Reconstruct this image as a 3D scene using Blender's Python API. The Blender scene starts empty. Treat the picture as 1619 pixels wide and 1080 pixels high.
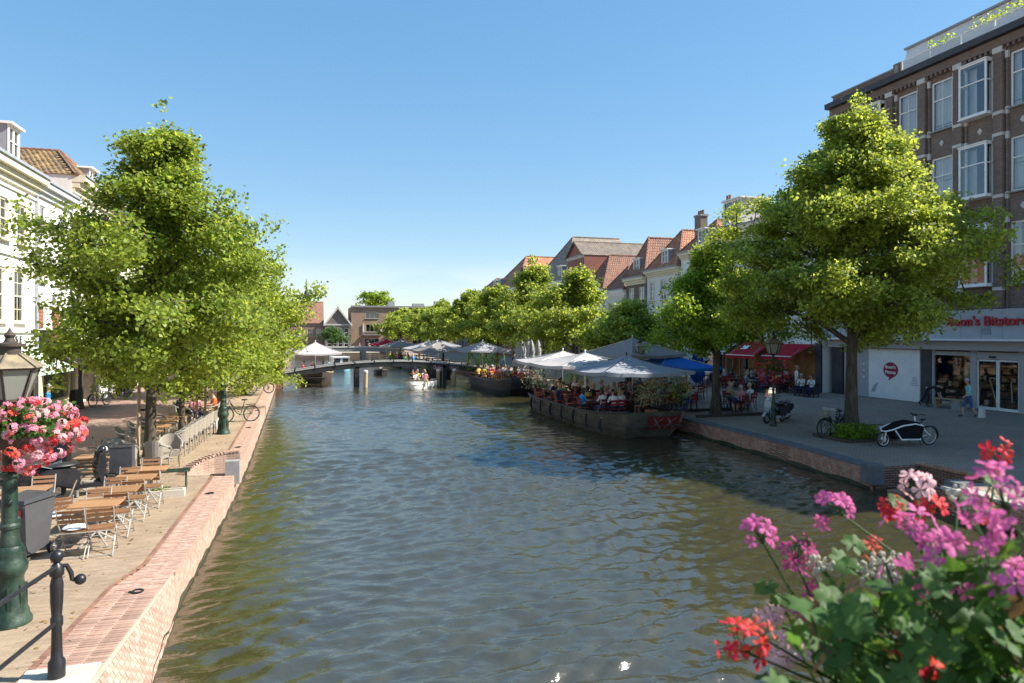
import bpy, math, random
import numpy as np
from mathutils import Vector, Matrix
PI = math.pi
rng = random.Random(11)
SC = bpy.context.scene
COL = SC.collection

# ---------------------------------------------------------------- camera
YAW = math.radians(16.49)
cam_d = bpy.data.cameras.new('camera')
cam = bpy.data.objects.new('camera', cam_d)
COL.objects.link(cam)
cam.location = (0, 0, 3.8)
cam.rotation_euler = (math.radians(90), 0, -YAW)
cam_d.lens = 24.0
cam_d.sensor_width = 36.0
cam_d.shift_y = -12 / 1619
cam_d.clip_start = 0.1
cam_d.clip_end = 3000
cam_d.dof.use_dof = True
cam_d.dof.focus_distance = 24
cam_d.dof.aperture_fstop = 4.5
SC.camera = cam

# ---------------------------------------------------------------- sun and sky
SUN_EL = math.radians(42.5)
SUN_DIR = Vector((0.962, -0.27, 0)).normalized()       # horizontal direction towards the sun
SUN_ROT = math.atan2(SUN_DIR.x, SUN_DIR.y)
sd = bpy.data.lights.new('sun', 'SUN')
sd.energy = 4.0
sd.angle = math.radians(0.53)
sd.color = (1.0, 0.95, 0.86)
so = bpy.data.objects.new('sun', sd)
COL.objects.link(so)
so.location = (60, -10, 50)
to_sun = Vector((SUN_DIR.x * math.cos(SUN_EL), SUN_DIR.y * math.cos(SUN_EL), math.sin(SUN_EL)))
so.rotation_euler = to_sun.to_track_quat('Z', 'Y').to_euler()
W = bpy.data.worlds.new('World')
SC.world = W
W.use_nodes = True
wt = W.node_tree
wt.nodes.clear()
def wn(t, **k):
    n = wt.nodes.new(t)
    for a, v in k.items():
        setattr(n, a, v)
    return n
w_out = wn('ShaderNodeOutputWorld')
w_bg = wn('ShaderNodeBackground')
w_bg.inputs['Strength'].default_value = 0.112
w_sky = wn('ShaderNodeTexSky', sky_type='NISHITA', sun_disc=False)
w_sky.sun_elevation = SUN_EL
w_sky.sun_rotation = SUN_ROT
w_sky.altitude = 0
w_sky.air_density = 1.0
w_sky.dust_density = 0.2
w_sky.ozone_density = 3.0
# low clouds along the horizon: noise stretched sideways, only in a thin band of elevation
w_tc = wn('ShaderNodeTexCoord')
w_map = wn('ShaderNodeMapping')
w_map.inputs['Scale'].default_value = (3.2, 3.2, 15)
w_map.inputs['Location'].default_value = (2.1, 0.9, 0.35)
w_no = wn('ShaderNodeTexNoise')
w_no.inputs['Scale'].default_value = 1.6
w_no.inputs['Detail'].default_value = 9
w_no.inputs['Roughness'].default_value = 0.55
w_sep = wn('ShaderNodeSeparateXYZ')
w_band = wn('ShaderNodeMapRange')
w_band.inputs['From Min'].default_value = 0.11
w_band.inputs['From Max'].default_value = 0.02
w_cr = wn('ShaderNodeMapRange')
w_cr.inputs['From Min'].default_value = 0.4
w_cr.inputs['From Max'].default_value = 0.56
w_cr.inputs['To Max'].default_value = 0.85
w_mul = wn('ShaderNodeMath', operation='MULTIPLY')
w_mix = wn('ShaderNodeMixRGB')
w_mix.inputs['Color2'].default_value = (3.4, 3.6, 3.8, 1)
L = wt.links.new
L(w_tc.outputs['Generated'], w_map.inputs['Vector'])
L(w_map.outputs['Vector'], w_no.inputs['Vector'])
L(w_tc.outputs['Generated'], w_sep.inputs['Vector'])
L(w_sep.outputs['Z'], w_band.inputs['Value'])
L(w_no.outputs['Fac'], w_cr.inputs['Value'])
L(w_band.outputs['Result'], w_mul.inputs[0])
L(w_cr.outputs['Result'], w_mul.inputs[1])
L(w_mul.outputs[0], w_mix.inputs['Fac'])
# even out the contrast of the whole sky as the photograph's own processing did
w_a = wn('ShaderNodeVectorMath', operation='SCALE')
w_a.inputs['Scale'].default_value = 0.203
w_g = wn('ShaderNodeGamma')
w_g.inputs['Gamma'].default_value = 0.46
w_hs = wn('ShaderNodeHueSaturation')
w_hs.inputs['Saturation'].default_value = 1.85
w_hs.inputs['Value'].default_value = 3.05
L(w_sky.outputs['Color'], w_a.inputs[0])
L(w_a.outputs[0], w_g.inputs['Color'])
L(w_g.outputs[0], w_hs.inputs['Color'])
L(w_hs.outputs[0], w_mix.inputs['Color1'])
L(w_mix.outputs['Color'], w_bg.inputs['Color'])
L(w_bg.outputs['Background'], w_out.inputs['Surface'])

SC.view_settings.view_transform = 'Standard'
SC.view_settings.look = 'None'
SC.view_settings.exposure = 1.42
SC.view_settings.gamma = 1.0
SC.view_settings.use_curve_mapping = False
SC.cycles.use_denoising = True
SC.cycles.max_bounces = 8
SC.cycles.transparent_max_bounces = 12
SC.cycles.sample_clamp_indirect = 6.0
SC.cycles.sample_clamp_direct = 3.5

# ---------------------------------------------------------------- materials
M = {}
def _nt(name):
    m = bpy.data.materials.new(name)
    m.use_nodes = True
    nt = m.node_tree
    nt.nodes.clear()
    out = nt.nodes.new('ShaderNodeOutputMaterial')
    p = nt.nodes.new('ShaderNodeBsdfPrincipled')
    nt.links.new(p.outputs[0], out.inputs[0])
    M[name] = m
    return m, nt, p, out
def _n(nt, t, **k):
    n = nt.nodes.new(t)
    for a, v in k.items():
        if a[0] == '_':
            n.inputs[a[1:].replace('_', ' ')].default_value = v
        else:
            setattr(n, a, v)
    return n
def c4(c):
    return (c[0], c[1], c[2], 1)
def _vary(nt, col_out, p, var, scale, vobj, coord='Object', stretch=None):
    """value noise on top of a colour, plus a little per-object difference"""
    tc = _n(nt, 'ShaderNodeTexCoord')
    v = tc.outputs[coord]
    if stretch:
        mp = _n(nt, 'ShaderNodeMapping')
        mp.inputs['Scale'].default_value = stretch
        nt.links.new(v, mp.inputs['Vector'])
        v = mp.outputs['Vector']
    no = _n(nt, 'ShaderNodeTexNoise', _Scale=scale, _Detail=6.0, _Roughness=0.62)
    nt.links.new(v, no.inputs['Vector'])
    mr = _n(nt, 'ShaderNodeMapRange')
    mr.inputs['From Min'].default_value = 0.28
    mr.inputs['From Max'].default_value = 0.72
    mr.inputs['To Min'].default_value = 1 - var
    mr.inputs['To Max'].default_value = 1 + var
    nt.links.new(no.outputs['Fac'], mr.inputs['Value'])
    oi = _n(nt, 'ShaderNodeObjectInfo')
    mo = _n(nt, 'ShaderNodeMapRange')
    mo.inputs['To Min'].default_value = 1 - vobj
    mo.inputs['To Max'].default_value = 1 + vobj
    nt.links.new(oi.outputs['Random'], mo.inputs['Value'])
    mu = _n(nt, 'ShaderNodeMath', operation='MULTIPLY')
    nt.links.new(mr.outputs[0], mu.inputs[0])
    nt.links.new(mo.outputs[0], mu.inputs[1])
    hs = _n(nt, 'ShaderNodeHueSaturation')
    nt.links.new(mu.outputs[0], hs.inputs['Value'])
    if col_out is not None:
        nt.links.new(col_out, hs.inputs['Color'])
    nt.links.new(hs.outputs[0], p.inputs['Base Color'])
    return no, hs, v
def mat(name, col, rough=0.6, var=0.15, scale=5, metal=0.0, bump=0.0, bscale=60, vobj=0.06, stretch=None, spec=0.4, col2=None, coat=0):
    m, nt, p, out = _nt(name)
    p.inputs['Roughness'].default_value = rough
    p.inputs['Metallic'].default_value = metal
    p.inputs['Specular IOR Level'].default_value = spec
    if coat:
        p.inputs['Coat Weight'].default_value = coat
        p.inputs['Coat Roughness'].default_value = 0.08
    no, hs, v = _vary(nt, None, p, var, scale, vobj, stretch=stretch)
    hs.inputs['Color'].default_value = c4(col)
    if col2:
        n2 = _n(nt, 'ShaderNodeTexNoise', _Scale=scale * 0.45, _Detail=5.0)
        nt.links.new(v, n2.inputs['Vector'])
        mr = _n(nt, 'ShaderNodeMapRange')
        mr.inputs['From Min'].default_value = 0.42
        mr.inputs['From Max'].default_value = 0.62
        nt.links.new(n2.outputs['Fac'], mr.inputs['Value'])
        mx = _n(nt, 'ShaderNodeMixRGB')
        mx.inputs['Color1'].default_value = c4(col)
        mx.inputs['Color2'].default_value = c4(col2)
        nt.links.new(mr.outputs[0], mx.inputs['Fac'])
        nt.links.new(mx.outputs[0], hs.inputs['Color'])
    if bump:
        nb = _n(nt, 'ShaderNodeTexNoise', _Scale=bscale, _Detail=4.0)
        nt.links.new(v, nb.inputs['Vector'])
        b = _n(nt, 'ShaderNodeBump', _Strength=bump, _Distance=0.01)
        nt.links.new(nb.outputs['Fac'], b.inputs['Height'])
        nt.links.new(b.outputs[0], p.inputs['Normal'])
    return m
def brick_mat(name, c1, c2, mortar, bw, bh, mode='wall', rough=0.85, msize=0.012, var=0.2, nscale=0.6, bump=0.5, offset=0.5, rot=0.0, dirt=None):
    """bricks or pavers: wall = run along x+y, rise along z; ground = x, y"""
    m, nt, p, out = _nt(name)
    p.inputs['Roughness'].default_value = rough
    p.inputs['Specular IOR Level'].default_value = 0.25
    tc = _n(nt, 'ShaderNodeTexCoord')
    if mode == 'wall':
        sp = _n(nt, 'ShaderNodeSeparateXYZ')
        nt.links.new(tc.outputs['Object'], sp.inputs[0])
        ad = _n(nt, 'ShaderNodeMath', operation='ADD')
        nt.links.new(sp.outputs[0], ad.inputs[0])
        nt.links.new(sp.outputs[1], ad.inputs[1])
        cb = _n(nt, 'ShaderNodeCombineXYZ')
        nt.links.new(ad.outputs[0], cb.inputs[0])
        nt.links.new(sp.outputs[2], cb.inputs[1])
        vec = cb.outputs[0]
    else:
        mp = _n(nt, 'ShaderNodeMapping')
        mp.inputs['Rotation'].default_value = (0, 0, rot)
        nt.links.new(tc.outputs['Object'], mp.inputs[0])
        vec = mp.outputs[0]
    br = _n(nt, 'ShaderNodeTexBrick', offset=offset)
    br.inputs['Color1'].default_value = c4(c1)
    br.inputs['Color2'].default_value = c4(c2)
    br.inputs['Mortar'].default_value = c4(mortar)
    br.inputs['Scale'].default_value = 1.0
    br.inputs['Mortar Size'].default_value = msize
    br.inputs['Mortar Smooth'].default_value = 0.3
    br.inputs['Brick Width'].default_value = bw
    br.inputs['Row Height'].default_value = bh
    nt.links.new(vec, br.inputs['Vector'])
    src = br.outputs['Color']
    if dirt:
        nd = _n(nt, 'ShaderNodeTexNoise', _Scale=0.35, _Detail=7.0, _Roughness=0.65)
        nt.links.new(tc.outputs['Object'], nd.inputs['Vector'])
        mr = _n(nt, 'ShaderNodeMapRange')
        mr.inputs['From Min'].default_value = 0.5
        mr.inputs['From Max'].default_value = 0.68
        mr.inputs['To Max'].default_value = 0.75
        nt.links.new(nd.outputs['Fac'], mr.inputs['Value'])
        mx = _n(nt, 'ShaderNodeMixRGB')
        mx.inputs['Color2'].default_value = c4(dirt)
        nt.links.new(mr.outputs[0], mx.inputs['Fac'])
        nt.links.new(src, mx.inputs['Color1'])
        src = mx.outputs[0]
    _vary(nt, src, p, var, nscale, 0.05)
    b = _n(nt, 'ShaderNodeBump', _Strength=bump, _Distance=0.01)
    b.invert = True
    nt.links.new(br.outputs['Fac'], b.inputs['Height'])
    nt.links.new(b.outputs[0], p.inputs['Normal'])
    return m
def leaf_mat(name, col, trans, tw=0.45, rough=0.5, var=0.35):
    m, nt, p, out = _nt(name)
    p.inputs['Roughness'].default_value = rough
    p.inputs['Specular IOR Level'].default_value = 0.3
    g = _n(nt, 'ShaderNodeNewGeometry')
    mr = _n(nt, 'ShaderNodeMapRange')
    mr.inputs['To Min'].default_value = 1 - var
    mr.inputs['To Max'].default_value = 1 + var
    nt.links.new(g.outputs['Random Per Island'], mr.inputs['Value'])
    mh = _n(nt, 'ShaderNodeMapRange')
    mh.inputs['To Min'].default_value = 0.485
    mh.inputs['To Max'].default_value = 0.515
    m7 = _n(nt, 'ShaderNodeMath', operation='MULTIPLY')
    m7.inputs[1].default_value = 7.31
    fr = _n(nt, 'ShaderNodeMath', operation='FRACT')
    nt.links.new(g.outputs['Random Per Island'], m7.inputs[0])
    nt.links.new(m7.outputs[0], fr.inputs[0])
    nt.links.new(fr.outputs[0], mh.inputs['Value'])
    tr = _n(nt, 'ShaderNodeBsdfTranslucent')
    for c, target in ((col, p.inputs['Base Color']), (trans, tr.inputs['Color'])):
        hs = _n(nt, 'ShaderNodeHueSaturation')
        hs.inputs['Color'].default_value = c4(c)
        nt.links.new(mr.outputs[0], hs.inputs['Value'])
        nt.links.new(mh.outputs[0], hs.inputs['Hue'])
        nt.links.new(hs.outputs[0], target)
    mx = _n(nt, 'ShaderNodeMixShader')
    mx.inputs[0].default_value = tw
    nt.links.new(p.outputs[0], mx.inputs[1])
    nt.links.new(tr.outputs[0], mx.inputs[2])
    nt.links.new(mx.outputs[0], out.inputs[0])
    return m
def cloth_mat(name, col, trans=0.35):
    m, nt, p, out = _nt(name)
    p.inputs['Roughness'].default_value = 0.85
    p.inputs['Specular IOR Level'].default_value = 0.15
    _, hs, v = _vary(nt, None, p, 0.07, 3, 0.03)
    hs.inputs['Color'].default_value = c4(col)
    tr = _n(nt, 'ShaderNodeBsdfTranslucent')
    tr.inputs['Color'].default_value = c4(col)
    mx = _n(nt, 'ShaderNodeMixShader')
    mx.inputs[0].default_value = trans
    nt.links.new(p.outputs[0], mx.inputs[1])
    nt.links.new(tr.outputs[0], mx.inputs[2])
    nt.links.new(mx.outputs[0], out.inputs[0])
    return m
def glass_mat(name, tint=(0.92, 0.94, 0.95), refl=0.13):
    m, nt, p, out = _nt(name)
    nt.nodes.remove(p)
    t = _n(nt, 'ShaderNodeBsdfTransparent')
    t.inputs['Color'].default_value = c4(tint)
    gl = _n(nt, 'ShaderNodeBsdfGlossy')
    gl.inputs['Roughness'].default_value = 0.02
    tc = _n(nt, 'ShaderNodeTexCoord')
    nb = _n(nt, 'ShaderNodeTexNoise', _Scale=1.1, _Detail=1.0)
    nt.links.new(tc.outputs['Object'], nb.inputs['Vector'])
    b = _n(nt, 'ShaderNodeBump', _Strength=0.05, _Distance=0.05)
    nt.links.new(nb.outputs['Fac'], b.inputs['Height'])
    nt.links.new(b.outputs[0], gl.inputs['Normal'])
    lw = _n(nt, 'ShaderNodeFresnel', _IOR=1.5)
    ad = _n(nt, 'ShaderNodeMath', operation='ADD')
    ad.inputs[1].default_value = refl
    ad.use_clamp = True
    nt.links.new(lw.outputs[0], ad.inputs[0])
    mx = _n(nt, 'ShaderNodeMixShader')
    nt.links.new(ad.outputs[0], mx.inputs[0])
    nt.links.new(t.outputs[0], mx.inputs[1])
    nt.links.new(gl.outputs[0], mx.inputs[2])
    nt.links.new(mx.outputs[0], out.inputs[0])
    return m
mat('white_paint', (0.8, 0.79, 0.76), 0.5, 0.06, 2)
mat('white_wall', (0.78, 0.76, 0.71), 0.8, 0.08, 1.6, bump=0.15, bscale=30, stretch=(1, 1, 0.14), col2=(0.7, 0.67, 0.6))
mat('cream_wall', (0.72, 0.66, 0.54), 0.8, 0.08, 0.8)
mat('cream_paint', (0.72, 0.64, 0.47), 0.5, 0.06, 2)
mat('grey_blue_paint', (0.4, 0.4, 0.41), 0.5, 0.06, 2)
mat('grey_wall', (0.42, 0.41, 0.4), 0.8, 0.1, 0.9)
mat('beige_stone', (0.5, 0.45, 0.37), 0.75, 0.15, 3, bump=0.2)
mat('dark_stone', (0.13, 0.13, 0.13), 0.85, 0.3, 4, bump=0.4, bscale=20)
mat('grey_stone', (0.27, 0.265, 0.25), 0.8, 0.2, 4, bump=0.3, bscale=30)
mat('pale_stone', (0.58, 0.55, 0.5), 0.8, 0.15, 4, bump=0.3, bscale=30)
mat('dark_paint', (0.025, 0.027, 0.03), 0.35, 0.2, 4)
mat('black_metal', (0.018, 0.018, 0.02), 0.38, 0.3, 8, bump=0.12, bscale=35)
mat('green_iron', (0.01, 0.03, 0.02), 0.45, 0.4, 9, bump=0.5, bscale=26, col2=(0.04, 0.065, 0.045))
mat('lantern_roof', (0.3, 0.24, 0.15), 0.55, 0.25, 12, col2=(0.2, 0.16, 0.11))
mat('steel', (0.45, 0.45, 0.46), 0.35, 0.15, 6, metal=0.8)
mat('light_metal', (0.42, 0.4, 0.36), 0.45, 0.2, 6, metal=0.3)
mat('teak', (0.34, 0.18, 0.085), 0.55, 0.28, 6, bump=0.2, bscale=20, stretch=(2, 14, 14), vobj=0.18)
mat('chair_slat', (0.25, 0.125, 0.06), 0.55, 0.25, 6, stretch=(2, 14, 14), vobj=0.15)
mat('raw_wood', (0.4, 0.29, 0.18), 0.75, 0.3, 7, bump=0.3, stretch=(10, 10, 1.5))
mat('dark_wood', (0.06, 0.045, 0.035), 0.7, 0.3, 5, bump=0.3, stretch=(8, 8, 1.5))
mat('rattan', (0.27, 0.235, 0.19), 0.7, 0.3, 30, bump=0.6, bscale=70, vobj=0.1)
mat('red_chair', (0.27, 0.025, 0.025), 0.5, 0.2, 5, vobj=0.25)
mat('orange_chair', (0.5, 0.2, 0.04), 0.5, 0.2, 5, vobj=0.2)
mat('terracotta', (0.4, 0.16, 0.08), 0.85, 0.22, 6, bump=0.2)
mat('bark', (0.06, 0.045, 0.03), 0.95, 0.4, 9, bump=1.0, bscale=18, stretch=(3, 3, 0.6), col2=(0.1, 0.085, 0.06))
mat('hull_grey', (0.085, 0.07, 0.052), 0.6, 0.35, 1.6, bump=0.2, bscale=8, col2=(0.13, 0.11, 0.08), stretch=(1, 1, 2))
mat('hull_dark', (0.03, 0.03, 0.032), 0.5, 0.3, 2)
mat('hull_white', (0.72, 0.71, 0.68), 0.35, 0.06, 3)
mat('boat_blue', (0.2, 0.45, 0.55), 0.45, 0.1, 3)
mat('deck', (0.12, 0.1, 0.085), 0.8, 0.3, 3, stretch=(1, 8, 1))
mat('bow_red', (0.2, 0.02, 0.02), 0.6, 0.3, 4)
mat('sign_red', (0.42, 0.02, 0.03), 0.4, 0.1, 4)
mat('logo_red', (0.3, 0.015, 0.05), 0.5, 0.08, 4)
mat('red_fabric', (0.5, 0.03, 0.045), 0.8, 0.12, 3)
cloth_mat('parasol_white', (0.58, 0.54, 0.52), 0.3)
cloth_mat('parasol_grey', (0.33, 0.34, 0.37), 0.25)  # grey cloth, also painted shade on one white barge canopy
cloth_mat('parasol_blue', (0.03, 0.17, 0.55), 0.3)
cloth_mat('parasol_taupe', (0.32, 0.28, 0.25), 0.25)
cloth_mat('parasol_red', (0.55, 0.03, 0.045), 0.25)
cloth_mat('awning_mint', (0.55, 0.7, 0.58), 0.3)
cloth_mat('awning_black', (0.035, 0.037, 0.042), 0.1)
cloth_mat('closed_grey', (0.4, 0.39, 0.38), 0.1)
cloth_mat('closed_blue', (0.02, 0.06, 0.25), 0.1)
cloth_mat('curtain', (0.85, 0.85, 0.84), 0.25)
mat('rubber', (0.02, 0.02, 0.021), 0.75, 0.2, 10)
mat('black_plastic', (0.022, 0.023, 0.026), 0.4, 0.2, 5)
mat('scooter_black', (0.015, 0.016, 0.02), 0.18, 0.1, 4, coat=0.6)
mat('scooter_silver', (0.4, 0.43, 0.46), 0.3, 0.1, 4, coat=0.5)
mat('cargo_white', (0.75, 0.76, 0.77), 0.3, 0.05, 4, coat=0.4)
mat('bin_grey', (0.07, 0.07, 0.075), 0.55, 0.12, 4)
mat('label_red', (0.45, 0.03, 0.03), 0.5, 0.1, 5)
mat('slate_panel', (0.05, 0.053, 0.06), 0.4, 0.3, 2.5)
mat('interior_shade', (0.05, 0.045, 0.04), 0.9, 0.3, 0.7)  # darkness of unlit rooms is put into this backing colour
mat('interior_lamplit', (0.5, 0.3, 0.15), 0.8, 0.4, 1.6)  # indoor lamplight is put into this warm, lightened colour
mat('shelf_red', (0.5, 0.13, 0.08), 0.7, 0.4, 4, vobj=0.3)
mat('shutter_brown', (0.32, 0.12, 0.07), 0.6, 0.12, 4)
mat('lead', (0.3, 0.32, 0.35), 0.55, 0.15, 2)
mat('bow_bar', (0.3, 0.2, 0.19), 0.6, 0.3, 6)
mat('zinc', (0.6, 0.6, 0.6), 0.5, 0.1, 1)
mat('black_fabric', (0.012, 0.012, 0.013), 0.92, 0.2, 8, spec=0.1)
mat('frosted', (0.55, 0.57, 0.58), 0.5, 0.06, 1)
mat('algae', (0.03, 0.035, 0.015), 0.7, 0.5, 3, bump=0.4, bscale=30, col2=(0.06, 0.055, 0.03))
leaf_mat('leaf_fallen', (0.3, 0.2, 0.06), (0.3, 0.2, 0.06), 0.1, var=.5)
mat('soil', (0.03, 0.022, 0.015), 0.95, 0.4, 20)
mat('skin', (0.5, 0.3, 0.21), 0.55, 0.08, 10)
mat('hair_dark', (0.035, 0.022, 0.015), 0.6, 0.3, 30)
mat('hair_blond', (0.38, 0.25, 0.11), 0.6, 0.3, 30)
mat('hair_grey', (0.42, 0.4, 0.38), 0.6, 0.2, 30)
for nm, c in dict(white=(.75, .74, .72), blue=(.03, .3, .62), red=(.5, .03, .05), navy=(.02, .03, .08), black=(.02, .02, .022), teal=(.25, .55, .56), grey=(.25, .25, .26), pink=(.6, .22, .28), denim=(.05, .1, .22), tan=(.42, .3, .18), green=(.08, .2, .1), yellow=(.62, .45, .1), orange=(.55, .15, .05)).items():
    mat('cloth_' + nm, c, 0.85, 0.12, 8)
glass_mat('window_glass')
glass_mat('shop_glass', (0.93, 0.94, 0.94), 0.03)
cloth_mat('lantern_glass', (0.46, 0.48, 0.41), 0.55)
brick_mat('brown_brick', (0.15, 0.098, 0.078), (0.22, 0.145, 0.115), (0.21, 0.18, 0.155), 0.22, 0.07, var=0.15, msize=0.011)
brick_mat('red_brick', (0.27, 0.08, 0.05), (0.35, 0.11, 0.07), (0.28, 0.23, 0.2), 0.22, 0.07, var=0.15, msize=0.011)
brick_mat('tan_brick', (0.3, 0.19, 0.125), (0.37, 0.24, 0.16), (0.24, 0.2, 0.16), 0.22, 0.07, var=0.15)
brick_mat('grey_brick', (0.18, 0.145, 0.12), (0.24, 0.19, 0.16), (0.2, 0.18, 0.16), 0.22, 0.07, var=0.15)
mat('quay_brick', (0.35, 0.215, 0.16), 0.85, 0.2, 14, bump=0.5, bscale=50, vobj=0.22, col2=(0.41, 0.285, 0.22))
mat('quay_mortar', (0.37, 0.28, 0.22), 0.95, 0.15, 9, bump=0.4)
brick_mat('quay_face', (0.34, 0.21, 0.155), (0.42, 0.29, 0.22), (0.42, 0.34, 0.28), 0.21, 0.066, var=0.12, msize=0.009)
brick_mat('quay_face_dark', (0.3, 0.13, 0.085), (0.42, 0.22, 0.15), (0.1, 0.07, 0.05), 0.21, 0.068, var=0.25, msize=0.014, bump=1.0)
brick_mat('quay_cap_far', (0.35, 0.215, 0.16), (0.42, 0.29, 0.22), (0.4, 0.3, 0.25), 0.215, 0.068, mode='ground', var=0.12, msize=0.006)
brick_mat('sand_paver', (0.27, 0.195, 0.135), (0.36, 0.27, 0.19), (0.27, 0.2, 0.12), 0.21, 0.056, mode='ground', var=0.16, nscale=0.7, msize=0.005, dirt=(0.31, 0.25, 0.16))
brick_mat('street_paver', (0.27, 0.17, 0.13), (0.35, 0.22, 0.17), (0.25, 0.17, 0.13), 0.21, 0.07, mode='ground', var=0.14, nscale=0.35, msize=0.006, rot=0.785, dirt=(0.31, 0.22, 0.17))
brick_mat('street_dark', (0.31, 0.23, 0.18), (0.41, 0.305, 0.24), (0.17, 0.13, 0.11), 0.21, 0.07, mode='ground', var=0.16, nscale=0.4, msize=0.008, rot=0.785, dirt=(0.3, 0.24, 0.2))
brick_mat('roof_red', (0.42, 0.14, 0.06), (0.5, 0.2, 0.09), (0.13, 0.05, 0.03), 0.26, 0.3, var=0.2, msize=0.02, bump=1.0, offset=0.0)
mat('tile_orange', (0.33, 0.13, 0.07), 0.75, 0.3, 3.5, vobj=0.05, col2=(0.4, 0.2, 0.105), bump=0.3, bscale=14)
mat('tile_mixed', (0.17, 0.115, 0.065), 0.75, 0.45, 2.2, col2=(0.28, 0.18, 0.075), bump=0.3, bscale=14)
mat('tile_brown', (0.27, 0.13, 0.085), 0.8, 0.3, 3, col2=(0.2, 0.11, 0.08), bump=0.3, bscale=14)
mat('tile_grey', (0.2, 0.165, 0.135), 0.8, 0.3, 3, col2=(0.26, 0.21, 0.16), bump=0.3, bscale=14)
mat('tile_slate', (0.05, 0.052, 0.058), 0.6, 0.25, 3)
leaf_mat('leaf_lime', (0.18, 0.235, 0.035), (0.58, 0.65, 0.085), 0.45, var=.5)
leaf_mat('leaf_mid', (0.15, 0.21, 0.03), (0.54, 0.62, 0.075), 0.42, var=.5)
leaf_mat('leaf_green', (0.13, 0.21, 0.024), (0.5, 0.62, 0.04), 0.5, var=.4)
leaf_mat('leaf_dark', (0.05, 0.11, 0.025), (0.15, 0.28, 0.04), 0.4)
leaf_mat('leaf_olive', (0.4, 0.39, 0.2), (0.45, 0.44, 0.2), 0.35)
leaf_mat('leaf_geranium', (0.035, 0.09, 0.018), (0.16, 0.34, 0.04), 0.3, var=0.55, rough=0.6)
leaf_mat('leaf_dry', (0.2, 0.12, 0.05), (0.25, 0.15, 0.05), 0.3)
leaf_mat('lily_leaf', (0.3, 0.42, 0.05), (0.3, 0.4, 0.05), 0.2)
for nm, c in dict(magenta=(.62, .13, .34), pink=(.78, .32, .42), red=(.65, .03, .035), pale=(.82, .5, .52), deep=(.45, .06, .2), coral=(.75, .14, .1)).items():
    leaf_mat('petal_' + nm, c, c, 0.4, 0.6, 0.18)
mat('cream_bud', (0.55, 0.5, 0.38), 0.7, 0.2, 20)

def water_mat():
    m, nt, p, out = _nt('canal_water')
    p.inputs['Roughness'].default_value = 0.08
    p.inputs['IOR'].default_value = 2.2
    p.inputs['Specular IOR Level'].default_value = 0.5
    _, hs, v = _vary(nt, None, p, 0.15, 0.5, 0)
    hs.inputs['Color'].default_value = (0.044, 0.039, 0.017, 1)
    tc = _n(nt, 'ShaderNodeTexCoord')
    mp = _n(nt, 'ShaderNodeMapping')
    mp.inputs['Rotation'].default_value = (0, 0, -0.3)
    mp.inputs['Scale'].default_value = (0.55, 1.0, 1)
    nt.links.new(tc.outputs['Object'], mp.inputs[0])
    prev = None
    for sc_, st, di in ((2.4, 0.3, 0.1), (6.5, 0.4, 0.045), (17.0, 0.35, 0.014)):
        no = _n(nt, 'ShaderNodeTexNoise', _Scale=sc_, _Detail=3.0, _Roughness=0.5, _Distortion=0.6)
        nt.links.new(mp.outputs[0], no.inputs['Vector'])
        b = _n(nt, 'ShaderNodeBump', _Strength=st, _Distance=di)
        nt.links.new(no.outputs['Fac'], b.inputs['Height'])
        if prev:
            nt.links.new(prev, b.inputs['Normal'])
        prev = b.outputs[0]
    nt.links.new(prev, p.inputs['Normal'])
water_mat()

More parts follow.
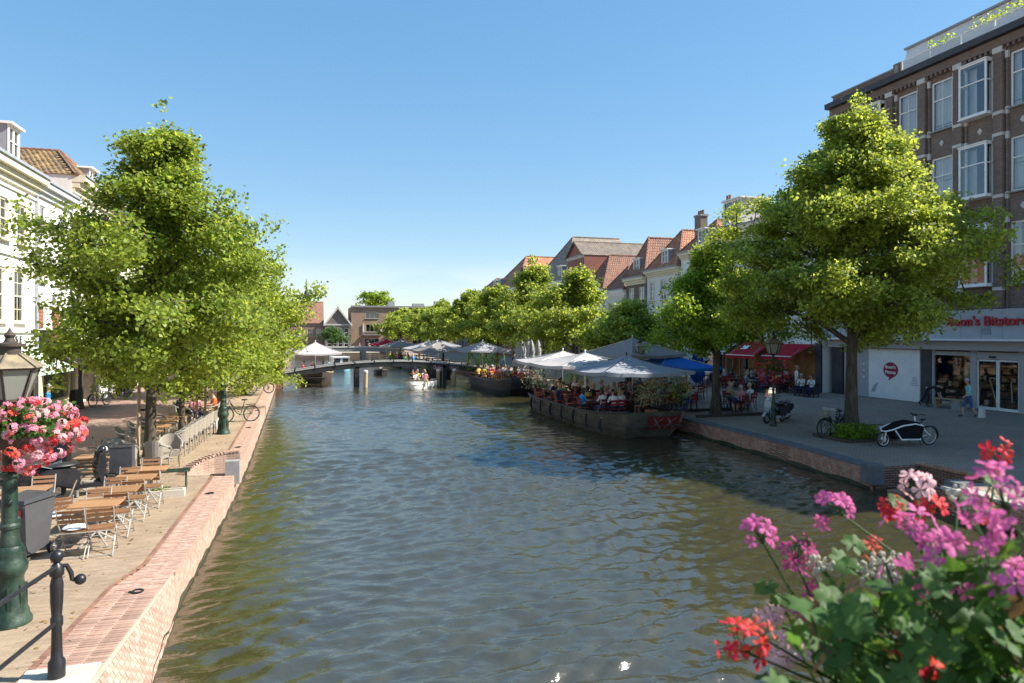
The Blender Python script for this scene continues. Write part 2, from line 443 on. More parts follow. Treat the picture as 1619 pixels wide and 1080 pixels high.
# ---------------------------------------------------------------- mesh building
class MB:
    def __init__(s):
        s.v, s.f, s.m, s.g = [], [], [], []
    def add(s, vs, fs, m=0):
        o = len(s.v)
        s.g.append((o, len(s.f)))
        s.v.extend([tuple(p) for p in vs])
        for f in fs:
            s.f.append([i + o for i in f])
            s.m.append(m)
        return s
    def quad(s, a, b, c, d, m=0):
        return s.add([a, b, c, d], [(0, 1, 2, 3)], m)
    def box(s, x, y, z, sx, sy, sz, rz=0, m=0, tilt=0):
        c, n = math.cos(rz), math.sin(rz)
        vs = []
        for dz in (-.5, .5):
            for dx, dy in ((-.5, -.5), (.5, -.5), (.5, .5), (-.5, .5)):
                a, b, e = dx * sx, dy * sy, dz * sz
                if tilt:
                    b, e = b * math.cos(tilt) - e * math.sin(tilt), b * math.sin(tilt) + e * math.cos(tilt)
                vs.append((x + a * c - b * n, y + a * n + b * c, z + e))
        return s.add(vs, [(3, 2, 1, 0), (4, 5, 6, 7), (0, 1, 5, 4), (1, 2, 6, 5), (2, 3, 7, 6), (3, 0, 4, 7)], m)
    def bar(s, p0, p1, w, h, m=0):
        """square bar between two points, w sideways, h upright"""
        a, b = Vector(p0), Vector(p1)
        d = (b - a).normalized()
        up = Vector((0, 0, 1)) if abs(d.z) < 0.95 else Vector((0, 1, 0))
        sd = d.cross(up).normalized()
        up = sd.cross(d)
        vs = []
        for q in (a, b):
            for i, j in ((-1, -1), (1, -1), (1, 1), (-1, 1)):
                vs.append(q + sd * (i * w / 2) + up * (j * h / 2))
        return s.add(vs, [(3, 2, 1, 0), (4, 5, 6, 7), (0, 1, 5, 4), (1, 2, 6, 5), (2, 3, 7, 6), (3, 0, 4, 7)], m)
    def tube(s, pts, r, n=8, m=0, cap=True, closed=False):
        P = [Vector(p) for p in pts]
        k = len(P)
        rs = r if isinstance(r, (list, tuple)) else [r] * k
        vs, fs = [], []
        ref = None
        for i, p in enumerate(P):
            if closed:
                d = P[(i + 1) % k] - P[i - 1]
            else:
                d = P[min(i + 1, k - 1)] - P[max(i - 1, 0)]
            d.normalize()
            if ref is None:
                ref = Vector((0, 0, 1)) if abs(d.z) < 0.9 else Vector((1, 0, 0))
            u = (ref - d * ref.dot(d)).normalized()
            ref = u
            w = d.cross(u)
            for j in range(n):
                a = 2 * PI * j / n
                vs.append(p + (u * math.cos(a) + w * math.sin(a)) * rs[i])
        for i in range(k if closed else k - 1):
            i2 = (i + 1) % k
            for j in range(n):
                j2 = (j + 1) % n
                fs.append((i * n + j, i * n + j2, i2 * n + j2, i2 * n + j))
        if cap and not closed:
            fs.append(tuple(range(n - 1, -1, -1)))
            fs.append(tuple(range((k - 1) * n, k * n)))
        return s.add(vs, fs, m)
    def lathe(s, prof, c=(0, 0, 0), n=16, m=0, cap=True, ph=0.0):
        vs, fs = [], []
        for r, z in prof:
            for j in range(n):
                a = 2 * PI * j / n + ph
                vs.append((c[0] + r * math.cos(a), c[1] + r * math.sin(a), c[2] + z))
        for i in range(len(prof) - 1):
            for j in range(n):
                j2 = (j + 1) % n
                fs.append((i * n + j, i * n + j2, (i + 1) * n + j2, (i + 1) * n + j))
        if cap:
            fs.append(tuple(range(n - 1, -1, -1)))
            fs.append(tuple(range((len(prof) - 1) * n, len(prof) * n)))
        return s.add(vs, fs, m)
    def ball(s, c, r, n=10, k=6, m=0):
        if not isinstance(r, (tuple, list)):
            r = (r, r, r)
        vs = [(c[0], c[1], c[2] - r[2])]
        for i in range(1, k):
            t = -PI / 2 + PI * i / k
            for j in range(n):
                a = 2 * PI * j / n
                vs.append((c[0] + r[0] * math.cos(t) * math.cos(a), c[1] + r[1] * math.cos(t) * math.sin(a), c[2] + r[2] * math.sin(t)))
        vs.append((c[0], c[1], c[2] + r[2]))
        fs = []
        for j in range(n):
            j2 = (j + 1) % n
            fs.append((0, 1 + j2, 1 + j))
            for i in range(k - 2):
                fs.append((1 + i * n + j, 1 + i * n + j2, 1 + (i + 1) * n + j2, 1 + (i + 1) * n + j))
            b = 1 + (k - 2) * n
            fs.append((b + j, b + j2, len(vs) - 1))
        return s.add(vs, fs, m)
    def prism(s, poly, ax, a0, a1, m=0):
        """extrude a 2D outline (counter-clockwise) along axis 0/1/2 from a0 to a1"""
        def P(u, w, a):
            return ((a, u, w), (u, a, w), (u, w, a))[ax]
        n = len(poly)
        vs = [P(u, w, a0) for u, w in poly] + [P(u, w, a1) for u, w in poly]
        fs = [tuple(range(n)), tuple(range(2 * n - 1, n - 1, -1))]
        for i in range(n):
            j = (i + 1) % n
            fs.append((i, i + n, j + n, j))
        return s.add(vs, fs, m)
    def mesh(s, name, mats, smooth=False):
        me = bpy.data.meshes.new(name)
        me.from_pydata(s.v, [], s.f)
        mats = mats if isinstance(mats, (list, tuple)) else [mats]
        for q in mats:
            me.materials.append(M[q] if isinstance(q, str) else q)
        if len(mats) > 1:
            me.polygons.foreach_set('material_index', s.m)
        if smooth:
            me.polygons.foreach_set('use_smooth', [True] * len(s.f))
            me.set_sharp_from_angle(angle=0.75)
        me.update()
        return me
    def each(s, name, mats, parent=None, smooth=False):
        """one object for every piece added"""
        out = []
        ends = s.g[1:] + [(len(s.v), len(s.f))]
        for (v0, f0), (v1, f1) in zip(s.g, ends):
            q = MB()
            q.v = s.v[v0:v1]
            q.f = [[i - v0 for i in f] for f in s.f[f0:f1]]
            q.m = [0] * (f1 - f0)
            mm = mats[s.m[f0]] if isinstance(mats, (list, tuple)) else mats
            out.append(q.obj(name, mm, parent, smooth))
        return out
    def obj(s, name, mats, parent=None, smooth=False, loc=None, rz=None):
        return link(name, s.mesh(name, mats, smooth), parent, loc, rz)
def link(name, me, parent=None, loc=None, rz=None):
    o = bpy.data.objects.new(name, me)
    COL.objects.link(o)
    if parent:
        o.parent = parent
    if loc:
        o.location = loc
    if rz is not None:
        o.rotation_euler = (0, 0, rz)
    return o
def tag(o, label=None, cat=None, group=None, kind=None):
    for k, v in (('label', label), ('category', cat), ('group', group), ('kind', kind)):
        if v:
            o[k] = v
    return o
def thing(name, label, cat, loc=(0, 0, 0), rz=0, group=None):
    o = bpy.data.objects.new(name, None)
    o.empty_display_size = 0.1
    COL.objects.link(o)
    o.location = loc
    o.rotation_euler = (0, 0, rz)
    return tag(o, label, cat, group)
def dup(root, loc, rz=0, label=None, group=None, scale=None):
    r = root.copy()
    COL.objects.link(r)
    r.location = loc
    r.rotation_euler = (0, 0, rz)
    if scale:
        r.scale = (scale, scale, scale)
    if label:
        r['label'] = label
    if group:
        r['group'] = group
    for ch in list(root.children):
        c = ch.copy()
        COL.objects.link(c)
        c.parent = r
        for g in list(ch.children):
            d = g.copy()
            COL.objects.link(d)
            d.parent = c
    return r
class Proto:
    """first call hands out the thing itself, later calls copies of it"""
    def __init__(s, root):
        s.root, s.used = root, False
    def put(s, loc, rz, label, group=None, scale=None):
        if s.used:
            return dup(s.root, loc, rz, label, group, scale)
        s.used = True
        r = s.root
        r.location = loc
        r.rotation_euler = (0, 0, rz)
        if scale:
            r.scale = (scale,) * 3
        r['label'] = label
        if group:
            r['group'] = group
        return r
def struct(o):
    o['kind'] = 'structure'
    return o
def np_mesh(name, V, F, mats, midx=None):
    """V (n,3), F (k,4) quads"""
    me = bpy.data.meshes.new(name)
    V = np.ascontiguousarray(V, dtype=np.float32)
    F = np.ascontiguousarray(F, dtype=np.int32)
    me.vertices.add(len(V))
    me.vertices.foreach_set('co', V.ravel())
    me.loops.add(F.size)
    me.loops.foreach_set('vertex_index', F.ravel())
    me.polygons.add(len(F))
    me.polygons.foreach_set('loop_start', np.arange(0, F.size, F.shape[1], dtype=np.int32))
    for q in mats if isinstance(mats, (list, tuple)) else [mats]:
        me.materials.append(M[q])
    if midx is not None:
        me.polygons.foreach_set('material_index', np.asarray(midx, dtype=np.int32))
    me.update(calc_edges=True)
    return me
# ================================================================ ground, water, quay walls
def poly_sheet(name, pts, z, m):
    b = MB()
    b.add([(x, y, z) for x, y in pts], [tuple(range(len(pts)))])
    return struct(b.obj(name, m))
LE = [(-6, -2.6), (7, -2.42), (8.4, -2.3), (12.4, -2.06), (19, -1.95), (25, -2.0), (39, -2.25), (60, -2.7), (90, -3.1), (166, -3.5)]
RE = [(-6, 15.1), (5, 15.1), (13, 15.1), (16, 15.4), (20, 15.85), (26, 16.15), (60, 16.3), (166, 16.0)]
def on(line, y):
    for (y0, x0), (y1, x1) in zip(line, line[1:]):
        if y0 <= y <= y1:
            return x0 + (x1 - x0) * (y - y0) / (y1 - y0)
    return line[0][1] if y < line[0][0] else line[-1][1]
def capw(y):
    return 0.72 if y < 11.5 else (0.72 - 0.2 * (y - 11.5) if y < 12.5 else 0.52)
def ys(a, b, st):
    n = max(1, int(round((b - a) / st)))
    return [a + (b - a) * i / n for i in range(n + 1)]
# left quay paving: a sand-coloured strip along the wall, red-brown street behind it
SX = -6.4
for nm, y0, y1 in (('quay_paving', -6, 20.0), ('quay_paving', 21.55, 166)):
    Y = ys(y0, y1, 2)
    poly_sheet(nm, [(SX, y0)] + [(on(LE, y) - capw(y), y) for y in Y] + [(SX, y1)], 0, 'sand_paver')
poly_sheet('quay_paving', [(SX, 20.0), (-3.25, 20.0), (-3.25, 21.55), (SX, 21.55)], 0, 'sand_paver')
poly_sheet('street', [(-700, -60), (SX, -60), (SX, 166), (-700, 166)], 0.0, 'street_paver')
b = MB()
for y in ys(-6, 60, 0.24):
    b.box(SX, y, 0.006, 0.2, 0.215, 0.024, m=0)
struct(b.obj('gutter_line', 'street_paver'))
# right quay
def redge(y):
    return on(RE, y) + 0.42
poly_sheet('right_street', [(redge(y), y) for y in ys(-6, 13.3, 2)] + [(700, 13.3), (700, -6)], 0, 'street_dark')
poly_sheet('right_street', [(17.0, 13.3), (17.0, 15.7), (700, 15.7), (700, 13.3)], 0, 'street_dark')
poly_sheet('right_street', [(redge(y), y) for y in ys(15.7, 166, 2)] + [(700, 166), (700, 15.7)], 0, 'street_dark')
poly_sheet('far_ground', [(-700, 166), (700, 166), (700, 2400), (-700, 2400)], 0, 'street_paver')

# water: real waves close by, flat further off
def wave_sheet():
    yv = [4.0]
    while yv[-1] < 62:
        yv.append(yv[-1] + max(0.05, 0.0042 * yv[-1]))
    yv = np.array(yv)
    xv = np.linspace(-4.2, 18.4, 330)
    X, Y = np.meshgrid(xv, yv)
    r = np.random.RandomState(5)
    Z = np.zeros_like(X)
    warp = 0.35 * np.sin(0.6 * X + 0.45 * Y) + 0.3 * np.sin(-0.5 * X + 0.8 * Y + 1)
    for i in range(90):
        lam = 0.16 * (1.2 / 0.16) ** (r.rand() ** 1.2)
        th = r.normal(1.8, 0.55)
        k = 2 * PI / lam
        a = 0.0082 * lam ** 0.85 * r.uniform(0.5, 1.2)
        ph = k * (X * math.cos(th) + Y * math.sin(th) + warp * r.uniform(0.3, 1)) + r.rand() * 6.3
        fade = np.clip((lam / np.maximum(0.075, 0.0042 * Y) - 2.6) / 2, 0, 1)
        Z += a * fade * (np.sin(ph) + 0.25 * np.sin(2 * ph + 1))
    g = 0.7 + 0.5 * np.sin(0.23 * X + 0.17 * Y) * np.sin(0.11 * X - 0.2 * Y + 2)
    Z = Z * g - 0.65
    n, k = X.shape
    V = np.stack([X, Y, Z], -1).reshape(-1, 3)
    I = np.arange(n * k).reshape(n, k)
    F = np.stack([I[:-1, :-1], I[:-1, 1:], I[1:, 1:], I[1:, :-1]], -1).reshape(-1, 4)
    me = np_mesh('water', V, F, 'canal_water')
    me.polygons.foreach_set('use_smooth', [True] * len(me.polygons))
    return struct(link('water', me)), float(yv[-1])
_, wy = wave_sheet()
b = MB()
b.quad((-4.6, -6, -0.65), (18.4, -6, -0.65), (18.4, 4.0, -0.65), (-4.6, 4.0, -0.65))
b.quad((-4.6, wy, -0.65), (18.4, wy, -0.65), (18.4, 166, -0.65), (-4.6, 166, -0.65))
struct(b.obj('water', 'canal_water'))
b = MB()
b.quad((-5, 0, -1.6), (19, 0, -1.6), (19, 168, -1.6), (-5, 168, -1.6))
struct(b.obj('canal_bed', 'soil'))

# left quay wall: mortar body, bricks proud of it
def lbase(y):
    return on(LE, y) + (0.55 * (12.4 - max(y, 7.2)) / 5.2 if y < 12.4 else 0.0)
def face_x(y, z):
    t = min(1, -z / 0.65)
    return on(LE, y) + (lbase(y) - on(LE, y)) * t
wall = thing('quay_wall', 'low sunlit pink brick quay wall along the terrace side of the canal', 'wall', (0, 0, 0))
def wall_body(lo, hi, near_m, stp=None):
    b = MB()
    Y = ys(lo, hi, stp or (0.5 if hi < 31 else 2))
    for a, c in zip(Y, Y[1:]):
        b.quad((face_x(a, -.65), a, -.65), (face_x(c, -.65), c, -.65), (face_x(c, 0), c, -.006), (face_x(a, 0), a, -.006))
        b.quad((face_x(a, -.65), a, -1.4), (face_x(c, -.65), c, -1.4), (face_x(c, -.65), c, -.65), (face_x(a, -.65), a, -.65))
        if 20.0 <= (a + c) / 2 <= 21.5:
            continue
        b.quad((on(LE, a) - capw(a), a, -.006), (on(LE, a), a, -.006), (on(LE, c), c, -.006), (on(LE, c) - capw(c), c, -.006), 1)
    return b.obj('wall_body', near_m, wall)
wall_body(-6, 7, ['quay_mortar', 'quay_mortar'])
wall_body(7, 13, ['quay_mortar', 'quay_mortar'], .08)
wall_body(13, 30, ['quay_mortar', 'quay_mortar'])
wall_body(30, 166, ['quay_face', 'quay_cap_far'])
BR = {}
def brick_mesh(sx, sy, sz):
    k = (sx, sy, sz)
    if k not in BR:
        b = MB()
        b.box(0, 0, 0, sx, sy, sz)
        BR[k] = b.mesh('brick', 'quay_brick')
    return BR[k]
near_n = 0
stuff_f, stuff_c = MB(), MB()
row = 0
z = -0.628
while z < -0.02:
    y = 7.3 + (0.11 if row % 2 else 0)
    while y < 31:
        x = face_x(y, z)
        sl = math.atan2(face_x(y + .2, z) - x, .2)
        dy = 0.204 + rng.uniform(-.004, .004)
        if 8.0 < y < 10.9:
            tl = math.atan2(lbase(y + .1) - on(LE, y + .1), .65)
            o = link('brick', brick_mesh(0.05, 0.2, 0.056), wall, (face_x(y + .1, z) - 0.017 + rng.uniform(-.002, .002), y + .1, z))
            o.rotation_euler = (0, -tl, -sl)
            o.scale = (1, 1, 1 / math.cos(tl))
            near_n += 1
        else:
            tl = math.atan2(lbase(y + .1) - on(LE, y + .1), .65)
            q = MB()
            q.box(0, 0, 0, .05, dy, .056 / math.cos(tl))
            mx = Matrix.Translation((face_x(y + .1, z) - .018 + rng.uniform(-.003, .003), y + .1, z)) @ Matrix.Rotation(-sl, 4, 'Z') @ Matrix.Rotation(-tl, 4, 'Y')
            stuff_f.add([mx @ Vector(v) for v in q.v], q.f)
        y += 0.215
    z += 0.068
    row += 1
y = 7.3
while y < 31:
    w = capw(y)
    if not 19.95 < y < 21.6:
        ncol = max(2, int(w / 0.21))
        for i in range(ncol):
            x = on(LE, y) - 0.108 - i * (w - .006) / ncol
            if i == ncol - 1 and w < 0.6:
                x += 0.0
            sx = w / ncol - .012
            if 8.0 < y < 11.3 and near_n < 298:
                o = link('brick', brick_mesh(0.225, 0.058, 0.05), wall, (x - .012, y, -.022 + rng.uniform(-.003, .003)))
                near_n += 1
            else:
                stuff_c.box(x - .012 * (sx > .2), y, -.021 + rng.uniform(-.004, .003), sx, .058, .05)
    y += 0.069
tag(stuff_f.obj('brick_facing', 'quay_brick', wall), kind='stuff')
tag(stuff_c.obj('coping_bricks', 'quay_brick', wall), kind='stuff')
b = MB()
y = 7.4
while y < 60:
    if not 19.9 < y < 21.6:
        b.box(on(LE, y) - capw(y) - .035, y, 0.001, .062, .208, .03, -math.atan2(on(LE, y + 1) - on(LE, y), 1))
    y += .215
tag(b.obj('edging_bricks', 'tile_brown', wall), kind='stuff')
for y in (11.2, 17.6, 24.5, 29.5, 36):
    b = MB()
    x = on(LE, y) - .3
    b.tube([(x + .075 * math.cos(2 * PI * i / 14), y + .075 * math.sin(2 * PI * i / 14), .016) for i in range(14)], .013, 6, closed=True)
    b.box(x - .08, y, .01, .07, .06, .02)
    b.obj('mooring_ring', 'black_metal', wall, True)

for wl, fx, ya, yb in ((wall, face_x, 4, 60),):
    b = MB()
    Y = ys(ya, yb, .1)
    for a, c in zip(Y, Y[1:]):
        ta, tc_ = -.575 + .03 * math.sin(a * 3.1) + .02 * math.sin(a * 7.7), -.575 + .03 * math.sin(c * 3.1) + .02 * math.sin(c * 7.7)
        b.quad((fx(a, -.65) + .02, a, -.98), (fx(c, -.65) + .02, c, -.98), (fx(c, tc_) + .013, c, tc_), (fx(a, ta) + .013, a, ta))
    b.obj('wet_line', 'algae', wl)
# left landing steps with a curved parapet and a stone block
st = thing('landing_steps', 'curved brick parapet and stone block at the landing steps in the left quay wall', 'steps', (-2.6, 20.8, 0))
def rel(o, p):
    return (p[0] - o.location.x, p[1] - o.location.y, p[2] - o.location.z)
b = MB()
pth = [(-3.3, 20.15), (-3.22, 20.7), (-3.0, 21.15), (-2.7, 21.42), (-2.35, 21.55), (-1.98, 21.58)]
hts = [0.03, .1, .18, .26, .31, .34]
fine = []
for i in range(len(pth) - 1):
    for t in range(4):
        u = t / 4
        fine.append((pth[i][0] + (pth[i + 1][0] - pth[i][0]) * u, pth[i][1] + (pth[i + 1][1] - pth[i][1]) * u, hts[i] + (hts[i + 1] - hts[i]) * u))
fine.append((pth[-1][0], pth[-1][1], hts[-1]))
for (x0, y0, h0), (x1, y1, h1) in zip(fine, fine[1:]):
    a = math.atan2(y1 - y0, x1 - x0)
    ln = math.hypot(x1 - x0, y1 - y0)
    b.box((x0 + x1) / 2 + 2.6, (y0 + y1) / 2 - 20.8, (-.5 + h0) / 2, ln + .01, .2, h0 + .5, a)
b.obj('parapet', 'quay_face', st)
b = MB()
for x0, y0, h0 in fine:
    pass
k = 0
for (x0, y0, h0), (x1, y1, h1) in zip(fine, fine[1:]):
    a = math.atan2(y1 - y0, x1 - x0)
    ln = math.hypot(x1 - x0, y1 - y0)
    n = max(1, int(ln / .07))
    for i in range(n):
        u = (i + .5) / n
        b.box(x0 + (x1 - x0) * u + 2.6, y0 + (y1 - y0) * u - 20.8, h0 + (h1 - h0) * u + .025, .058, .235, .052, a)
tag(b.obj('coping_bricks', 'quay_brick', st), kind='stuff')
b = MB()
b.box(.6, -.95, .07, .36, .32, .62)
b.obj('stone_block', 'grey_stone', st)
for i in range(3):
    b = MB()
    b.box(-.35 + .38 * i, 0, -.16 - .14 * i - .25, .38, 1.3, .5)
    b.obj('step', 'quay_face', st)
b = MB()
b.box(0.0, -.76, -.25, 1.32, .06, .5)
b.box(-.66, 0, -.25, .05, 1.5, .5)
b.obj('side_wall', 'quay_face', st)

# right quay wall, in the shade, with a recessed landing
rw = thing('quay_wall', 'shaded brown brick quay wall with stone coping below the parked bicycles', 'wall', (0, 0, 0))
b = MB()
for lo, hi in ((-6, 13.3), (15.7, 166)):
    Y = ys(lo, hi, 1 if hi < 20 else 2)
    for a, c in zip(Y, Y[1:]):
        b.quad((on(RE, c), c, -1.4), (on(RE, a), a, -1.4), (on(RE, a), a, -.01), (on(RE, c), c, -.01))
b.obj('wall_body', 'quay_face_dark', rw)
b = MB()
row = 0
z = -.63
while z < -.07:
    for lo, hi in ((9, 13.2), (15.75, 40)):
        y = lo + (.11 if row % 2 else 0)
        while y < hi - .2:
            b.box(on(RE, y + .1) + .018 + rng.uniform(-.004, .004), y + .1, z, .05, .2, .054, -math.atan2(on(RE, y + .2) - on(RE, y), .2))
            y += .217
    z += .068
    row += 1
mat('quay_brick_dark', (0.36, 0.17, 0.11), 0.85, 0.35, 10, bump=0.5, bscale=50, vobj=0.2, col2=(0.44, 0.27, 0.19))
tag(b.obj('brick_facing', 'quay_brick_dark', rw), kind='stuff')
k = 0
y = 8.0
while y < 60:
    if 13.2 < y < 15.7:
        y = 15.7
    ln = min(1.0, 13.3 - y) if y < 13.2 else 1.0
    if ln > .1:
        b = MB()
        a = -math.atan2(on(RE, y + ln) - on(RE, y), ln)
        b.box(0, 0, 0, .46, ln - .012, .075, a)
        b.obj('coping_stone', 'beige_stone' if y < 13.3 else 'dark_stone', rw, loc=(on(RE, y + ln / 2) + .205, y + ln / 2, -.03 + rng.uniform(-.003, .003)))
    y += ln
ls = thing('landing_steps', 'sunken brick landing steps beside stone blocks in the right quay wall', 'steps', (16.2, 14.5, 0))
b = MB()
b.box(.9, 0, -.4, .12, 2.5, .79)
b.box(.1, 1.26, -.4, 1.7, .12, .79)
b.box(.1, -1.26, -.4, 1.7, .12, .79)
b.obj('side_wall', 'quay_face_dark', ls)
b = MB()
for yy in ys(-1.25, 1.25, .07):
    b.box(.92, yy, .02, .24, .06, .06)
tag(b.obj('coping_bricks', 'quay_brick_dark', ls), kind='stuff')
for i in range(4):
    b = MB()
    b.box(.05, -.9 + .5 * i, -.2 - .12 * i - .3, 1.5, .5, .6)
    b.obj('step', 'quay_face_dark', ls)
for yy in (1.35, -1.35):
    b = MB()
    b.box(-.72, yy, -.2, .42, .44, .56 if yy > 0 else .66)
    b.obj('stone_block', 'dark_stone', ls)
b = MB()
Y = ys(5, 60, .3)
for a, c in zip(Y, Y[1:]):
    if c < 13.25 or a > 15.75:
        ta, tc_ = -.55 + .03 * math.sin(a * 2.7), -.55 + .03 * math.sin(c * 2.7)
        b.quad((on(RE, c) - .022, c, -.98), (on(RE, a) - .022, a, -.98), (on(RE, a) - .014, a, ta), (on(RE, c) - .014, c, tc_))
b.obj('wet_line', 'algae', rw)
# lily pads near the wall
lp = thing('lily_pads', 'yellow-green floating lily pads close to the brick wall', 'water plant', (-1.33, 8.23, -.64))
for x, y, r in ((0.0, 0, .17), (.17, .08, .13), (-.02, .62, .1), (.1, -.35, .15), (.3, -.1, .09)):
    b = MB()
    b.add([(x, y, .03)] + [(x + r * math.cos(a), y + r * math.sin(a) * .9, .035 + .008 * math.sin(3 * a)) for a in [0.25 + i * 5.8 / 14 for i in range(15)]], [(0, i + 1, i + 2) for i in range(14)])
    b.obj('leaf', 'lily_leaf', lp)

# ================================================================ trees
def rot_to(v):
    return Vector(v).to_track_quat('Z', 'Y').to_matrix()
def lime_tree(label, loc, h, prof, th, seed, nleaf, ls, leaf='leaf_lime', tr=0.19, lean=(0, 0), nlimb=22, group='lime trees along the canal', offs=(0, 0), name='lime_tree', clump=0.33, low_left=1.0):
    """prof: list of (height fraction, radius); th: height of the lowest limbs"""
    r = np.random.RandomState(seed)
    t = thing(name, label, 'tree', loc, 0, group)
    hs, rs = zip(*prof)
    b = MB()
    ztop = h * 0.9
    n = 12
    ax = []
    for i in range(n + 1):
        u = i / n
        ax.append(Vector((lean[0] * u + offs[0] * u * u + 0.1 * math.sin(3.1 * u + seed), lean[1] * u + offs[1] * u * u + 0.1 * math.sin(2.3 * u + seed * 2) - 0.1 * math.sin(seed * 2), ztop * u)))
    ax = [p - Vector((ax[0].x, ax[0].y, 0)) for p in ax]
    rad = [tr * (1.35 if i == 0 else 1) * (1 - 0.93 * (i / n) ** 0.8) + 0.012 for i in range(n + 1)]
    b.tube(ax, rad, 10)
    def axis(z):
        u = max(0, min(0.9999, z / ztop)) * n
        i = int(u)
        return ax[i].lerp(ax[i + 1], u - i)
    cl = []
    for k in range(nlimb):
        u = (k + r.rand() * 0.8) / nlimb
        z0 = th + (h * 0.86 - th) * u ** 1.1
        az = k * 2.4 + r.uniform(-.5, .5)
        R = np.interp((z0 + 0.06 * h) / h, hs, rs) * r.uniform(0.72, 1.12)
        if math.cos(az) < -.2 and u < .4:
            R *= low_left
        o = axis(z0)
        rise = r.uniform(0.12, 0.5) * R + 0.25
        end = o + Vector((math.cos(az) * R, math.sin(az) * R, rise))
        mid = o.lerp(end, .5) + Vector((r.uniform(-.2, .2), r.uniform(-.2, .2), .14 * R))
        rr = max(.018, tr * .42 * (1 - u * .6))
        pts = [o, o.lerp(mid, .5) + Vector((0, 0, .05 * R)), mid, mid.lerp(end, .5) + Vector((0, 0, .03 * R)), end]
        b.tube(pts, [rr, rr * .8, rr * .55, rr * .35, .008], 6)
        for q in np.linspace(.35, 1, 4):
            p = (mid.lerp(end, (q - .5) * 2) if q > .5 else o.lerp(mid, q * 2))
            for w in range(3):
                dv = Vector((r.normal(), r.normal(), r.normal() * .55 + .1))
                dv.normalize()
                ln = R * r.uniform(.16, .42)
                e = p + dv * ln
                if w < 2:
                    b.tube([p, p.lerp(e, .5) + Vector((0, 0, .05)), e], [rr * .3 + .004, rr * .2 + .003, .004], 4, cap=False)
                cl.append((e, r.uniform(.6, 1.15)))
                cl.append((p.lerp(e, .5), r.uniform(.5, .9)))
        cl.append((end, r.uniform(.6, 1.0)))
    for k in range(6):
        p = axis(ztop * r.uniform(.9, 1.0)) + Vector((r.normal(0, .18), r.normal(0, .18), r.uniform(0, h * .1)))
        cl.append((p, .55))
    b.obj('trunk', 'bark', t, True)
    # leaves
    cl = [(c, s_ * r.uniform(.6, 1.15)) for c, s_ in cl if r.rand() > .22 or c.z > h * .86]
    W_ = np.array([c[1] ** 2 for c in cl])
    C = np.array([tuple(c[0]) for c in cl])
    S = np.array([c[1] for c in cl])
    idx = r.choice(len(cl), nleaf, p=W_ / W_.sum())
    P = C[idx] + np.clip(r.normal(0, 1, (nleaf, 3)), -1.9, 1.9) * (S[idx] * clump)[:, None] * np.array([1, 1, .55])
    P[:, 2] -= np.abs(r.normal(0, .12, nleaf)) * 1.2
    keep = P[:, 2] > th * 0.72
    P = P[keep]
    nl = len(P)
    cen = np.array([0, 0, h * .5])
    outw = P - cen
    outw[:, 2] *= .5
    outw /= np.linalg.norm(outw, axis=1)[:, None] + 1e-6
    N = outw * .35 + np.array([0, 0, .5]) + r.normal(0, .6, (nl, 3))
    N /= np.linalg.norm(N, axis=1)[:, None]
    A = np.cross(N, r.normal(0, 1, (nl, 3)))
    A /= np.linalg.norm(A, axis=1)[:, None] + 1e-6
    B = np.cross(N, A)
    sz = ls * r.uniform(.65, 1.25, nl)[:, None]
    V = np.empty((nl, 4, 3))
    V[:, 0] = P - A * sz * .62
    V[:, 1] = P + B * sz * .42 - N * sz * .12 - A * sz * .1
    V[:, 2] = P + A * sz * .62 - N * sz * .1
    V[:, 3] = P - B * sz * .42 - N * sz * .12 - A * sz * .1
    F = np.arange(nl * 4).reshape(-1, 4)
    o = link('crown', np_mesh('crown', V.reshape(-1, 3), F, leaf), t)
    return t
PY = [(0, 0), (.2, .6), (.27, 2.6), (.38, 3.9), (.5, 3.5), (.62, 2.5), (.75, 1.5), (.88, .9), (1, .35)]
def prf(s, top=1.0):
    return [(a, q * s) for a, q in PY]
lime_tree('tall pyramid-shaped lime tree behind the left terrace tables, tied to wooden stakes', (-4.39, 21.67, 0), 10.7, [(0, 0), (.2, .8), (.24, 2.4), (.33, 3.1), (.46, 3.5), (.55, 3.2), (.63, 2.3), (.71, 1.3), (.8, .95), (.9, .7), (1, .2)], 2.0, 5, 74000, .112, tr=.17, nlimb=54, clump=.28, offs=(.15, 0), low_left=.76, leaf='leaf_mid')
lime_tree('smaller lime tree with a slim trunk beside the row of wicker armchairs', (-4.55, 27.8, 0), 7.0, [(0, 0), (.2, .6), (.26, 2.6), (.4, 3.5), (.55, 3.1), (.7, 2.0), (.85, 1.0), (1, .4)], 1.3, 8, 42000, .118, leaf='leaf_mid', tr=.12, low_left=.8, nlimb=30, offs=(.3, 0))
lime_tree('bright lime tree leaning out over the water just before the footbridge on the left bank', (-4.3, 36.5, 0), 8.8, [(0, 0), (.1, .8), (.18, 3.0), (.35, 3.8), (.55, 3.5), (.75, 1.9), (.88, .9), (1, .4)], .9, 14, 40000, .135, tr=.14, nlimb=30, offs=(1.2, 0))
lime_tree('lime tree on the left bank next to the abutment of the footbridge', (-3.9, 45.5, 0), 7.0, [(0, 0), (.15, .8), (.22, 3.0), (.42, 3.7), (.6, 3.5), (.78, 2.4), (1, .6)], 1.1, 15, 22000, .19, tr=.14)
lime_tree('furthest lime tree of the left bank, beyond the footbridge', (-6.2, 74, 0), 8, prf(1.0), 2.2, 19, 9000, .26, tr=.16)
lime_tree('largest lime tree, before the shop on the right quay behind the cargo bike', (19.15, 20.6, 0), 12.9, [(0, 0), (.2, .6), (.26, 3.2), (.36, 4.3), (.48, 4.6), (.6, 3.6), (.7, 2.6), (.8, 1.7), (.88, 1.05), (.95, .6), (1, .25)], 3.3, 23, 165000, .118, tr=.25, nlimb=52, group='lime trees along the right quay')
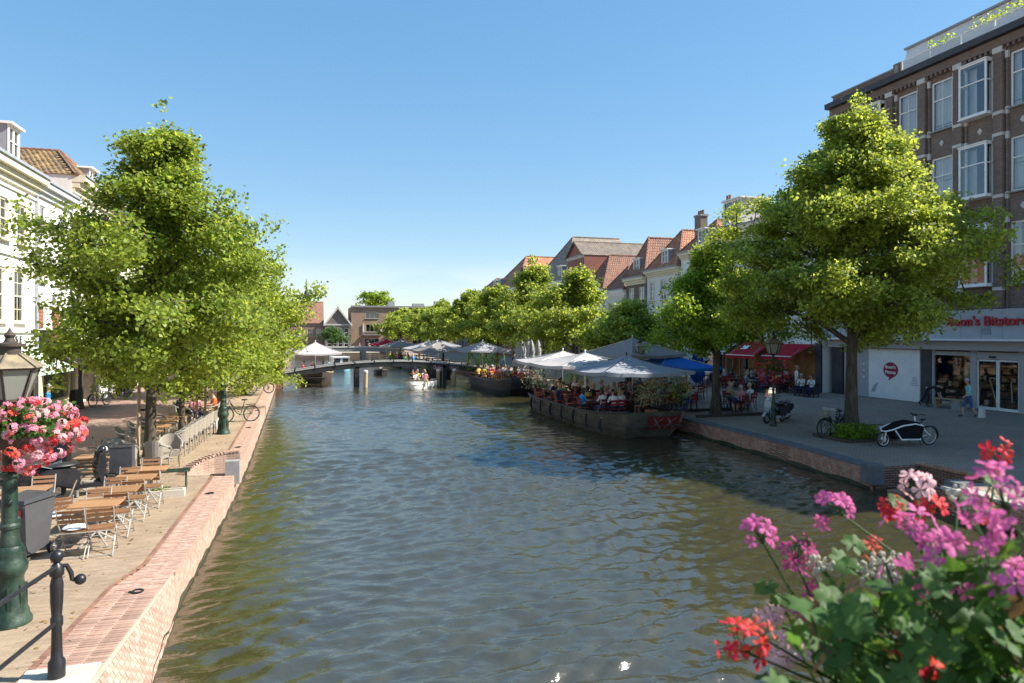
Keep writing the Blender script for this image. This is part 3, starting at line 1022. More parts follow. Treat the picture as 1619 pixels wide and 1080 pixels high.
lime_tree('shaded lime tree on the right quay at the bow of the terrace barge', (18.5, 28.4, 0), 8.9, [(0, 0), (.22, .6), (.28, 2.7), (.4, 3.2), (.52, 2.5), (.64, 1.5), (.78, .8), (.9, .5), (1, .2)], 2.8, 31, 70000, .125, leaf='leaf_green', tr=.22, nlimb=36, group='lime trees along the right quay')
RT = [(18.9, 38.5, 6.0, 2.8, 41, 'low lime tree beside the white parasols of the terrace barge', 20000, .19),
      (18.8, 47.5, 9.4, 3.5, 42, 'yellow-green lime tree behind the parasols, in front of the brick house', 20000, .2),
      (18.6, 57.0, 10.8, 3.6, 43, 'tallest of the lime trees standing behind the closed grey parasols', 20000, .21),
      (18.4, 67.5, 9.6, 3.9, 44, 'lime tree above the footbridge\'s right end', 16000, .24),
      (18.2, 79.5, 9.6, 4.4, 45, 'round lime tree in front of the orange roofed houses', 14000, .27),
      (18.0, 95.0, 9.2, 4.6, 46, 'lime tree beyond the footbridge with the white awning beneath it', 11000, .3),
      (17.6, 114.0, 8.6, 4.6, 47, 'far lime tree near the end of the right bank', 8000, .34),
      (16.2, 128.0, 9.0, 4.6, 48, 'farthest lime tree of the right bank, before the flat roofed brick block', 8000, .36)]
for x, y, h, s, sd_, lb, nl, ls in RT:
    lime_tree(lb, (x, y, 0), h, [(0, 0), (.2, .3 * s / 3.6), (.27, .75 * s), (.42, 1.02 * s), (.56, .86 * s), (.7, .5 * s), (.84, .24 * s), (1, .08 * s)], 2.3, sd_, nl, ls, leaf='leaf_lime' if sd_ != 41 else 'leaf_lime', tr=.17, nlimb=22, group='lime trees along the right quay', clump=.4)
lime_tree('round tree crown showing above the far flat roof', (19.5, 215, 0), 18, [(0, 0), (.3, 1), (.5, 4.5), (.7, 5), (.85, 4), (1, 1.5)], 7, 61, 5000, .6, leaf='leaf_green', tr=.3, group='far trees', name='leafy_tree', clump=.8)
lime_tree('small dark tree before the gabled house at the far end', (4.8, 160, 0), 5.5, prf(.75), 1.6, 62, 2500, .35, leaf='leaf_dark', tr=.14, group='far trees', name='leafy_tree', clump=.6)
lime_tree('small tree between far houses on the right of the flat roofed block', (31.0, 160, 0), 9.0, prf(1.1), 2.4, 63, 3500, .4, leaf='leaf_lime', tr=.16, group='far trees', name='leafy_tree', clump=.6)
# stakes tied to the two near trees on the left
for x, y, hh, lb in ((-4.75, 21.95, 2.3, 'pair of raw wooden stakes tied to the tall left tree'), (-4.15, 28.4, 2.0, 'pale wooden stakes beside the slim left tree')):
    s_ = thing('tree_stake', lb, 'tree stake', (x, y, 0), 0, 'wooden tree stakes')
    for dx in (0, .3):
        b = MB()
        b.tube([(dx, 0, 0), (dx + .02, 0, hh - dx * .5)], .045, 8)
        b.obj('post', 'raw_wood', s_, True)
    b = MB()
    b.bar((-.02, .03, hh * .7), (.42, .03, hh * .7 - .02), .02, .06)
    b.obj('strap', 'rubber', s_)
# ivy-like shoots and plant bed round the big right tree
def leaf_clump(name, mats, parent, n, c, s, ls, seed, loc=None):
    r = np.random.RandomState(seed)
    P = np.array(c) + np.clip(r.normal(0, 1, (n, 3)), -1.7, 1.7) * np.array(s)
    P[:, 2] = np.maximum(P[:, 2], .02)
    N = r.normal(0, .6, (n, 3)) + np.array([0, 0, .7])
    N /= np.linalg.norm(N, axis=1)[:, None]
    A = np.cross(N, r.normal(0, 1, (n, 3)))
    A /= np.linalg.norm(A, axis=1)[:, None] + 1e-6
    B = np.cross(N, A)
    sz = ls * r.uniform(.6, 1.3, n)[:, None]
    V = np.stack([P - A * sz * .6, P + B * sz * .35 - N * sz * .1, P + A * sz * .6 - N * sz * .1, P - B * sz * .35 - N * sz * .1], 1)
    return link(name, np_mesh(name, V.reshape(-1, 3), np.arange(n * 4).reshape(-1, 4), mats), parent, loc)
bed = thing('shrub', 'green shrub round the foot of the largest tree, between bicycle and cargo bike', 'shrub', (18.75, 20.0, 0))
leaf_clump('foliage', 'leaf_green', bed, 2600, (0, 0, .26), (.36, .34, .17), .1, 5)
b = MB()
for a in np.linspace(0, 6.2, 12):
    b.tube([(0, 0, 0), (.2 * math.cos(a), .2 * math.sin(a), .3), (.36 * math.cos(a), .36 * math.sin(a), .42)], .008, 4)
b.obj('stem', 'bark', bed)

# litter of small leaves and a few drain covers on the paving
def litter(name, n, box, seed, parent=None):
    r = np.random.RandomState(seed)
    P = np.stack([r.uniform(box[0], box[1], n), r.uniform(box[2], box[3], n), np.full(n, .012)], 1)
    a = r.uniform(0, 6.28, n)
    A = np.stack([np.cos(a), np.sin(a), r.normal(0, .25, n)], 1)
    B = np.stack([-np.sin(a), np.cos(a), r.normal(0, .25, n)], 1)
    s = r.uniform(.015, .045, n)[:, None]
    V = np.stack([P - A * s, P + B * s * .6, P + A * s, P - B * s * .6], 1)
    V[:, :, 2] = np.maximum(V[:, :, 2], .005)
    o = link(name, np_mesh(name, V.reshape(-1, 3), np.arange(n * 4).reshape(-1, 4), 'leaf_fallen'), parent)
    return tag(o, kind='stuff')
litter('fallen_leaves', 900, (-6.3, -2.7, 8.5, 34), 3)
litter('fallen_leaves', 700, (16.7, 27, 16, 34), 4)
for i, (x, y, lb) in enumerate(((22.6, 21.2, 'round iron manhole cover in the paving between cargo bike and shop'), (-4.3, 11.9, 'small square drain cover in the sandy paving near the railing post'))):
    t = thing('drain_cover', lb, 'drain cover', (x, y, .004))
    b = MB()
    if i == 0:
        b.lathe([(.34, 0), (.34, .012), (.3, .014), (.0, .014)], n=24)
    else:
        b.box(0, 0, .006, .3, .3, .014)
        for k in range(5):
            b.box(-.1 + .05 * k, 0, .016, .02, .24, .008)
    b.obj('cover', 'black_metal', t)
# ================================================================ buildings
def wall_holes(b, x0, x1, z0, z1, holes, y=0.0, rev=0.16, m=0):
    xs = sorted({x0, x1, *[h[0] for h in holes], *[h[1] for h in holes]})
    zs = sorted({z0, z1, *[h[2] for h in holes], *[h[3] for h in holes]})
    xs = [x for x in xs if x0 <= x <= x1]
    zs = [z for z in zs if z0 <= z <= z1]
    for a, c in zip(xs, xs[1:]):
        for e, g in zip(zs, zs[1:]):
            mx, mz = (a + c) / 2, (e + g) / 2
            if any(h[0] < mx < h[1] and h[2] < mz < h[3] for h in holes):
                continue
            b.quad((a, y, e), (c, y, e), (c, y, g), (a, y, g), m)
    for a, c, e, g in holes:
        b.quad((a, y, e), (a, y, g), (a, y + rev, g), (a, y + rev, e), m)
        b.quad((c, y, g), (c, y, e), (c, y + rev, e), (c, y + rev, g), m)
        b.quad((a, y, g), (c, y, g), (c, y + rev, g), (a, y + rev, g), m)
        b.quad((c, y, e), (a, y, e), (a, y + rev, e), (c, y + rev, e), m)
    return b
WC = {}
def window(root, x, z, w, h, cols=2, rows=4, mid=0.5, fm='white_paint', fr=.07, curtain=0, sill='beige_stone', dep=.09, bay=0, gl='window_glass'):
    """sash window; x centre, z bottom; a frame with pane, sill and curtain as its pieces"""
    key = (round(w, 2), round(h, 2), cols, rows, mid, fm, fr, bay)
    if key not in WC:
        f = MB()
        y = -bay
        t = .06
        for sx in (-1, 1):
            f.box(sx * (w / 2 - fr / 2), y, h / 2, fr, t, h)
        f.box(0, y, fr / 2, w - 2 * fr, t, fr)
        f.box(0, y, h - fr / 2, w - 2 * fr, t, fr)
        if mid:
            f.box(0, y - .012, h * mid, w - 2 * fr, t, .06)
        mun = .028 if w / cols < .7 else .05
        for i in range(1, cols):
            f.box(-w / 2 + w * i / cols, y + .004, h / 2, mun, t * .6, h - 2 * fr)
        for j in range(1, rows):
            zz = h * j / rows
            if mid and abs(zz - h * mid) < .08:
                continue
            f.box(0, y + .007, zz, w - 2 * fr, t * .6, .028)
        if bay:
            for sx in (-1, 1):
                xx = sx * (w / 2 - fr / 2)
                f.box(xx, -.05, h / 2, fr, .09, h)
                f.box(xx, -bay / 2 - .005, fr / 2, fr - .004, bay - .16, fr)
                f.box(xx, -bay / 2 - .005, h - fr / 2, fr - .004, bay - .16, fr)
                if mid:
                    f.box(xx, -bay / 2 - .005, h * mid, fr - .008, bay - .16, .06)
            f.box(0, -bay / 2 - .03, h + .025, w + .06, bay + .12, .05)
            f.box(0, -bay / 2 - .03, -.03, w + .04, bay + .1, .06)
        g = MB()
        g.quad((-w / 2 + fr, y + .008, fr), (w / 2 - fr, y + .008, fr), (w / 2 - fr, y + .008, h - fr), (-w / 2 + fr, y + .008, h - fr))
        if bay:
            for sx in (-1, 1):
                xx = sx * (w / 2 - fr / 2)
                g.quad((xx, y, fr), (xx, 0, fr), (xx, 0, h - fr), (xx, y, h - fr))
        s = MB()
        s.box(0, -dep - .05, -.04, w + .16, .26, .07)
        c1 = MB()
        for k, (a, e) in enumerate(((-w / 2 + .03, -w / 2 + w * .3), (w / 2 - w * .28, w / 2 - .03))):
            n = 10
            for i in range(n):
                u0, u1 = a + (e - a) * i / n, a + (e - a) * (i + 1) / n
                c1.quad((u0, .16 + .03 * (i % 2), .05), (u1, .16 + .03 * ((i + 1) % 2), .05), (u1, .16 + .03 * ((i + 1) % 2), h - .05), (u0, .16 + .03 * (i % 2), h - .05))
        c2 = MB()
        n = 16
        for i in range(n):
            u0, u1 = -w / 2 + .04 + (w - .08) * i / n, -w / 2 + .04 + (w - .08) * (i + 1) / n
            c2.quad((u0, .16 + .02 * (i % 2), h * .08), (u1, .16 + .02 * ((i + 1) % 2), h * .08), (u1, .16 + .02 * ((i + 1) % 2), h - .05), (u0, .16 + .02 * (i % 2), h - .05))
        WC[key] = (f.mesh('window', fm), g.mesh('pane', gl), s.mesh('sill', sill), c1.mesh('curtain', 'curtain'), c2.mesh('curtain', 'curtain'))
    f, g, s, c1, c2 = WC[key]
    o = link('window', f, root, (x, dep, z))
    link('pane', g, o)
    if sill and not bay:
        link('sill', s, o)
    if curtain:
        link('curtain', c1 if curtain == 1 else c2, o)
    return o
def tile_plane(b, a, c, d, e, tw=.26, th=.32, m=0, lift=.05):
    """rows of single pan tiles on the plane a-c (eave) to e-d (ridge, same order)"""
    a, c, d, e = Vector(a), Vector(c), Vector(d), Vector(e)
    nrm = (c - a).cross(e - a).normalized()
    H = ((e + d) / 2 - (a + c) / 2).length
    n = max(1, int(H / th))
    for i in range(n):
        v0, v1 = i / n, min(1, (i + 1.12) / n)
        l0, r0 = a.lerp(e, v0), c.lerp(d, v0)
        l1, r1 = a.lerp(e, v1), c.lerp(d, v1)
        wd = (r0 - l0).length
        k = int(wd / tw)
        if k < 1:
            continue
        sd = (r0 - l0).normalized()
        up = (a.lerp(c, .5)).lerp(e.lerp(d, .5), v1) - (a.lerp(c, .5)).lerp(e.lerp(d, .5), v0)
        for j in range(k):
            p = l0 + sd * (wd * (j + .5) / k)
            jz = rng.uniform(-.008, .008)
            hw = wd / k * .5
            vs = []
            for q, lf in ((p, lift + jz), (p + up, lift * .35)):
                vs += [q - sd * hw + nrm * (lf * .2), q - sd * hw * .35 + nrm * lf, q + sd * hw * .35 + nrm * lf, q + sd * hw + nrm * (lf * .2)]
            b.add(vs, [(0, 1, 5, 4), (1, 2, 6, 5), (2, 3, 7, 6), (0, 3, 2, 1)], m)
def roof_on(root, w, depth, eave, ridge, kind, base, tile=None, oh=.3, hipin=None, tw=.26):
    """roof meshes in the house's own frame (x along the front, y away from it)"""
    x0, x1, y0, y1 = -w / 2 - .05, w / 2 + .05, -oh, depth
    z0 = eave - .02
    pl = []
    if kind == 'par':
        ym = depth / 2
        pl = [((x0, y0, z0), (x1, y0, z0), (x1, ym, ridge), (x0, ym, ridge)), ((x1, y1, z0), (x0, y1, z0), (x0, ym, ridge), (x1, ym, ridge))]
        caps = [((x0, ym, ridge), (x1, ym, ridge))]
        gab = [[(x0 + .05, 0, z0), (x0 + .05, ym, ridge - .08), (x0 + .05, y1, z0)], [(x1 - .05, 0, z0), (x1 - .05, y1, z0), (x1 - .05, ym, ridge - .08)]]
    elif kind == 'hip':
        hi = hipin if hipin is not None else min(w / 2, depth / 2) * .75
        a, c = (0, y0 + hi, ridge), (0, y1 - .2, ridge)
        pl = [((x0, y0, z0), (x1, y0, z0), a, a), ((x1, y0, z0), (x1, y1, z0), c, a), ((x0, y1, z0), (x0, y0, z0), a, c)]
        caps = [((x0, y0, z0), a), ((x1, y0, z0), a), (a, c)]
        gab = []
    else:
        a, c = (0, y0 + .05, ridge), (0, y1, ridge)
        pl = [((x1, y0, z0), (x1, y1, z0), c, a), ((x0, y1, z0), (x0, y0, z0), a, c)]
        caps = [(a, c), ((x0, y0, z0), a), ((x1, y0, z0), a)]
        gab = [[(x0, 0, z0), (x1, 0, z0), (0, 0, ridge - .1)]]
    b = MB()
    for q in pl:
        b.add(list(q), [(0, 1, 2, 3)] if q[2] != q[3] else [(0, 1, 2)])
    r = b.obj('roof', base, root)
    if tile:
        t = MB()
        for q in pl:
            n = (Vector(q[1]) - Vector(q[0])).cross(Vector(q[3]) - Vector(q[0]))
            if n.y > 0 and kind == 'par' and q[0][1] == y1:
                continue
            tile_plane(t, *q, tw=tw)
        tag(t.obj('roof_tiles', tile, r), kind='stuff')
    cp = MB()
    for p, q in caps:
        p, q = Vector(p), Vector(q)
        n = max(2, int((q - p).length / .4))
        for i in range(n):
            u, v = p.lerp(q, i / n), p.lerp(q, (i + 1.08) / n)
            cp.tube([u + Vector((0, 0, .045)), v + Vector((0, 0, .03))], [.12, .1], 6)
    tag(cp.obj('ridge_tiles', 'tile_brown' if 'slate' not in base and 'grey' not in base else 'tile_grey', r, True), kind='stuff')
    return r, gab
def dormer(root, x, y, z, w, h, dp, fm='white_paint', side='lead', roof='lead'):
    b = MB()
    b.box(-w / 2 + .03, dp / 2, h / 2, .06, dp, h)
    b.box(w / 2 - .03, dp / 2, h / 2, .06, dp, h)
    b.box(0, dp, h / 2, w - .12, .06, h)
    b.box(0, dp / 2 - .08, h + .05, w + .24, dp + .3, .1, m=1)
    b.box(0, .05, .05, w - .12, .1, .1)
    d = b.obj('dormer', [side, fm], root, loc=(x, y, z))
    f = MB()
    n = 2 if w > 1.1 else 1
    f.box(-w / 2 + .06, -.02, h / 2, .12, .08, h)
    f.box(w / 2 - .06, -.02, h / 2, .12, .08, h)
    f.box(0, -.022, .06, w - .24, .07, .12)
    f.box(0, -.022, h - .06, w - .24, .07, .12)
    f.box(0, -.02, h / 2, .05 if n == 1 else .09, .06, h - .24)
    f.box(0, -.016, h * .55, w - .24, .04, .04)
    f.obj('window', fm, d)
    g = MB()
    g.quad((-w / 2 + .1, .012, .1), (w / 2 - .1, .012, .1), (w / 2 - .1, .012, h - .1), (-w / 2 + .1, .012, h - .1))
    g.obj('pane', 'window_glass', d)
    return d
def chimney(root, x, y, z, w, h, m='grey_brick', pots=3):
    b = MB()
    b.box(0, 0, h / 2, w, w * .7, h)
    b.box(0, 0, h - .1, w + .14, w * .7 + .14, .16, m=1)
    c = b.obj('chimney', [m, 'grey_stone'], root, loc=(x, y, z))
    for i in range(pots):
        p = MB()
        p.lathe([(.11, 0), (.09, .35), (.12, .4)], ((i - (pots - 1) / 2) * w / max(1, pots), 0, h - .02), 8)
        p.obj('chimney_pot', 'tile_brown', c, True)
def house(name, label, side, X, Y0, Y1, eave, wall, wins, roof=None, ridge=None, base='tile_brown', tile=None, cornice=('white_paint', .45, .35), depth=11, holes=(), group=None, backing='interior_shade', hipin=None, plinth=None, extra_eave=0):
    yc = (Y0 + Y1) / 2
    w = Y1 - Y0
    sgn = 1 if side == 'L' else -1
    root = thing(name, label, 'house', (X, yc, 0), PI / 2 if side == 'L' else -PI / 2, group)
    root['sg'] = sgn
    root['yc'] = yc
    hx = lambda yy: sgn * (yy - yc)
    hl = []
    for v in wins:
        Yw, z, ww, hh = v[:4]
        hl.append((hx(Yw) - ww / 2, hx(Yw) + ww / 2, z, z + hh))
    for a, c, e, g in holes:
        x0, x1 = sorted((hx(a), hx(c)))
        hl.append((x0, x1, e, g))
    b = MB()
    wall_holes(b, -w / 2, w / 2, 0, eave, hl)
    b.quad((-w / 2, 0, 0), (-w / 2, 0, eave), (-w / 2, depth, eave), (-w / 2, depth, 0))
    b.quad((w / 2, 0, eave), (w / 2, 0, 0), (w / 2, depth, 0), (w / 2, depth, eave))
    b.quad((w / 2, depth, 0), (-w / 2, depth, 0), (-w / 2, depth, eave), (w / 2, depth, eave))
    if roof:
        r, gab = roof_on(root, w, depth, eave, ridge, roof, base, tile, hipin=hipin)
        for q in gab:
            b.add(q, [(0, 1, 2)])
    else:
        b.quad((-w / 2, 0, eave), (w / 2, 0, eave), (w / 2, depth, eave), (-w / 2, depth, eave))
    b.obj('wall', wall, root)
    i = MB()
    i.quad((-w / 2 + .02, 1.32, .02), (w / 2 - .02, 1.3, .02), (w / 2 - .02, 1.3, eave - .3), (-w / 2 + .02, 1.3, eave - .3))
    z = 3.0
    while z < eave - 1:
        i.quad((-w / 2 + .02, .17, z), (w / 2 - .02, .17, z), (w / 2 - .02, 1.3, z), (-w / 2 + .02, 1.3, z))
        z += 3.0
    i.obj('room_backing', backing, root)  # added sheet behind the panes
    if cornice:
        cm, ch, cp = cornice
        c = MB()
        c.box(0, -cp / 2, eave - ch * .2, w - .02, cp, ch * .4)
        c.box(0, -cp * .3, eave - ch * .55, w - .06, cp * .6, ch * .3)
        c.box(0, -cp * .13, eave - ch * .85, w - .1, cp * .26, ch * .3)
        c.box(0, -cp - .04, eave + .02, w - .04, .09, .12, m=1)
        c.obj('cornice', [cm, 'lead'], root)
    dpp = MB()
    dpp.tube([(w / 2 - .16, -.09, eave - .5), (w / 2 - .16, -.09, .2)], .05, 6)
    dpp.obj('downpipe', 'lead', root, True)
    if plinth:
        c = MB()
        c.box(0, -.03, .25, w - .04, .06, .5)
        c.obj('plinth', plinth, root)
    for v in wins:
        Yw, z, ww, hh = v[:4]
        kw = v[4] if len(v) > 4 else {}
        window(root, hx(Yw), z, ww, hh, **kw)
    return root
def hx(root, Y):
    return root['sg'] * (Y - root['yc'])
def grid(Ys, zs, w, h, **kw):
    return [(y, z, w, h, kw) for z in zs for y in Ys]
def awning(root, Ya, Yb, z0, z1, proj, m, val=.22, name='awning', lip='white_paint', stripes=None):
    xa, xb = sorted((hx(root, Ya), hx(root, Yb)))
    b = MB()
    n = 1 if not stripes else int((xb - xa) / .25)
    for i in range(n):
        u, v = xa + (xb - xa) * i / n, xa + (xb - xa) * (i + 1) / n
        k = i % 2 if stripes else 0
        b.quad((u, -.06, z0), (v, -.06, z0), (v, -proj, z1), (u, -proj, z1), k)
        b.quad((u, -proj, z1), (v, -proj, z1), (v, -proj - .01, z1 - val), (u, -proj - .01, z1 - val), k)
    o = b.obj(name, [m] + ([stripes] if stripes else []), root)
    f = MB()
    f.box((xa + xb) / 2, -proj, z1 + .02, xb - xa, .07, .06)
    f.box((xa + xb) / 2, -.07, z0 + .04, xb - xa, .14, .14)
    f.each('bar', lip, o)
    a = MB()
    for x in (xa + .3, xb - .3):
        a.tube([(x, -.05, z0 - .35), (x, -proj * .55, z0 - .45), (x, -proj + .03, z1 - .02)], .02, 6)
    a.each('arm', 'light_metal', o)
    return o
def text(s, name, m, parent, loc, size, ext=.02, rot=(PI / 2, 0, 0), bold=0.0, align='LEFT', sx=1.0):
    cu = bpy.data.curves.new(name, 'FONT')
    cu.body = s
    cu.size = size
    cu.extrude = ext
    cu.offset = bold
    cu.align_x = align
    cu.resolution_u = 3
    cu.materials.append(M[m])
    tmp = bpy.data.objects.new(name, cu)
    COL.objects.link(tmp)
    me = bpy.data.meshes.new_from_object(tmp.evaluated_get(bpy.context.evaluated_depsgraph_get()))
    bpy.data.objects.remove(tmp)
    o = bpy.data.objects.new(name, me)
    COL.objects.link(o)
    o.parent = parent
    o.location = loc
    o.rotation_euler = rot
    o.scale = (sx, 1, 1)
    return o

# ---- left bank
cf = dict(fm='cream_paint', cols=2, rows=4, fr=.09)
A = house('townhouse', 'white townhouse with cream cornice and mint awning, nearest on the left bank', 'L', -12.2, 20.0, 36.75, 11.0, 'white_wall',
          grid([23.0, 25.0, 27.0, 29.0, 31.1, 33.1, 35.1], [7.75], 1.05, 1.75, curtain=1, **cf) + grid([24.5, 26.5, 28.6, 30.7, 32.75, 34.8], [4.3], 1.1, 2.3, curtain=1, **cf),
          'par', 15.4, 'tile_brown', 'tile_brown', ('cream_paint', .8, .55), holes=[(31.6, 36.3, .1, 2.9), (24, 30.5, .4, 2.9)])
dormer(A, hx(A, 35.5), .5, 11.5, 1.2, 1.5, 2.2)
dormer(A, hx(A, 27.5), .9, 11.6, 1.5, 1.75, 2.2)
b = MB()
b.box(hx(A, 28.5), -.05, 7.2, 16.4, .1, .14)
b.box(hx(A, 28.5), -.07, 3.95, 16.4, .14, .16)
b.box(hx(A, 28.5), -.04, 10.0, 16.4, .08, .1)
b.each('string_course', 'white_paint', A)
awning(A, 31.8, 36.4, 3.07, 2.3, 1.6, 'awning_mint')
awning(A, 24.5, 30.5, 3.07, 2.3, 1.6, 'awning_mint')
b = MB()
for yy in (31.7, 33.9, 36.2):
    b.box(hx(A, yy), .05, 1.45, .16, .2, 2.9)
b.box(hx(A, 34), .1, .3, 4.4, .1, .5)
b.box(hx(A, 34), .1, 2.2, 4.4, .06, .08)
b.each('shop_front', 'dark_paint', A)
text('S E', 'lettering', 'dark_paint', A, (hx(A, 34.3), -.03, 3.42), .42, .015, sx=1.4)
text('BELLE', 'lettering', 'dark_paint', A, (hx(A, 34.0), -.03, 3.14), .3, .012, sx=1.2)
B = house('townhouse', 'narrow white house with brown shutters and black awning on the left bank', 'L', -12.2, 36.8, 41.5, 10.95, 'white_wall',
          [(37.55, 8.95, .75, .95, dict(cols=2, rows=1, mid=0, curtain=0)), (40.2, 8.95, .75, .95, dict(cols=2, rows=1, mid=0)),
           (37.3, 6.3, .9, 1.5, dict(cols=2, rows=2)), (40.3, 6.3, .9, 1.5, dict(cols=2, rows=2))] + [(37.05, 5.15, .8, .55, dict(cols=1, rows=1, mid=0)), (39.15, 5.15, .8, .55, dict(cols=1, rows=1, mid=0))],
          'par', 14.2, 'tile_slate', 'tile_brown', ('zinc', .7, .45), holes=[(37.2, 41.1, .1, 2.8)])
for yy in (37.05, 39.15):
    s_ = MB()
    s_.box(0, 0, 0, .8, .06, 1.0)
    for i in range(6):
        s_.box(0, -.035, -.4 + .16 * i, .66, .025, .05)
    s_.obj('shutter', 'shutter_brown', B, loc=(hx(B, yy), -.03, 4.6))
b = MB()
b.box(hx(B, 39.15), -.09, 3.62, 4.66, .18, .75)
b.obj('fascia', 'dark_paint', B)
text('JEANS', 'lettering', 'shutter_brown', B, (hx(B, 38.2), -.19, 3.5), .36, .01)
awning(B, 36.9, 45.4, 3.2, 2.3, 1.75, 'awning_black', lip='dark_paint')
b = MB()
for yy in (37.3, 41.0):
    b.box(hx(B, yy), .05, 1.4, .25, .25, 2.8)
b.box(hx(B, 39.1), .08, .3, 3.6, .1, .5)
b.each('shop_front', 'cream_paint', B)
C_ = house('townhouse', 'taller white house with round attic windows and tiled hipped roof on the left bank', 'L', -12.2, 41.55, 50.5, 12.3, 'white_wall',
           grid([43.0, 46.0, 49.0], [6.6], 1.15, 2.3, **cf) + grid([43.0, 46.0, 49.0], [3.9], 1.15, 2.0, **cf),
           'hip', 14.5, 'tile_mixed', 'tile_mixed', ('cream_paint', .95, .65), holes=[(42, 44.2, .1, 2.9), (44.8, 47, .1, 2.9), (47.6, 49.8, .1, 2.9)], hipin=2.2)
for yy in (43.0, 46.0, 49.0):
    r = MB()
    r.tube([(.42 * math.cos(a), -.05, .5 * math.sin(a)) for a in [2 * PI * i / 20 for i in range(20)]], .09, 6, closed=True)
    w_ = r.obj('round_window', 'cream_paint', C_, True, loc=(hx(C_, yy), 0, 10.25))
    g = MB()
    g.add([(.4 * math.cos(2 * PI * i / 20), -.02, .48 * math.sin(2 * PI * i / 20)) for i in range(20)], [tuple(range(20))])
    g.obj('pane', 'black_plastic', w_)
    g = MB()
    for i in range(9):
        u = -1 + i / 4
        g.ball((u * .75, -.06, .62 - .28 * (1 - u * u) + .25), (.11, .07, .1), 8, 5)
        if abs(u) > .7:
            g.ball((u * .8, -.05, .35 - .3 * (abs(u) - .7)), (.1, .06, .22), 8, 5)
    g.obj('garland', 'cream_wall', w_, True)
dormer(C_, hx(C_, 47.4), .6, 12.55, 1.3, 1.25, 2.4)
b = MB()
for yy in (41.7, 44.5, 47.3, 50.2):
    b.box(hx(C_, yy), -.1, 1.5, .42, .24, 3.0)
    b.box(hx(C_, yy), -.12, 2.9, .52, .3, .2)
b.box(hx(C_, 46), -.1, 3.2, 8.8, .22, .4)
b.each('shop_front', 'cream_wall', C_)
for a, c, ev, rd, wl, rf, lb in ((50.6, 58.4, 11.2, 14.5, 'cream_wall', 'hip', 'cream plastered house after the white one with round windows'),
                                 (58.5, 67.0, 9.8, 13.2, 'tan_brick', 'par', 'tan brick house on the left bank opposite the footbridge'),
                                 (67.1, 76.0, 10.8, 14.0, 'white_wall', 'hip', 'white house beyond the footbridge on the left bank'),
                                 (76.1, 86.0, 9.5, 12.8, 'red_brick', 'par', 'red brick house further along the left bank'),
                                 (86.1, 99.0, 10.4, 13.8, 'grey_wall', 'hip', 'grey rendered house far along the left bank')):
    n = max(2, int((c - a) / 2.4))
    Ys = [a + (c - a) * (i + .5) / n for i in range(n)]
    house('townhouse', lb, 'L', -12.3, a, c, ev, wl, grid(Ys, [6.9, 4.0], 1.05, 1.9, cols=2, rows=4) + grid(Ys, [.7], 1.4, 2.2, cols=1, rows=2, mid=.75), rf, rd, 'tile_brown', 'tile_brown' if a < 60 else None)

# ---- right bank: the big brown brick building with the shop
BX, BY0, BY1, BH = 32.3, 8.4, 36.3, 18.45
cols_, bays = [], {}
y = 34.9
k = 0
while y > 10:
    cols_.append(y)
    bays[y] = (k % 3 == 1)
    y -= 2.17
    k += 1
wins = []
for y in cols_:
    for z, h in ((14.68, 2.66), (10.62, 2.62), (6.2, 3.0)):
        if bays[y]:
            wins.append((y, z, 1.5, h, dict(cols=1, rows=1, mid=.62, bay=.5, curtain=1, dep=.0, fr=.1)))
        else:
            wins.append((y, z, 1.26, h, dict(cols=2, rows=1, mid=.62, curtain=2 if rng.random() < .7 else 1, sill='grey_stone', fr=.085)))
big = house('brick_building', 'tall brown brick building with projecting white bay windows above a bicycle shop', 'R', BX, BY0, BY1, BH, 'brown_brick', wins, None, depth=14, cornice=None,
            holes=[(24.2, 26.35, .05, 2.9), (26.65, 28.85, .25, 2.9), (15, 23.7, .25, 2.9)], backing='interior_shade')
b, s_ = MB(), MB()
xs = [hx(big, y + 1.085) for y in cols_] + [hx(big, cols_[-1] - 1.085)]
for x in xs:
    b.box(x, -.11, (5.05 + 17.55) / 2, .46, .22, 12.5)
    b.box(x + .36, -.045, (5.05 + 17.35) / 2, .12, .09, 12.3)
    for z in (17.62, 14.55, 10.5, 6.0, 13.5):
        s_.box(x, -.135, z, .5, .27, .3 if z > 17 else .16)
    for z in (17.3, 14.6, 13.4, 10.5, 9.35):
        s_.box(x + .36, -.06, z, .16, .12, .34)
        s_.box(x - .34, -.02, z, .16, .05, .34)
b.each('pier', 'brown_brick', big)
for y in cols_:
    for z in (13.97, 9.9):
        s_.prism([(hx(big, y) - .14, z), (hx(big, y), z - .17), (hx(big, y) + .14, z), (hx(big, y), z + .17)], 1, -.035, .0)
tag(s_.obj('stone_blocks', 'pale_stone', big), kind='stuff')
b = MB()
b.box(0, -.14, 17.95, BY1 - BY0 - .02, .28, .42)
for i in range(int((BY1 - BY0) / .28)):
    b.box(-(BY1 - BY0) / 2 + .2 + i * .28, -.2, 17.68, .13, .12, .2)
b.obj('frieze', 'brown_brick', big)
b = MB()
b.box(0, -.28, 18.3, BY1 - BY0 + .2, .58, .22)
b.box(0, -.5, 18.46, BY1 - BY0 + .2, .16, .12)
b.obj('gutter', 'tile_slate', big)
b = MB()
b.box(hx(big, 33.75), .14, 18.72, 5.1, .28, .6)
b.box(hx(big, 31.2), .1, 18.85, .5, .42, .86)
b.box(hx(big, 31.2), -.12, 18.82, .2, .06, .7, m=1)
b.box(hx(big, 33.75), .14, 19.07, 5.3, .36, .1, m=1)
b.each('parapet', ['brown_brick', 'grey_stone'], big)
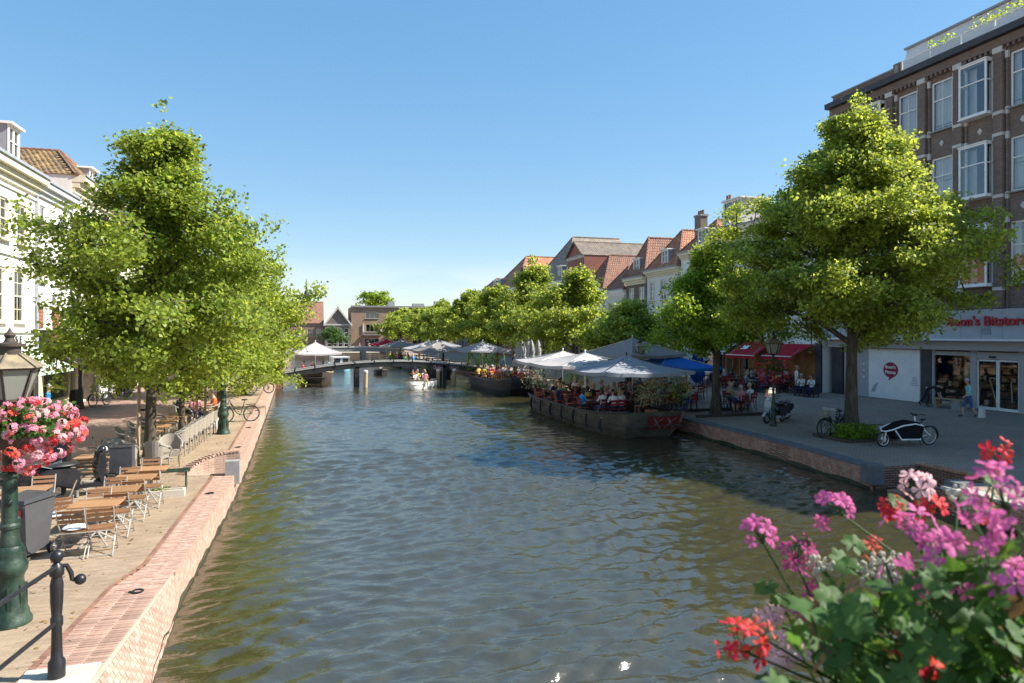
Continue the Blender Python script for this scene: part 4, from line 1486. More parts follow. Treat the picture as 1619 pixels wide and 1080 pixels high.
# penthouse set back on the roof
b = MB()
x0, x1 = hx(big, 34.3), hx(big, BY0 + .5)
for a, c in (((x0, 3.2, 18.4), (x0, 3.75, 21.75)),):
    b.add([(x0, 3.2, 18.4), (x1, 3.2, 18.4), (x1, 3.9, 21.75), (x0, 3.9, 21.75), (x0, 12, 18.4), (x1, 12, 18.4), (x1, 12, 21.75), (x0, 12, 21.75)],
          [(0, 1, 2, 3), (1, 5, 6, 2), (5, 4, 7, 6), (4, 0, 3, 7), (3, 2, 6, 7)])
ph = b.obj('penthouse', 'zinc', big)
b = MB()
b.box((x0 + x1) / 2, 7.9, 21.81, x1 - x0 + .2, 8.3, .12)
b.obj('roof_edge', 'lead', ph)
# glass balustrade on the terrace
rl = MB()
xa = hx(big, 30.9)
xe = hx(big, 9)
n = 12
for i in range(n + 1):
    rl.box(xa + (xe - xa) * i / n, -.02, 18.86, .05, .05, .8)
rl.box((xa + xe) / 2, -.02, 19.27, xe - xa, .06, .06)
r_ = rl.obj('balustrade', 'white_paint', big)
for i in range(n):
    p = MB()
    u, v = xa + (xe - xa) * i / n + .05, xa + (xe - xa) * (i + 1) / n - .05
    p.box((u + v) / 2, -.02, 18.88, v - u, .012, .64)
    p.obj('pane', 'frosted', r_)
# shop front
b = MB()
b.box(0, -.2, 4.28, BY1 - BY0 - .04, .4, 1.46)
b.box(0, -.42, 3.5, BY1 - BY0 - .04, .84, .1, m=1)
b.box(0, -.2, 3.2, BY1 - BY0 - .06, .4, .46)
for i in range(25):
    b.box(-(BY1 - BY0) / 2 + .55 + i * 1.1, -.405, 4.28, .012, .012, 1.44, m=2)
b.obj('fascia', ['grey_blue_paint', 'white_paint', 'lead'], big)
text("Boon's Bitstores", 'lettering', 'sign_red', big, (hx(big, 27.72), -.44, 4.22), .66, .04, bold=.012, sx=1.02)
for yy in (31.8, 25.6):
    v = MB()
    v.box(0, 0, 0, .5, .03, .36)
    for i in range(5):
        v.box(0, -.02, -.13 + i * .065, .44, .02, .02)
    v.obj('vent', 'lead', big, loc=(hx(big, yy), -.42, 3.95))
b = MB()
b.box(hx(big, 31.47), -.06, 1.55, 3.6, .1, 2.75)
b.box(hx(big, 31.47), -.05, .1, 3.7, .12, .14)
pn = b.obj('white_panel', 'white_paint', big)
lg = MB()
pts = []
for i in range(28):
    a = -PI / 2 + .32 + (2 * PI - .5) * i / 27
    pts.append((.52 * math.cos(a), .44 * math.sin(a)))
pts.append((-.16, -.62))
lg.prism(pts, 1, -.006, .006)
lg.obj('logo', 'logo_red', pn, loc=(hx(big, 31.62), -.125, 1.72))
text("Boon's", 'lettering', 'white_paint', pn, (hx(big, 31.62), -.14, 1.8), .27, .003, align='CENTER', bold=.008)
text('Pitstop', 'lettering', 'white_paint', pn, (hx(big, 31.62), -.14, 1.5), .27, .003, align='CENTER', bold=.008)
lg = MB()
lg.add([(-1.62, -.116, .35), (-1.25, -.116, .38), (-1.2, -.116, .62), (-1.05, -.116, .95), (-1.4, -.116, .75)], [(0, 1, 2, 4), (2, 3, 4)])
for i in range(6):
    lg.box(1.48, -.117, .95 + i * .09, .5 - .05 * i, .004, .04)
lg.obj('print', 'grey_wall', pn, loc=(hx(big, 31.47), 0, 0))
b = MB()
b.box(hx(big, 29.22), -.05, 1.5, .72, .1, 2.95)
b.box(hx(big, 35.8), -.06, 1.5, .9, .12, 2.95)
b.each('stone_panel', 'slate_panel', big)
b = MB()
b.box(hx(big, 34.35), -.05, 1.5, 1.7, .1, 2.95)
b.box(hx(big, 33.35), -.08, 1.5, .18, .16, 2.95)
b.each('pillar', 'grey_blue_paint', big)
mat('lamp_disc', (.85, .85, .85), .4)
for yy, zz in ((33.55, 2.0), (33.55, 1.6), (33.55, 1.2), (29.2, .85), (34.2, 2.1), (34.2, 1.7), (34.2, 1.3)):
    b = MB()
    b.ball((0, 0, 0), (.07, .03, .07), 10, 6)
    b.obj('badge', 'lamp_disc', big, True, loc=(hx(big, yy), -.17 if yy > 30 and yy < 34 else -.12, zz))
b = MB()
b.box(hx(big, 26.5), -.06, 1.5, .3, .14, 2.95)
b.box(hx(big, 23.95), -.06, 1.5, .45, .14, 2.95)
b.box(hx(big, 28.83), -.06, 1.5, .08, .12, 2.95)
b.box(hx(big, 27.75), -.04, 2.78, 2.1, .1, .2)
b.box(hx(big, 27.75), -.03, .14, 2.1, .14, .22)
b.box(hx(big, 11.7), -.06, 1.5, 6.4, .14, 2.95)
for yy in (21.5, 19.3, 17.1):
    b.box(hx(big, yy), -.03, 1.5, .12, .12, 2.9)
b.each('shop_front', 'grey_blue_paint', big)
b = MB()
b.quad((hx(big, 28.8), .03, .25), (hx(big, 26.65), .03, .25), (hx(big, 26.65), .03, 2.68), (hx(big, 28.8), .03, 2.68))
b.quad((hx(big, 23.7), .03, .25), (hx(big, 15), .03, .25), (hx(big, 15), .03, 2.9), (hx(big, 23.7), .03, 2.9))
b.each('shop_window', 'shop_glass', big)
for yy in (25.82, 24.74):
    f = MB()
    for dx in (-.5, .5):
        f.box(dx, 0, 1.25, .07, .07, 2.45)
    f.box(0, 0, .08, .94, .07, .14)
    f.box(0, 0, 2.45, .94, .07, .08)
    d = f.obj('door', 'white_paint', big, loc=(hx(big, yy), .0, .03))
    g = MB()
    g.quad((-.47, .01, .14), (.47, .01, .14), (.47, .01, 2.42), (-.47, .01, 2.42))
    g.obj('pane', 'shop_glass', d)
b = MB()
b.box(hx(big, 25.3), -.02, 2.72, 2.2, .1, .34)
b.box(hx(big, 25.5), -.1, 2.66, .3, .1, .09, m=1)
b.each('door_header', ['grey_blue_paint', 'black_plastic'], big)
# goods inside the shop; indoor light is put into their raised colours
sh = MB()
sh.box(hx(big, 26.0), 1.25, 1.5, 5.6, .04, 2.9, m=3)
for i in range(70):
    yy = rng.uniform(24.3, 28.7)
    sh.box(hx(big, yy), rng.uniform(.3, .9), rng.choice([.35, .75, 1.15, 1.55, 1.95, 2.3]), rng.uniform(.1, .4), .2, rng.uniform(.1, .3), m=rng.choice([0, 1, 1, 2, 2, 4, 5]))
for z in (.55, .95, 1.35, 1.75, 2.1):
    sh.box(hx(big, 26.5), .8, z, 4.6, .4, .025, m=2)
sh.box(hx(big, 27.3), .6, 1.9, .55, .02, .95, rz=.1, m=4)
sh.box(hx(big, 26.75), .5, 1.6, .3, .02, 1.9, m=4)
sh.bar((hx(big, 25.95), .3, 1.6), (hx(big, 25.6), .3, .4), .05, .05, 5)
sh.bar((hx(big, 25.95), .3, 1.6), (hx(big, 25.55), .3, 1.58), .05, .05, 5)
sh.bar((hx(big, 24.85), .3, 1.45), (hx(big, 24.8), .3, .45), .06, .05, 5)
for yy in (24.5, 25.1, 25.9, 27.2, 28.0):
    sh.tube([(hx(big, yy) + .33 * math.cos(a), .55, .4 + .33 * math.sin(a)) for a in [2 * PI * i / 18 for i in range(18)]], .03, 5, m=2, closed=True)
mat('warm_light_print', (.7, .5, .33), .7, .3, 3)
tag(sh.obj('shop_goods', ['shelf_red', 'interior_lamplit', 'black_plastic', 'interior_lamplit', 'warm_light_print', 'white_paint'], big), kind='stuff')
# planting on the roof terrace
for i, (y, s_, lb) in enumerate(((29.0, .5, 'round green bush in a pot on the roof terrace, left of the yellow one'), (26.4, .6, 'yellow-green terrace bush behind the glass balustrade'), (24.6, .7, 'large terrace plant at the edge of the photo'))):
    p = thing('terrace_plant', lb, 'potted plant', (BX + .9, y, 18.45), 0, 'plants on the roof terrace')
    q = MB()
    q.lathe([(.2, 0), (.27, .45), (.25, .45), (.05, .42)], n=12)
    q.obj('pot', 'grey_stone', p, True)
    leaf_clump('foliage', 'leaf_lime' if i else 'leaf_green', p, 420, (0, 0, .95 + .2 * s_), (s_ * .7, s_ * .8, s_ * .45), .14, 80 + i)
    q = MB()
    for a in np.linspace(0, 5.5, 7):
        q.tube([(0, 0, .4), (.25 * math.cos(a), .25 * math.sin(a), .9 + .2 * s_)], .015, 4)
    q.obj('stem', 'bark', p)

# ---- right bank: the row of houses going away
HX = 31.8
def rhouse(label, Y0, Y1, eave, wall, zs, wh, ridge, roof='hip', base='tile_orange', tile='tile_orange', cor=('white_paint', .6, .4), n=None, hipin=None, holes=(), backing='interior_shade', ww=1.05, fm='white_paint', name='townhouse', z00=None):
    n = n or max(2, int((Y1 - Y0) / 2.3))
    Ys = [Y0 + (Y1 - Y0) * (i + .5) / n for i in range(n)]
    wl = grid(Ys, zs, ww, wh, cols=2, rows=4, fm=fm, curtain=1)
    if not holes:
        wl += grid(Ys, [.6], min(1.6, (Y1 - Y0) / n - .5), 2.3, cols=1, rows=1, mid=.78, fm=fm)
    return house(name, label, 'R', HX, Y0, Y1, eave, wall, wl, roof, ridge, base, tile, cor, holes=holes, backing=backing, hipin=hipin)
R1 = rhouse('white house with red awnings and a boxy grey dormer, beside the brown brick building', 36.6, 48.4, 12.1, 'white_wall', [8.7, 5.2], 2.1, 14.2, 'par', 'tile_brown', 'tile_brown', ('cream_paint', .8, .5), n=4,
            holes=[(37.2, 40.4, .1, 3.0), (41, 44.6, .1, 3.0), (45, 48, .1, 3.0)], backing='interior_lamplit')
dormer(R1, hx(R1, 46.7), .2, 12.45, 2.4, 1.9, 2.5, side='zinc')
chimney(R1, hx(R1, 48.3), .9, 11.8, .7, 2.9, 'red_brick', 2)
awning(R1, 37.3, 40.3, 3.15, 2.3, 1.9, 'parasol_red')
awning(R1, 41.2, 44.5, 3.3, 2.25, 1.9, 'parasol_red')
cloth_mat('awning_stripe', (.7, .7, .68), .2)
awning(R1, 44.9, 48.2, 3.3, 2.45, 1.7, 'awning_black', stripes='awning_stripe')
q = MB()
q.box(0, 0, 0, .75, .012, .5)
q.obj('print', 'cloth_white', R1, loc=(hx(R1, 43.3), -1.05, 2.83)).rotation_euler = (-.96, 0, 0)
b = MB()
for yy in (36.9, 40.7, 44.8, 48.2):
    b.box(hx(R1, yy), -.05, 1.6, .5, .2, 3.2)
b.each('pillar', 'slate_panel', R1)
b = MB()
for yy in (42.0, 43.6, 45.6, 47.4, 46.5):
    b.box(hx(R1, yy), .1, 1.55, .12, .1, 2.9)
b.box(hx(R1, 44.5), .1, 2.3, 7, .08, .1)
b.box(hx(R1, 44.5), .12, .35, 7, .08, .5)
b.each('shop_front', 'teak', R1)
R2 = rhouse('white house with a red tiled hipped roof and dormer on the right bank', 48.5, 54.2, 10.95, 'white_wall', [7.6, 4.3], 1.9, 13.6, 'hip', 'tile_orange', 'tile_orange', ('cream_paint', .6, .4), n=2)
dormer(R2, hx(R2, 50.9), .1, 11.35, 1.2, 1.3, 2)
chimney(R2, hx(R2, 54.0), 1.9, 11.4, 1.0, 3.1, 'grey_brick', 3)
R3 = rhouse('white house under a steep orange hipped roof with a small grey dormer', 54.3, 60.6, 9.9, 'white_wall', [7.0, 3.9], 1.85, 13.6, 'hip', 'tile_orange', 'tile_orange', ('cream_paint', .6, .45), n=3)
dormer(R3, hx(R3, 57.2), .1, 10.4, 1.2, 1.25, 1.8)
R4 = rhouse('brown brick house with tall white sash windows and orange roof', 60.7, 65.2, 9.5, 'brown_brick', [6.2, 3.4], 2.3, 13.6, 'hip', 'tile_brown', 'tile_brown', ('cream_paint', .7, .5), n=2, ww=1.25)
dormer(R4, hx(R4, 63), .1, 10.0, 1.3, 1.4, 1.8)
R5 = rhouse('low cream house with a dark front roof slope', 65.3, 70.5, 8.5, 'cream_wall', [5.6, 3.2], 1.7, 11.2, 'hip', 'tile_brown', 'tile_brown', n=2)
R6 = rhouse('cream house with a red-brown hipped roof', 70.6, 76.6, 8.9, 'cream_wall', [5.9, 3.3], 1.8, 13.0, 'hip', 'tile_brown', 'tile_brown', n=3)
R7 = rhouse('tall red brick house front with pale stone edges', 76.7, 82.3, 13.4, 'red_brick', [10.0, 6.8, 3.6], 2.0, 15.3, 'gab', 'tile_grey', 'tile_grey', ('pale_stone', .3, .15), n=3, ww=.85)
R8 = rhouse('dark brick house with a great grey hipped roof and dormers', 82.4, 97.0, 10.8, 'brown_brick', [7.6, 4.2], 1.9, 17.4, 'hip', 'tile_grey', None, n=6, hipin=4.0)
for yy in (85.5, 93.5):
    dormer(R8, hx(R8, yy), .2, 11.3, 1.4, 1.5, 2)
R9 = rhouse('pale grey house with a curved white gable', 97.1, 104.5, 11.4, 'grey_wall', [8.0, 4.5], 2.0, 14.2, 'gab', 'tile_brown', None, n=3)
R10 = rhouse('brick house with a large orange hipped roof', 104.6, 121.0, 11.3, 'red_brick', [7.6, 4.2], 2.0, 17.2, 'hip', 'tile_orange', None, n=6, hipin=4.5)
for yy in (116, 119):
    dormer(R10, hx(R10, yy), .2, 11.8, 1.5, 1.6, 2)
R11 = rhouse('brick house with small orange roof near the far end of the row', 121.1, 141, 10.2, 'brown_brick', [7.0, 4.0], 1.9, 14.8, 'hip', 'tile_orange', None, n=7)
dormer(R11, hx(R11, 137), .2, 10.7, 1.5, 1.6, 2)
R12 = rhouse('last grey house of the right bank row', 141.1, 156, 9.6, 'grey_brick', [6.6, 3.8], 1.8, 12.4, 'par', 'tile_slate', None, n=5)

# ---- far end of the canal
def facing(name, label, x0, x1, Y, eave, wall, wins, **k):
    w = x1 - x0
    root = thing(name, label, 'house', ((x0 + x1) / 2, Y, 0), 0)
    root['sg'] = 1
    root['yc'] = (x0 + x1) / 2
    hl = [(root_x - ww / 2, root_x + ww / 2, z, z + hh) for root_x, z, ww, hh in [(q[0] - (x0 + x1) / 2, *q[1:4]) for q in wins]]
    b = MB()
    wall_holes(b, -w / 2, w / 2, 0, eave, hl)
    dp = k.get('depth', 14)
    b.quad((-w / 2, 0, 0), (-w / 2, 0, eave), (-w / 2, dp, eave), (-w / 2, dp, 0))
    b.quad((w / 2, 0, eave), (w / 2, 0, 0), (w / 2, dp, 0), (w / 2, dp, eave))
    b.quad((-w / 2, 0, eave), (w / 2, 0, eave), (w / 2, dp, eave), (-w / 2, dp, eave))
    if k.get('roof'):
        r, gab = roof_on(root, w, dp, eave, k['ridge'], k['roof'], k.get('base', 'tile_brown'), None)
        for q in gab:
            b.add(q, [(0, 1, 2)])
    b.obj('wall', wall, root)
    i = MB()
    i.quad((-w / 2 + .1, 1.2, 0), (w / 2 - .1, 1.2, 0), (w / 2 - .1, 1.2, eave - .1), (-w / 2 + .1, 1.2, eave - .1))
    i.obj('room_backing', 'interior_shade', root)  # added dark sheet, painted as the shade of the rooms
    for q in wins:
        window(root, q[0] - (x0 + x1) / 2, *q[1:4], **(q[4] if len(q) > 4 else {}))
    return root
fw = dict(cols=3, rows=1, mid=0, fm='grey_wall')
F1 = facing('apartment_block', 'brown brick block with flat roof and wide windows at the canal end', 9.6, 36.0, 170, 10.4, 'tan_brick',
            [(x, 7.6, 3.2, 1.7, fw) for x in (14.6, 20.4, 26.2, 32)] + [(x, 4.3, 3.0, 1.8, fw) for x in (14.6, 20.4, 26.2, 32)] + [(x, .4, 3.4, 2.3, fw) for x in (14.6, 20.4, 26.2, 32)])
b = MB()
b.box(0, -.15, 10.5, 26.6, .5, .4)
for x in (-8.2, -2.4, 3.4, 9.2):
    b.box(x, -.6, 3.6, 4.6, 1.2, .25)
    b.box(x - 2.1, -.1, 5.2, .35, .3, 2.0, m=1)
    b.box(x + 2.1, -.1, 5.2, .35, .3, 2.0, m=1)
b.each('ledge', ['grey_stone', 'pale_stone'], F1)
b = MB()
b.box(-3, 5, 11.3, 1.6, 1.4, 1.4)
b.box(4, 6, 11.1, 3, 1.6, 1.0)
b.box(9, 4, 11.4, 2.4, 1.6, 1.5)
b.each('roof_hut', 'lead', F1)
F2 = facing('gabled_house', 'dark timber gabled house left of the flat roofed block', 3.4, 9.5, 169, 6.0, 'grey_brick', [(x, 3.2, 1.0, 1.9, dict(cols=1, rows=2)) for x in (4.4, 5.7, 7.0, 8.4)] + [(x, .4, 1.0, 2.1, dict(cols=1, rows=2)) for x in (4.4, 5.7, 7.0, 8.4)], roof='gab', ridge=10.2, base='tile_grey')
b = MB()
for s_ in (-1, 1):
    b.bar((s_ * 3.3, -.34, 5.8), (0, -.34, 10.1), .25, .35)
b.box(0, -.05, 6.0, 6.0, .12, .3)
b.each('barge_board', 'pale_stone', F2)
F3 = facing('house', 'low house with brown roof and white dormer behind the left trees', -9, 3.2, 172, 6.4, 'tan_brick', [(x, 3.3, 1.1, 1.7, dict(cols=2, rows=2)) for x in (-6, -3, 0, 2)], roof='par', ridge=11.8, base='tile_brown')
dormer(F3, 0.6, 1.6, 8.0, 2.2, 1.5, 2.5)
F4 = facing('house', 'wide far house seen between the right hand trees', 37, 60, 172, 9.6, 'grey_brick', [(x, 6.6, 1.4, 1.8, dict(cols=2, rows=2)) for x in (39, 42, 45, 48)], roof='par', ridge=12.6, base='tile_slate')
sp = thing('church_spire', 'thin dark church spire on the skyline at the end of the canal', 'spire', (-1.4, 300, 0))
b = MB()
b.box(0, 0, 9, 3.2, 3.2, 18)
b.obj('tower', 'grey_brick', sp)
b = MB()
b.lathe([(1.9, 18), (1.2, 19.4), (1.1, 20.6), (.45, 22.4), (.06, 27)], n=8)
b.obj('steeple', 'tile_slate', sp)
# low stone bridge far up the canal
fb = thing('stone_bridge', 'low pale stone bridge across the far end of the canal', 'bridge', (6.5, 128, 0))
out = [(-10.5, -.9), (-9, -.9), (-9, .35), (-3.2, .55), (-3.2, -.9), (-2.4, -.9), (-2.4, .55), (2.6, .55), (2.6, -.9), (3.4, -.9), (3.4, .55), (8.6, .35), (8.6, -.9), (10.5, -.9), (10.5, .9), (4, 1.3), (-4, 1.3), (-10.5, .9)]
b = MB()
b.prism(out, 1, 0, 5)
b.obj('arch', 'grey_stone', fb)
b = MB()
b.prism([(-10.5, .9), (-4, 1.3), (4, 1.3), (10.5, .9), (10.5, 1.15), (4, 1.55), (-4, 1.55), (-10.5, 1.15)], 1, -.1, .25)
b.obj('parapet', 'pale_stone', fb)
# ================================================================ furniture makers
def ring(c, r, n, ax=2):
    o = []
    for i in range(n):
        a = 2 * PI * i / n
        u, v = r * math.cos(a), r * math.sin(a)
        o.append((c[0] + (0 if ax == 0 else u), c[1] + (0 if ax == 1 else (u if ax == 0 else v)), c[2] + (0 if ax == 2 else v)))
    return o
def make_bistro(back=True):
    t = thing('bistro_chair', 'x', 'chair')
    s = MB()
    s.box(0, 0, 0, .4, .052, .016)
    sm = s.mesh('slat', 'chair_slat')
    for i in range(6):
        link('slat', sm, t, (0, -.19 + i * .066, .45))
    s = MB()
    s.box(0, 0, 0, .4, .016, .055)
    sm = s.mesh('slat', 'chair_slat')
    for i in range(3):
        o = link('slat', sm, t, (0, .2 + .025 * i, .64 + .085 * i))
        o.rotation_euler = (-.28, 0, 0)
    for sx in (-1, 1):
        x = sx * .205
        b = MB()
        b.tube([(x, .27, .86), (x, .18, .6), (x, .03, .42), (x, -.22, .02), (x, -.27, .012)], .011, 6)
        b.obj('leg', 'light_metal', t, True)
        x = sx * .185
        b = MB()
        b.tube([(x, -.22, .43), (x, -.05, .3), (x, .22, .02), (x, .27, .012)], .011, 6)
        b.obj('leg', 'light_metal', t, True)
    b = MB()
    for y, z in ((.2, .03), (-.19, .06), (-.21, .43), (.17, .43), (.0, .2)):
        b.tube([(-.2, y, z), (.2, y, z)], .008, 5)
    for sx in (-1, 1):
        b.tube([(sx * .195, -.22, .435), (sx * .195, .18, .435)], .009, 5)
    b.obj('frame', 'light_metal', t, True)
    return t
def make_rattan():
    t = thing('rattan_armchair', 'x', 'chair')
    b = MB()
    b.box(0, -.02, .42, .48, .48, .08)
    b.box(0, -.26, .38, .5, .03, .1)
    b.obj('seat', 'rattan', t)
    b = MB()
    n = 9
    for i in range(n):
        a0, a1 = -1.25 + 2.5 * i / n, -1.25 + 2.5 * (i + 1) / n
        def P(a, z, k):
            return (.27 * math.sin(a) * (1 + .05 * k), .02 + .24 * math.cos(a) * (1 + .12 * k), z)
        top = lambda a: .9 - .22 * (abs(a) / 1.25) ** 3
        b.add([P(a0, .44, 0), P(a1, .44, 0), P(a1, top(a1), 1), P(a0, top(a0), 1), P(a0, .44, -.25), P(a1, .44, -.25), P(a1, top(a1), .7), P(a0, top(a0), .7)],
              [(0, 1, 2, 3), (5, 4, 7, 6), (3, 2, 6, 7)])
    b.obj('backrest', 'rattan', t, True)
    for sx in (-1, 1):
        b = MB()
        b.tube([(sx * .22, .2, .8), (sx * .29, .05, .72), (sx * .31, -.15, .68), (sx * .29, -.27, .58), (sx * .26, -.25, .44)], .024, 7)
        b.obj('armrest', 'light_metal', t, True)
        for y in (-.23, .2):
            b = MB()
            b.tube([(sx * .22, y, .42), (sx * .24, y * 1.1, 0)], .02, 7)
            b.obj('leg', 'rattan', t, True)
    b = MB()
    for y in (-.23, .2):
        b.tube([(-.23, y * 1.05, .18), (.23, y * 1.05, .18)], .012, 5)
    b.obj('stretcher', 'rattan', t)
    return t
def make_chair(m, name, leg='black_metal'):
    t = thing(name, 'x', 'chair')
    b = MB()
    b.box(0, 0, .45, .42, .42, .03)
    b.obj('seat', m, t)
    b = MB()
    b.box(0, 0, 0, .42, .02, .11)
    bm = b.mesh('slat', m)
    for i in range(2):
        o = link('slat', bm, t, (0, .21 + .03 * i, .66 + .16 * i))
        o.rotation_euler = (-.18, 0, 0)
    for sx in (-1, 1):
        b = MB()
        b.bar((sx * .19, -.19, .45), (sx * .2, -.22, 0), .025, .025)
        b.obj('leg', leg, t)
        b = MB()
        b.bar((sx * .19, .17, .45), (sx * .2, .24, 0), .025, .025)
        b.bar((sx * .19, .18, .44), (sx * .2, .27, .9), .025, .025)
        b.obj('leg', leg, t)
    return t
def make_table(name, top, w, d, leg='light_metal', planks=5):
    t = thing(name, 'x', 'table')
    b = MB()
    b.box(0, 0, 0, w, d / planks - .006, .03)
    pm = b.mesh('plank', top)
    for i in range(planks):
        link('plank', pm, t, (0, -d / 2 + d * (i + .5) / planks, .745))
    b = MB()
    b.box(0, 0, .715, w * .8, .05, .03)
    b.box(0, 0, .713, .05, d * .8, .025)
    b.tube([(0, 0, .7), (0, 0, .2)], .03, 8)
    b.obj('pedestal', leg, t, True)
    for i in range(4):
        a = PI / 4 + i * PI / 2
        b = MB()
        b.tube([(0, 0, .25), (.16 * math.cos(a), .16 * math.sin(a), .14), (.33 * math.cos(a), .33 * math.sin(a), .015)], .016, 6)
        b.obj('leg', leg, t, True)
    return t
def make_parasol(name, m, half, z0, z1, n=4, pole='white_paint', sides=None, cat='parasol'):
    """open parasol: a faceted canopy, valance, ribs and pole"""
    t = thing(name, 'x', cat)
    b = MB()
    ph = PI / 4 if n == 4 else 0
    R_ = half * math.sqrt(2) if n == 4 else half
    def P(k, u, j=0.0):
        a0, a1 = ph + 2 * PI * k / n, ph + 2 * PI * (k + 1) / n
        x = (math.cos(a0) * (1 - j) + math.cos(a1) * j) * R_ * u
        y = (math.sin(a0) * (1 - j) + math.sin(a1) * j) * R_ * u
        sag = .05 * half * math.sin(PI * j) * u + .06 * half * math.sin(PI * u)
        return (x, y, z1 + (z0 - z1) * u - sag * .8 + .0)
    J, U = 6, 5
    for k in range(n):
        vs = [P(k, max(.02, u / U), j / J) for u in range(U + 1) for j in range(J + 1)]
        fs = [(u * (J + 1) + j, (u + 1) * (J + 1) + j, (u + 1) * (J + 1) + j + 1, u * (J + 1) + j + 1) for u in range(U) for j in range(J)]
        b.add(vs, fs)
        e = [P(k, 1, j / J) for j in range(J + 1)]
        for j in range(J):
            p, q = e[j], e[j + 1]
            b.quad(p, (p[0], p[1], p[2] - .14 - .03 * (j % 2)), (q[0], q[1], q[2] - .14 - .03 * ((j + 1) % 2)), q)
    b.obj('canopy', m, t)
    p = MB()
    p.tube([(0, 0, 0), (0, 0, z1 + .08)], .035, 8)
    p.ball((0, 0, z1 + .1), .05, 8, 5)
    p.obj('pole', pole, t, True)
    for k in range(n):
        r = MB()
        e = P(k, .98)
        r.bar((0, 0, z1 - .06), (e[0], e[1], e[2] - .03), .025, .03)
        r.bar((0, 0, z1 - .75), (e[0] * .5, e[1] * .5, (z1 + z0) / 2 - .1), .02, .02)
        r.obj('rib', pole, t)
    f = MB()
    f.box(0, 0, .04, .7, .7, .08)
    f.obj('base', 'black_metal', t)
    return t
def make_closed(name, m, h, r):
    t = thing(name, 'x', 'closed parasol')
    b = MB()
    n = 16
    prof = [(.3, h * .28), (.62, h * .33), (1, h * .42), (.85, h * .55), (.6, h * .6), (.75, h * .72), (.5, h * .88), (.12, h)]
    vs, fs = [], []
    for i, (q, z) in enumerate(prof):
        for j in range(n):
            a = 2 * PI * j / n
            rr = r * q * (1 + .28 * math.cos(4 * a + i * .3) + .1 * math.cos(8 * a))
            vs.append((rr * math.cos(a), rr * math.sin(a), z + .05 * math.sin(3 * a) * (i == 0)))
    for i in range(len(prof) - 1):
        for j in range(n):
            fs.append((i * n + j, i * n + (j + 1) % n, (i + 1) * n + (j + 1) % n, (i + 1) * n + j))
    fs.append(tuple(range((len(prof) - 1) * n, len(prof) * n)))
    b.add(vs, fs)
    b.obj('canopy', m, t, True)
    b = MB()
    b.tube([(0, 0, 0), (0, 0, h + .05)], .03, 8)
    b.obj('pole', 'light_metal', t, True)
    b = MB()
    b.tube(ring((0, 0, h * .6), r * .72, 14), .03, 5, closed=True)
    b.obj('strap', m, t, True)
    b = MB()
    b.box(0, 0, .04, .6, .6, .08)
    b.obj('base', 'grey_stone', t)
    return t
def make_lamp(slim=1.0):
    t = thing('street_lamp', 'x', 'street lamp')
    b = MB()
    b.lathe([(r * slim, z) for r, z in [(.26, 0), (.26, .06), (.23, .1), (.225, .16), (.2, .22), (.175, .5), (.16, .62), (.175, .66), (.205, .72), (.215, .8), (.18, .88), (.17, .94), (.18, 1.0), (.15, 1.06)]], n=20)
    for i in range(8):
        a = 2 * PI * i / 8
        b.box(.175 * slim * math.cos(a), .175 * slim * math.sin(a), .38, .05 * slim, .045, .3, a)
    b.obj('base', 'green_iron', t, True)
    b = MB()
    b.lathe([(.13 * slim, 1.04), (.115 * slim, 1.15), (.1 * slim, 1.3), (.088 * slim, 2.0), (.075 * slim, 2.75), (.1, 2.78), (.1, 2.84), (.06, 2.88), (.05, 2.96), (.12, 3.0), (.14, 3.03)], n=16)
    for z in (1.3, 2.0):
        b.lathe([(.12 * slim, z), (.125 * slim, z + .04), (.1 * slim, z + .07)], n=16)
    for i in range(10):
        a, z = i * 2.4, 1.4 + i * .13
        b.ball((.09 * slim * math.cos(a), .09 * slim * math.sin(a), z), (.035 * slim, .035 * slim, .05), 6, 4)
    b.obj('post', 'green_iron', t, True)
    lan = MB()
    n = 6
    def hexp(r, z, k):
        a = 2 * PI * k / n + .3
        return (r * math.cos(a), r * math.sin(a), z)
    for k in range(n):
        lan.bar(hexp(.2, 3.03, k), hexp(.35, 3.47, k), .03, .03)
        lan.bar(hexp(.2, 3.04, k), hexp(.2, 3.04, k + 1), .035, .035)
        lan.bar(hexp(.36, 3.47, k), hexp(.36, 3.47, k + 1), .05, .04)
    L_ = lan.obj('lantern', 'dark_wood', t)
    for k in range(n):
        g = MB()
        g.quad(hexp(.2, 3.05, k), hexp(.2, 3.05, k + 1), hexp(.345, 3.455, k + 1), hexp(.345, 3.455, k))
        g.obj('pane', 'lantern_glass', L_)
    r = MB()
    for k in range(n):
        r.quad(hexp(.41, 3.48, k), hexp(.41, 3.48, k + 1), hexp(.14, 3.66, k + 1), hexp(.14, 3.66, k))
        r.quad(hexp(.41, 3.475, k + 1), hexp(.41, 3.475, k), hexp(.1, 3.5, k), hexp(.1, 3.5, k + 1))
        r.bar(hexp(.42, 3.485, k), hexp(.14, 3.67, k), .02, .02)
    r.obj('roof', 'lantern_roof', t)
    r = MB()
    r.lathe([(.13, 3.64), (.13, 3.76), (.17, 3.77), (.17, 3.8), (.07, 3.83), (.05, 3.88), (.07, 3.92), (.03, 3.97), (.0, 4.04)], n=12)
    r.obj('finial', 'dark_wood', t, True)
    r = MB()
    r.lathe([(.03, 3.1), (.06, 3.2), (.07, 3.28), (.04, 3.34), (.02, 3.46)], n=10)
    r.obj('bulb', 'lamp_disc', t, True)
    return t

